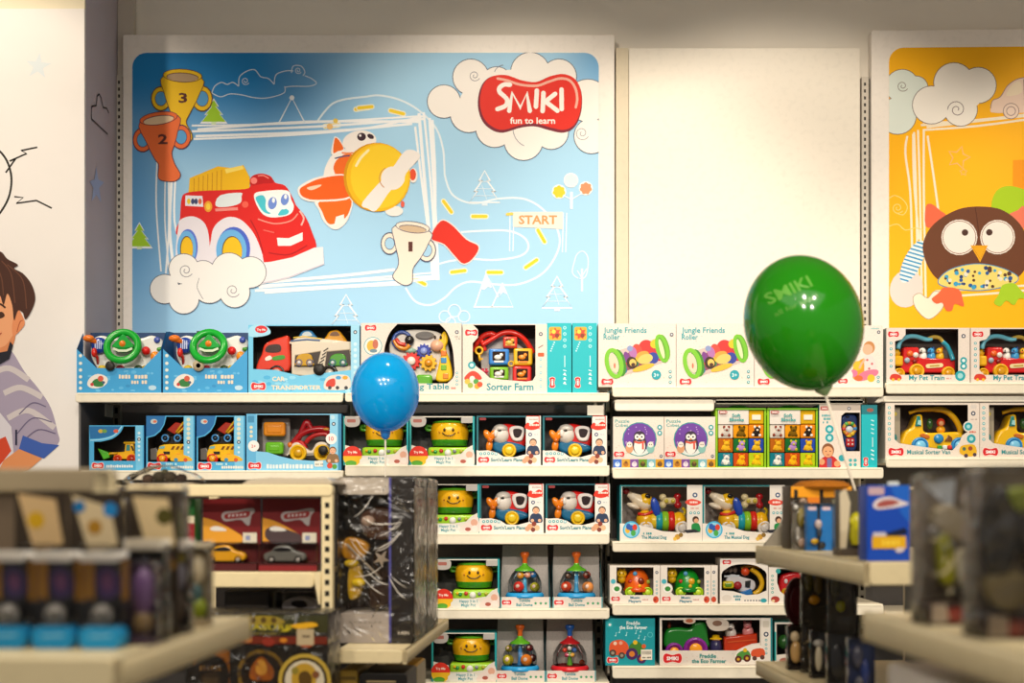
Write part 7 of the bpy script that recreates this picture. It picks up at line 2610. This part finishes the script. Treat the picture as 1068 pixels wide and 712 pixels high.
def bigpack(label, px, Y, w_, h_, bits, hl):
    y = Y - YQ
    x = max(WX(px, Y) - (R3.location.x - .0566 * y), w_ / 2 + .006)
    t = thing('large_clear_pack', label, 'toy pack', RW(R3, x, y, zq + .0006), RY, 'large dark clear packs')
    b = MB(1, w_ / 2, h_)
    b.box(0, .003, .07, w_, h_, .074, '85786a', 'card')
    b.box(0, h_ - .035, .004, w_, h_, .07, '3a241e', 'card', .002)
    b.poly([(w_ * .08, h_ - .033), (w_ * .3, h_ - .033), (w_ * .3, h_ - .004), (w_ * .08, h_ - .004)], 'c8b8a8', d=.0036)
    b.poly([(w_ * .3, h_ - .027), (w_ * .9, h_ - .027), (w_ * .9, h_ - .006), (w_ * .3, h_ - .006)], 'a0403a', d=.0036)
    b.build('backing_card', t)
    b = MB(1, w_ / 2, h_)
    for pts, c, d0, d1 in bits:
        b.prism(cr([(x * w_, y * h_) for x, y in pts], True, 4), d0, d1, c, 'plastic', .006)
    b.build('toy_pieces', t)
    b = MB(1, w_ / 2, h_)
    b.box(-.001, 0, -.002, w_ + .001, h_ - .0005, .076, 'e6e0d4', 'crinkle', .006)
    if hl: b.poly([(x * w_, y * h_) for x, y in hl], 'dce4f0', d=.0695)  # blue-white highlight painted as a patch before the backing card
    b.build('clear_case', t)


bigpack('large dark clear pack with a pale piece and painted highlight, beside the bright blue box', 985, 2.2, .108, WZ(494, 2.2) - zq, [([(.1, .3), (.4, .2), (.7, .34), (.8, .48), (.4, .42)], '9a8f7a', .02, .05), ([(.25, .45), (.4, .4), (.5, .7), (.3, .72)], '9a9a26', .02, .05), ([(.62, .3), (.85, .28), (.86, .46), (.66, .48)], '241e1a', .01, .05),
        ([(.6, .5), (.85, .5), (.95, .8), (.6, .85)], '4a4236', .02, .05), ([(.5, .56), (.6, .5), (.66, .72), (.56, .74)], 'c8c0a8', .015, .04), ([(.72, .06), (.95, .04), (.96, .26), (.76, .24)], 'cfc2aa', .02, .05)], [(.14, .05), (.66, .03), (.62, .24), (.4, .17)])
bigpack('large dark clear pack at the right edge of the picture, nearest shelf', 1062, 1.98, .13, WZ(487, 1.98) - zq, [([(.1, .3), (.3, .1), (.5, .3), (.4, .6), (.15, .6)], '2c2620', .02, .05), ([(.3, .14), (.6, .12), (.62, .24), (.4, .26)], '8a962a', .02, .04), ([(.5, .3), (.9, .3), (.9, .6), (.6, .6)], '39332c', .02, .05),
        ([(.1, .66), (.5, .62), (.8, .74), (.3, .84)], '8a7a50', .02, .05), ([(.6, .34), (.9, .32), (.85, .42), (.66, .44)], '9a9a2c', .01, .04)], None)
# white window box on the shelf below
yw = -.50
t = thing('white_window_box', 'white carton with a yellow-edged dark window, under the nearest shelf at the right', 'toy box', RW(R3, .012, yw, .7206), RY)
hw = zq - .08 - .7206
b = MB(1, 0, hw)
b.box(0, 0, 0, .30, hw, .44, 'd9cfc4', 'card', .003)
W2 = cr([(.30, .30), (.30, .10), (.27, .055), (.20, .04), (.10, .045), (.04, .07), (.03, .12), (.03, .30)], False, 5)


def onleft(pts, dx, c, kind='card'):
    b.add([(-dx, p[1], p[0]) for p in pts], [list(range(len(pts)))], c, kind)


onleft(W2, .0012, 'b89a14')
onleft([(p[0] * .93 + .008, p[1] + .012) for p in W2], .0024, '1c0f0c')
onleft(circ(.2, .14, .03, .022), .003, '7a3a20')
onleft(circ(.12, .12, .02, .03), .003, '3a1a14')
b.build('carton', t)

# ------------------------------------------------------------------ balloons
def balloon(label, px, py, Y, rx, ry, tilt, col, cup, tip_z, deco=None):
    t = thing('balloon', label, 'balloon', (WX(px, Y), Y, WZ(py, Y)), 0)
    t.rotation_euler = (0, -tilt, 0)
    s = Y / F
    b = MB(s, 0, 0)
    prof = []
    n = 26
    for i in range(n + 1):
        a = PI * i / n
        r = rx * math.sin(a)
        hgt = ry * math.cos(a)
        if a > PI / 2: r *= 1 - .10 * ((a - PI / 2) / (PI / 2)) ** 2
        prof.append((max(r, .01), hgt))
    prof[-1] = (3, -ry + .4)
    prof += [(2.6, -ry - 2.5), (3.4, -ry - 4.5)]
    b.lathe(prof, 0, 0, 0, col, 'latex', 40)
    o = b.build('balloon_body', t)
    b = MB(s, 0, 0)
    b.lathe([(2.0, -ry - 7.5), (4.2, -ry - 5.5), (rx * .15, -ry - 1), (rx * .165, -ry + 3.2), (rx * .145, -ry + 3.1), (3.4, -ry - 3.4)], 0, 0, 0, cup, 'plastic', 16)
    b.build('holder_cup', t)
    b = MB(s, 0, 0)
    L = (t.location.z - tip_z) / math.cos(tilt) / s
    b.tube([(0, ry + 5, 0), (0, L, 0)], .95 if rx < 50 else 1.5, 'e9dfce', 'plastic', 8)
    b.build('stick', t)
    if deco: deco(t, s, rx, ry)
    return t


BY = 4.72
balloon('blue balloon on a white stick, in front of the learning table box', 402, 409, BY, 35.5, 41.5, 0, '08bdff', '2a78c8', zs + .002)


def deco(t, s, rx, ry):
    b = MB(s, 0, 0)

    def wrap(pts, fs):
        out = []
        ca, sa = math.cos(-.10), math.sin(-.10)
        for u, v in pts:
            x, y = u * ca - v * sa, u * sa + v * ca
            x, y = x - 15, y - 26
            k = 1 - (x / rx) ** 2 - (y / ry) ** 2
            out.append((x, y, -rx * math.sqrt(max(k, .02)) - .35))
        b.add(out, fs, '62a63e', 'plastic')
    for s_, y, w_, h_ in (('SMIKI', -2, 46, 12.5), ('all for kids !', 12, 45, 5.4)):
        vs, fs = text_mesh(s_, .02 if h_ > 8 else .0)
        x0, x1 = min(v[0] for v in vs), max(v[0] for v in vs)
        k = w_ / (x1 - x0)
        wrap([((u - x0) * k - w_ / 2, y - v / .72 * h_) for u, v in vs], fs)
    b.build('printed_lettering', t)


balloon('large green balloon on a white stick, in front of the roller boxes', 838, 337, 4.0, 61, 71.5, .30, '2aa015', '7fa070', zr + .004, deco)
# ------------------------------------------------------------------ light
def spot(x, y, z, tx, ty, tz, e, size=60, blend=.6, r=.05, col=(1, .86, .68)):
    l = bpy.data.lights.new('ceiling_or_fill_spot', 'SPOT')
    l.energy = e; l.spot_size = math.radians(size); l.spot_blend = blend; l.shadow_soft_size = r; l.color = col
    o = bpy.data.objects.new('ceiling_or_fill_spot', l); COL.objects.link(o)
    o.location = (x, y, z)
    o.rotation_euler = (Vector((tx, ty, tz)) - Vector((x, y, z))).to_track_quat('-Z', 'Y').to_euler()
    return o


def area(x, y, z, sx, sy, e, col=(1, .9, .78)):
    l = bpy.data.lights.new('ceiling_panel', 'AREA')
    l.shape = 'RECTANGLE'; l.size = sx; l.size_y = sy; l.energy = e; l.color = col
    o = bpy.data.objects.new('ceiling_panel', l); COL.objects.link(o)
    o.location = (x, y, z)
    return o


LC = (1, .90, .76)
for x, tx in ((-2.3, -2.0), (-.15, .05), (1.05, 1.1), (2.9, 2.8)):
    spot(x, 4.25, CEIL - .12, tx, 5.8, 2.0, 92, 80, .5, col=(1, .87, .70))
for x in (-1.5, -.5, .5, 1.5):
    spot(x, 1.3, CEIL - .12, x * .9, 5.6, 1.15, 135, 46, .7, .06, LC)
for x in (-1.4, 0, 1.4):
    spot(x, -1.1, CEIL - .12, x, 5.6, 1.05, 250, 36, .8, .07, LC)  # unseen fill spots behind the view, added to brighten the box insides
for x, y, tx, ty in ((-.5, 1.5, -.62, 2.25), (.75, 1.7, .9, 2.5), (-.5, 3.0, -.6, 3.85)):
    spot(x, y, CEIL - .12, tx, ty, 1.2, 60, 40, .8, .06, LC)
area(0, .6, CEIL - .06, 5, 3.0, 90, (1, .93, .83))  # unseen area fill under the ceiling, added to lift the shade
w = bpy.data.worlds.new('World'); SC.world = w
w.use_nodes = True
w.node_tree.nodes['Background'].inputs[0].default_value = (1, .92, .82, 1)
w.node_tree.nodes['Background'].inputs[1].default_value = .36

# ------------------------------------------------------------------ camera
cd = bpy.data.cameras.new('camera')
cam = bpy.data.objects.new('camera', cd); COL.objects.link(cam)
cam.location = (0, 0, EYE)
cam.rotation_euler = (PI / 2, 0, 0)
cd.sensor_width = 36
cd.lens = F / 1068 * 36
cd.shift_y = (HY - 356) / 1068
cd.clip_start = .05
cd.dof.use_dof = True
cd.dof.focus_distance = 5.45
cd.dof.aperture_fstop = 2.0
SC.camera = cam
SC.view_settings.view_transform = 'Standard'
SC.view_settings.look = 'None'
SC.view_settings.gamma = 1
SC.view_settings.use_curve_mapping = False
SC.view_settings.exposure = 0
SC.cycles.use_denoising = True
SC.cycles.transparent_max_bounces = 16
SC.cycles.max_bounces = 8
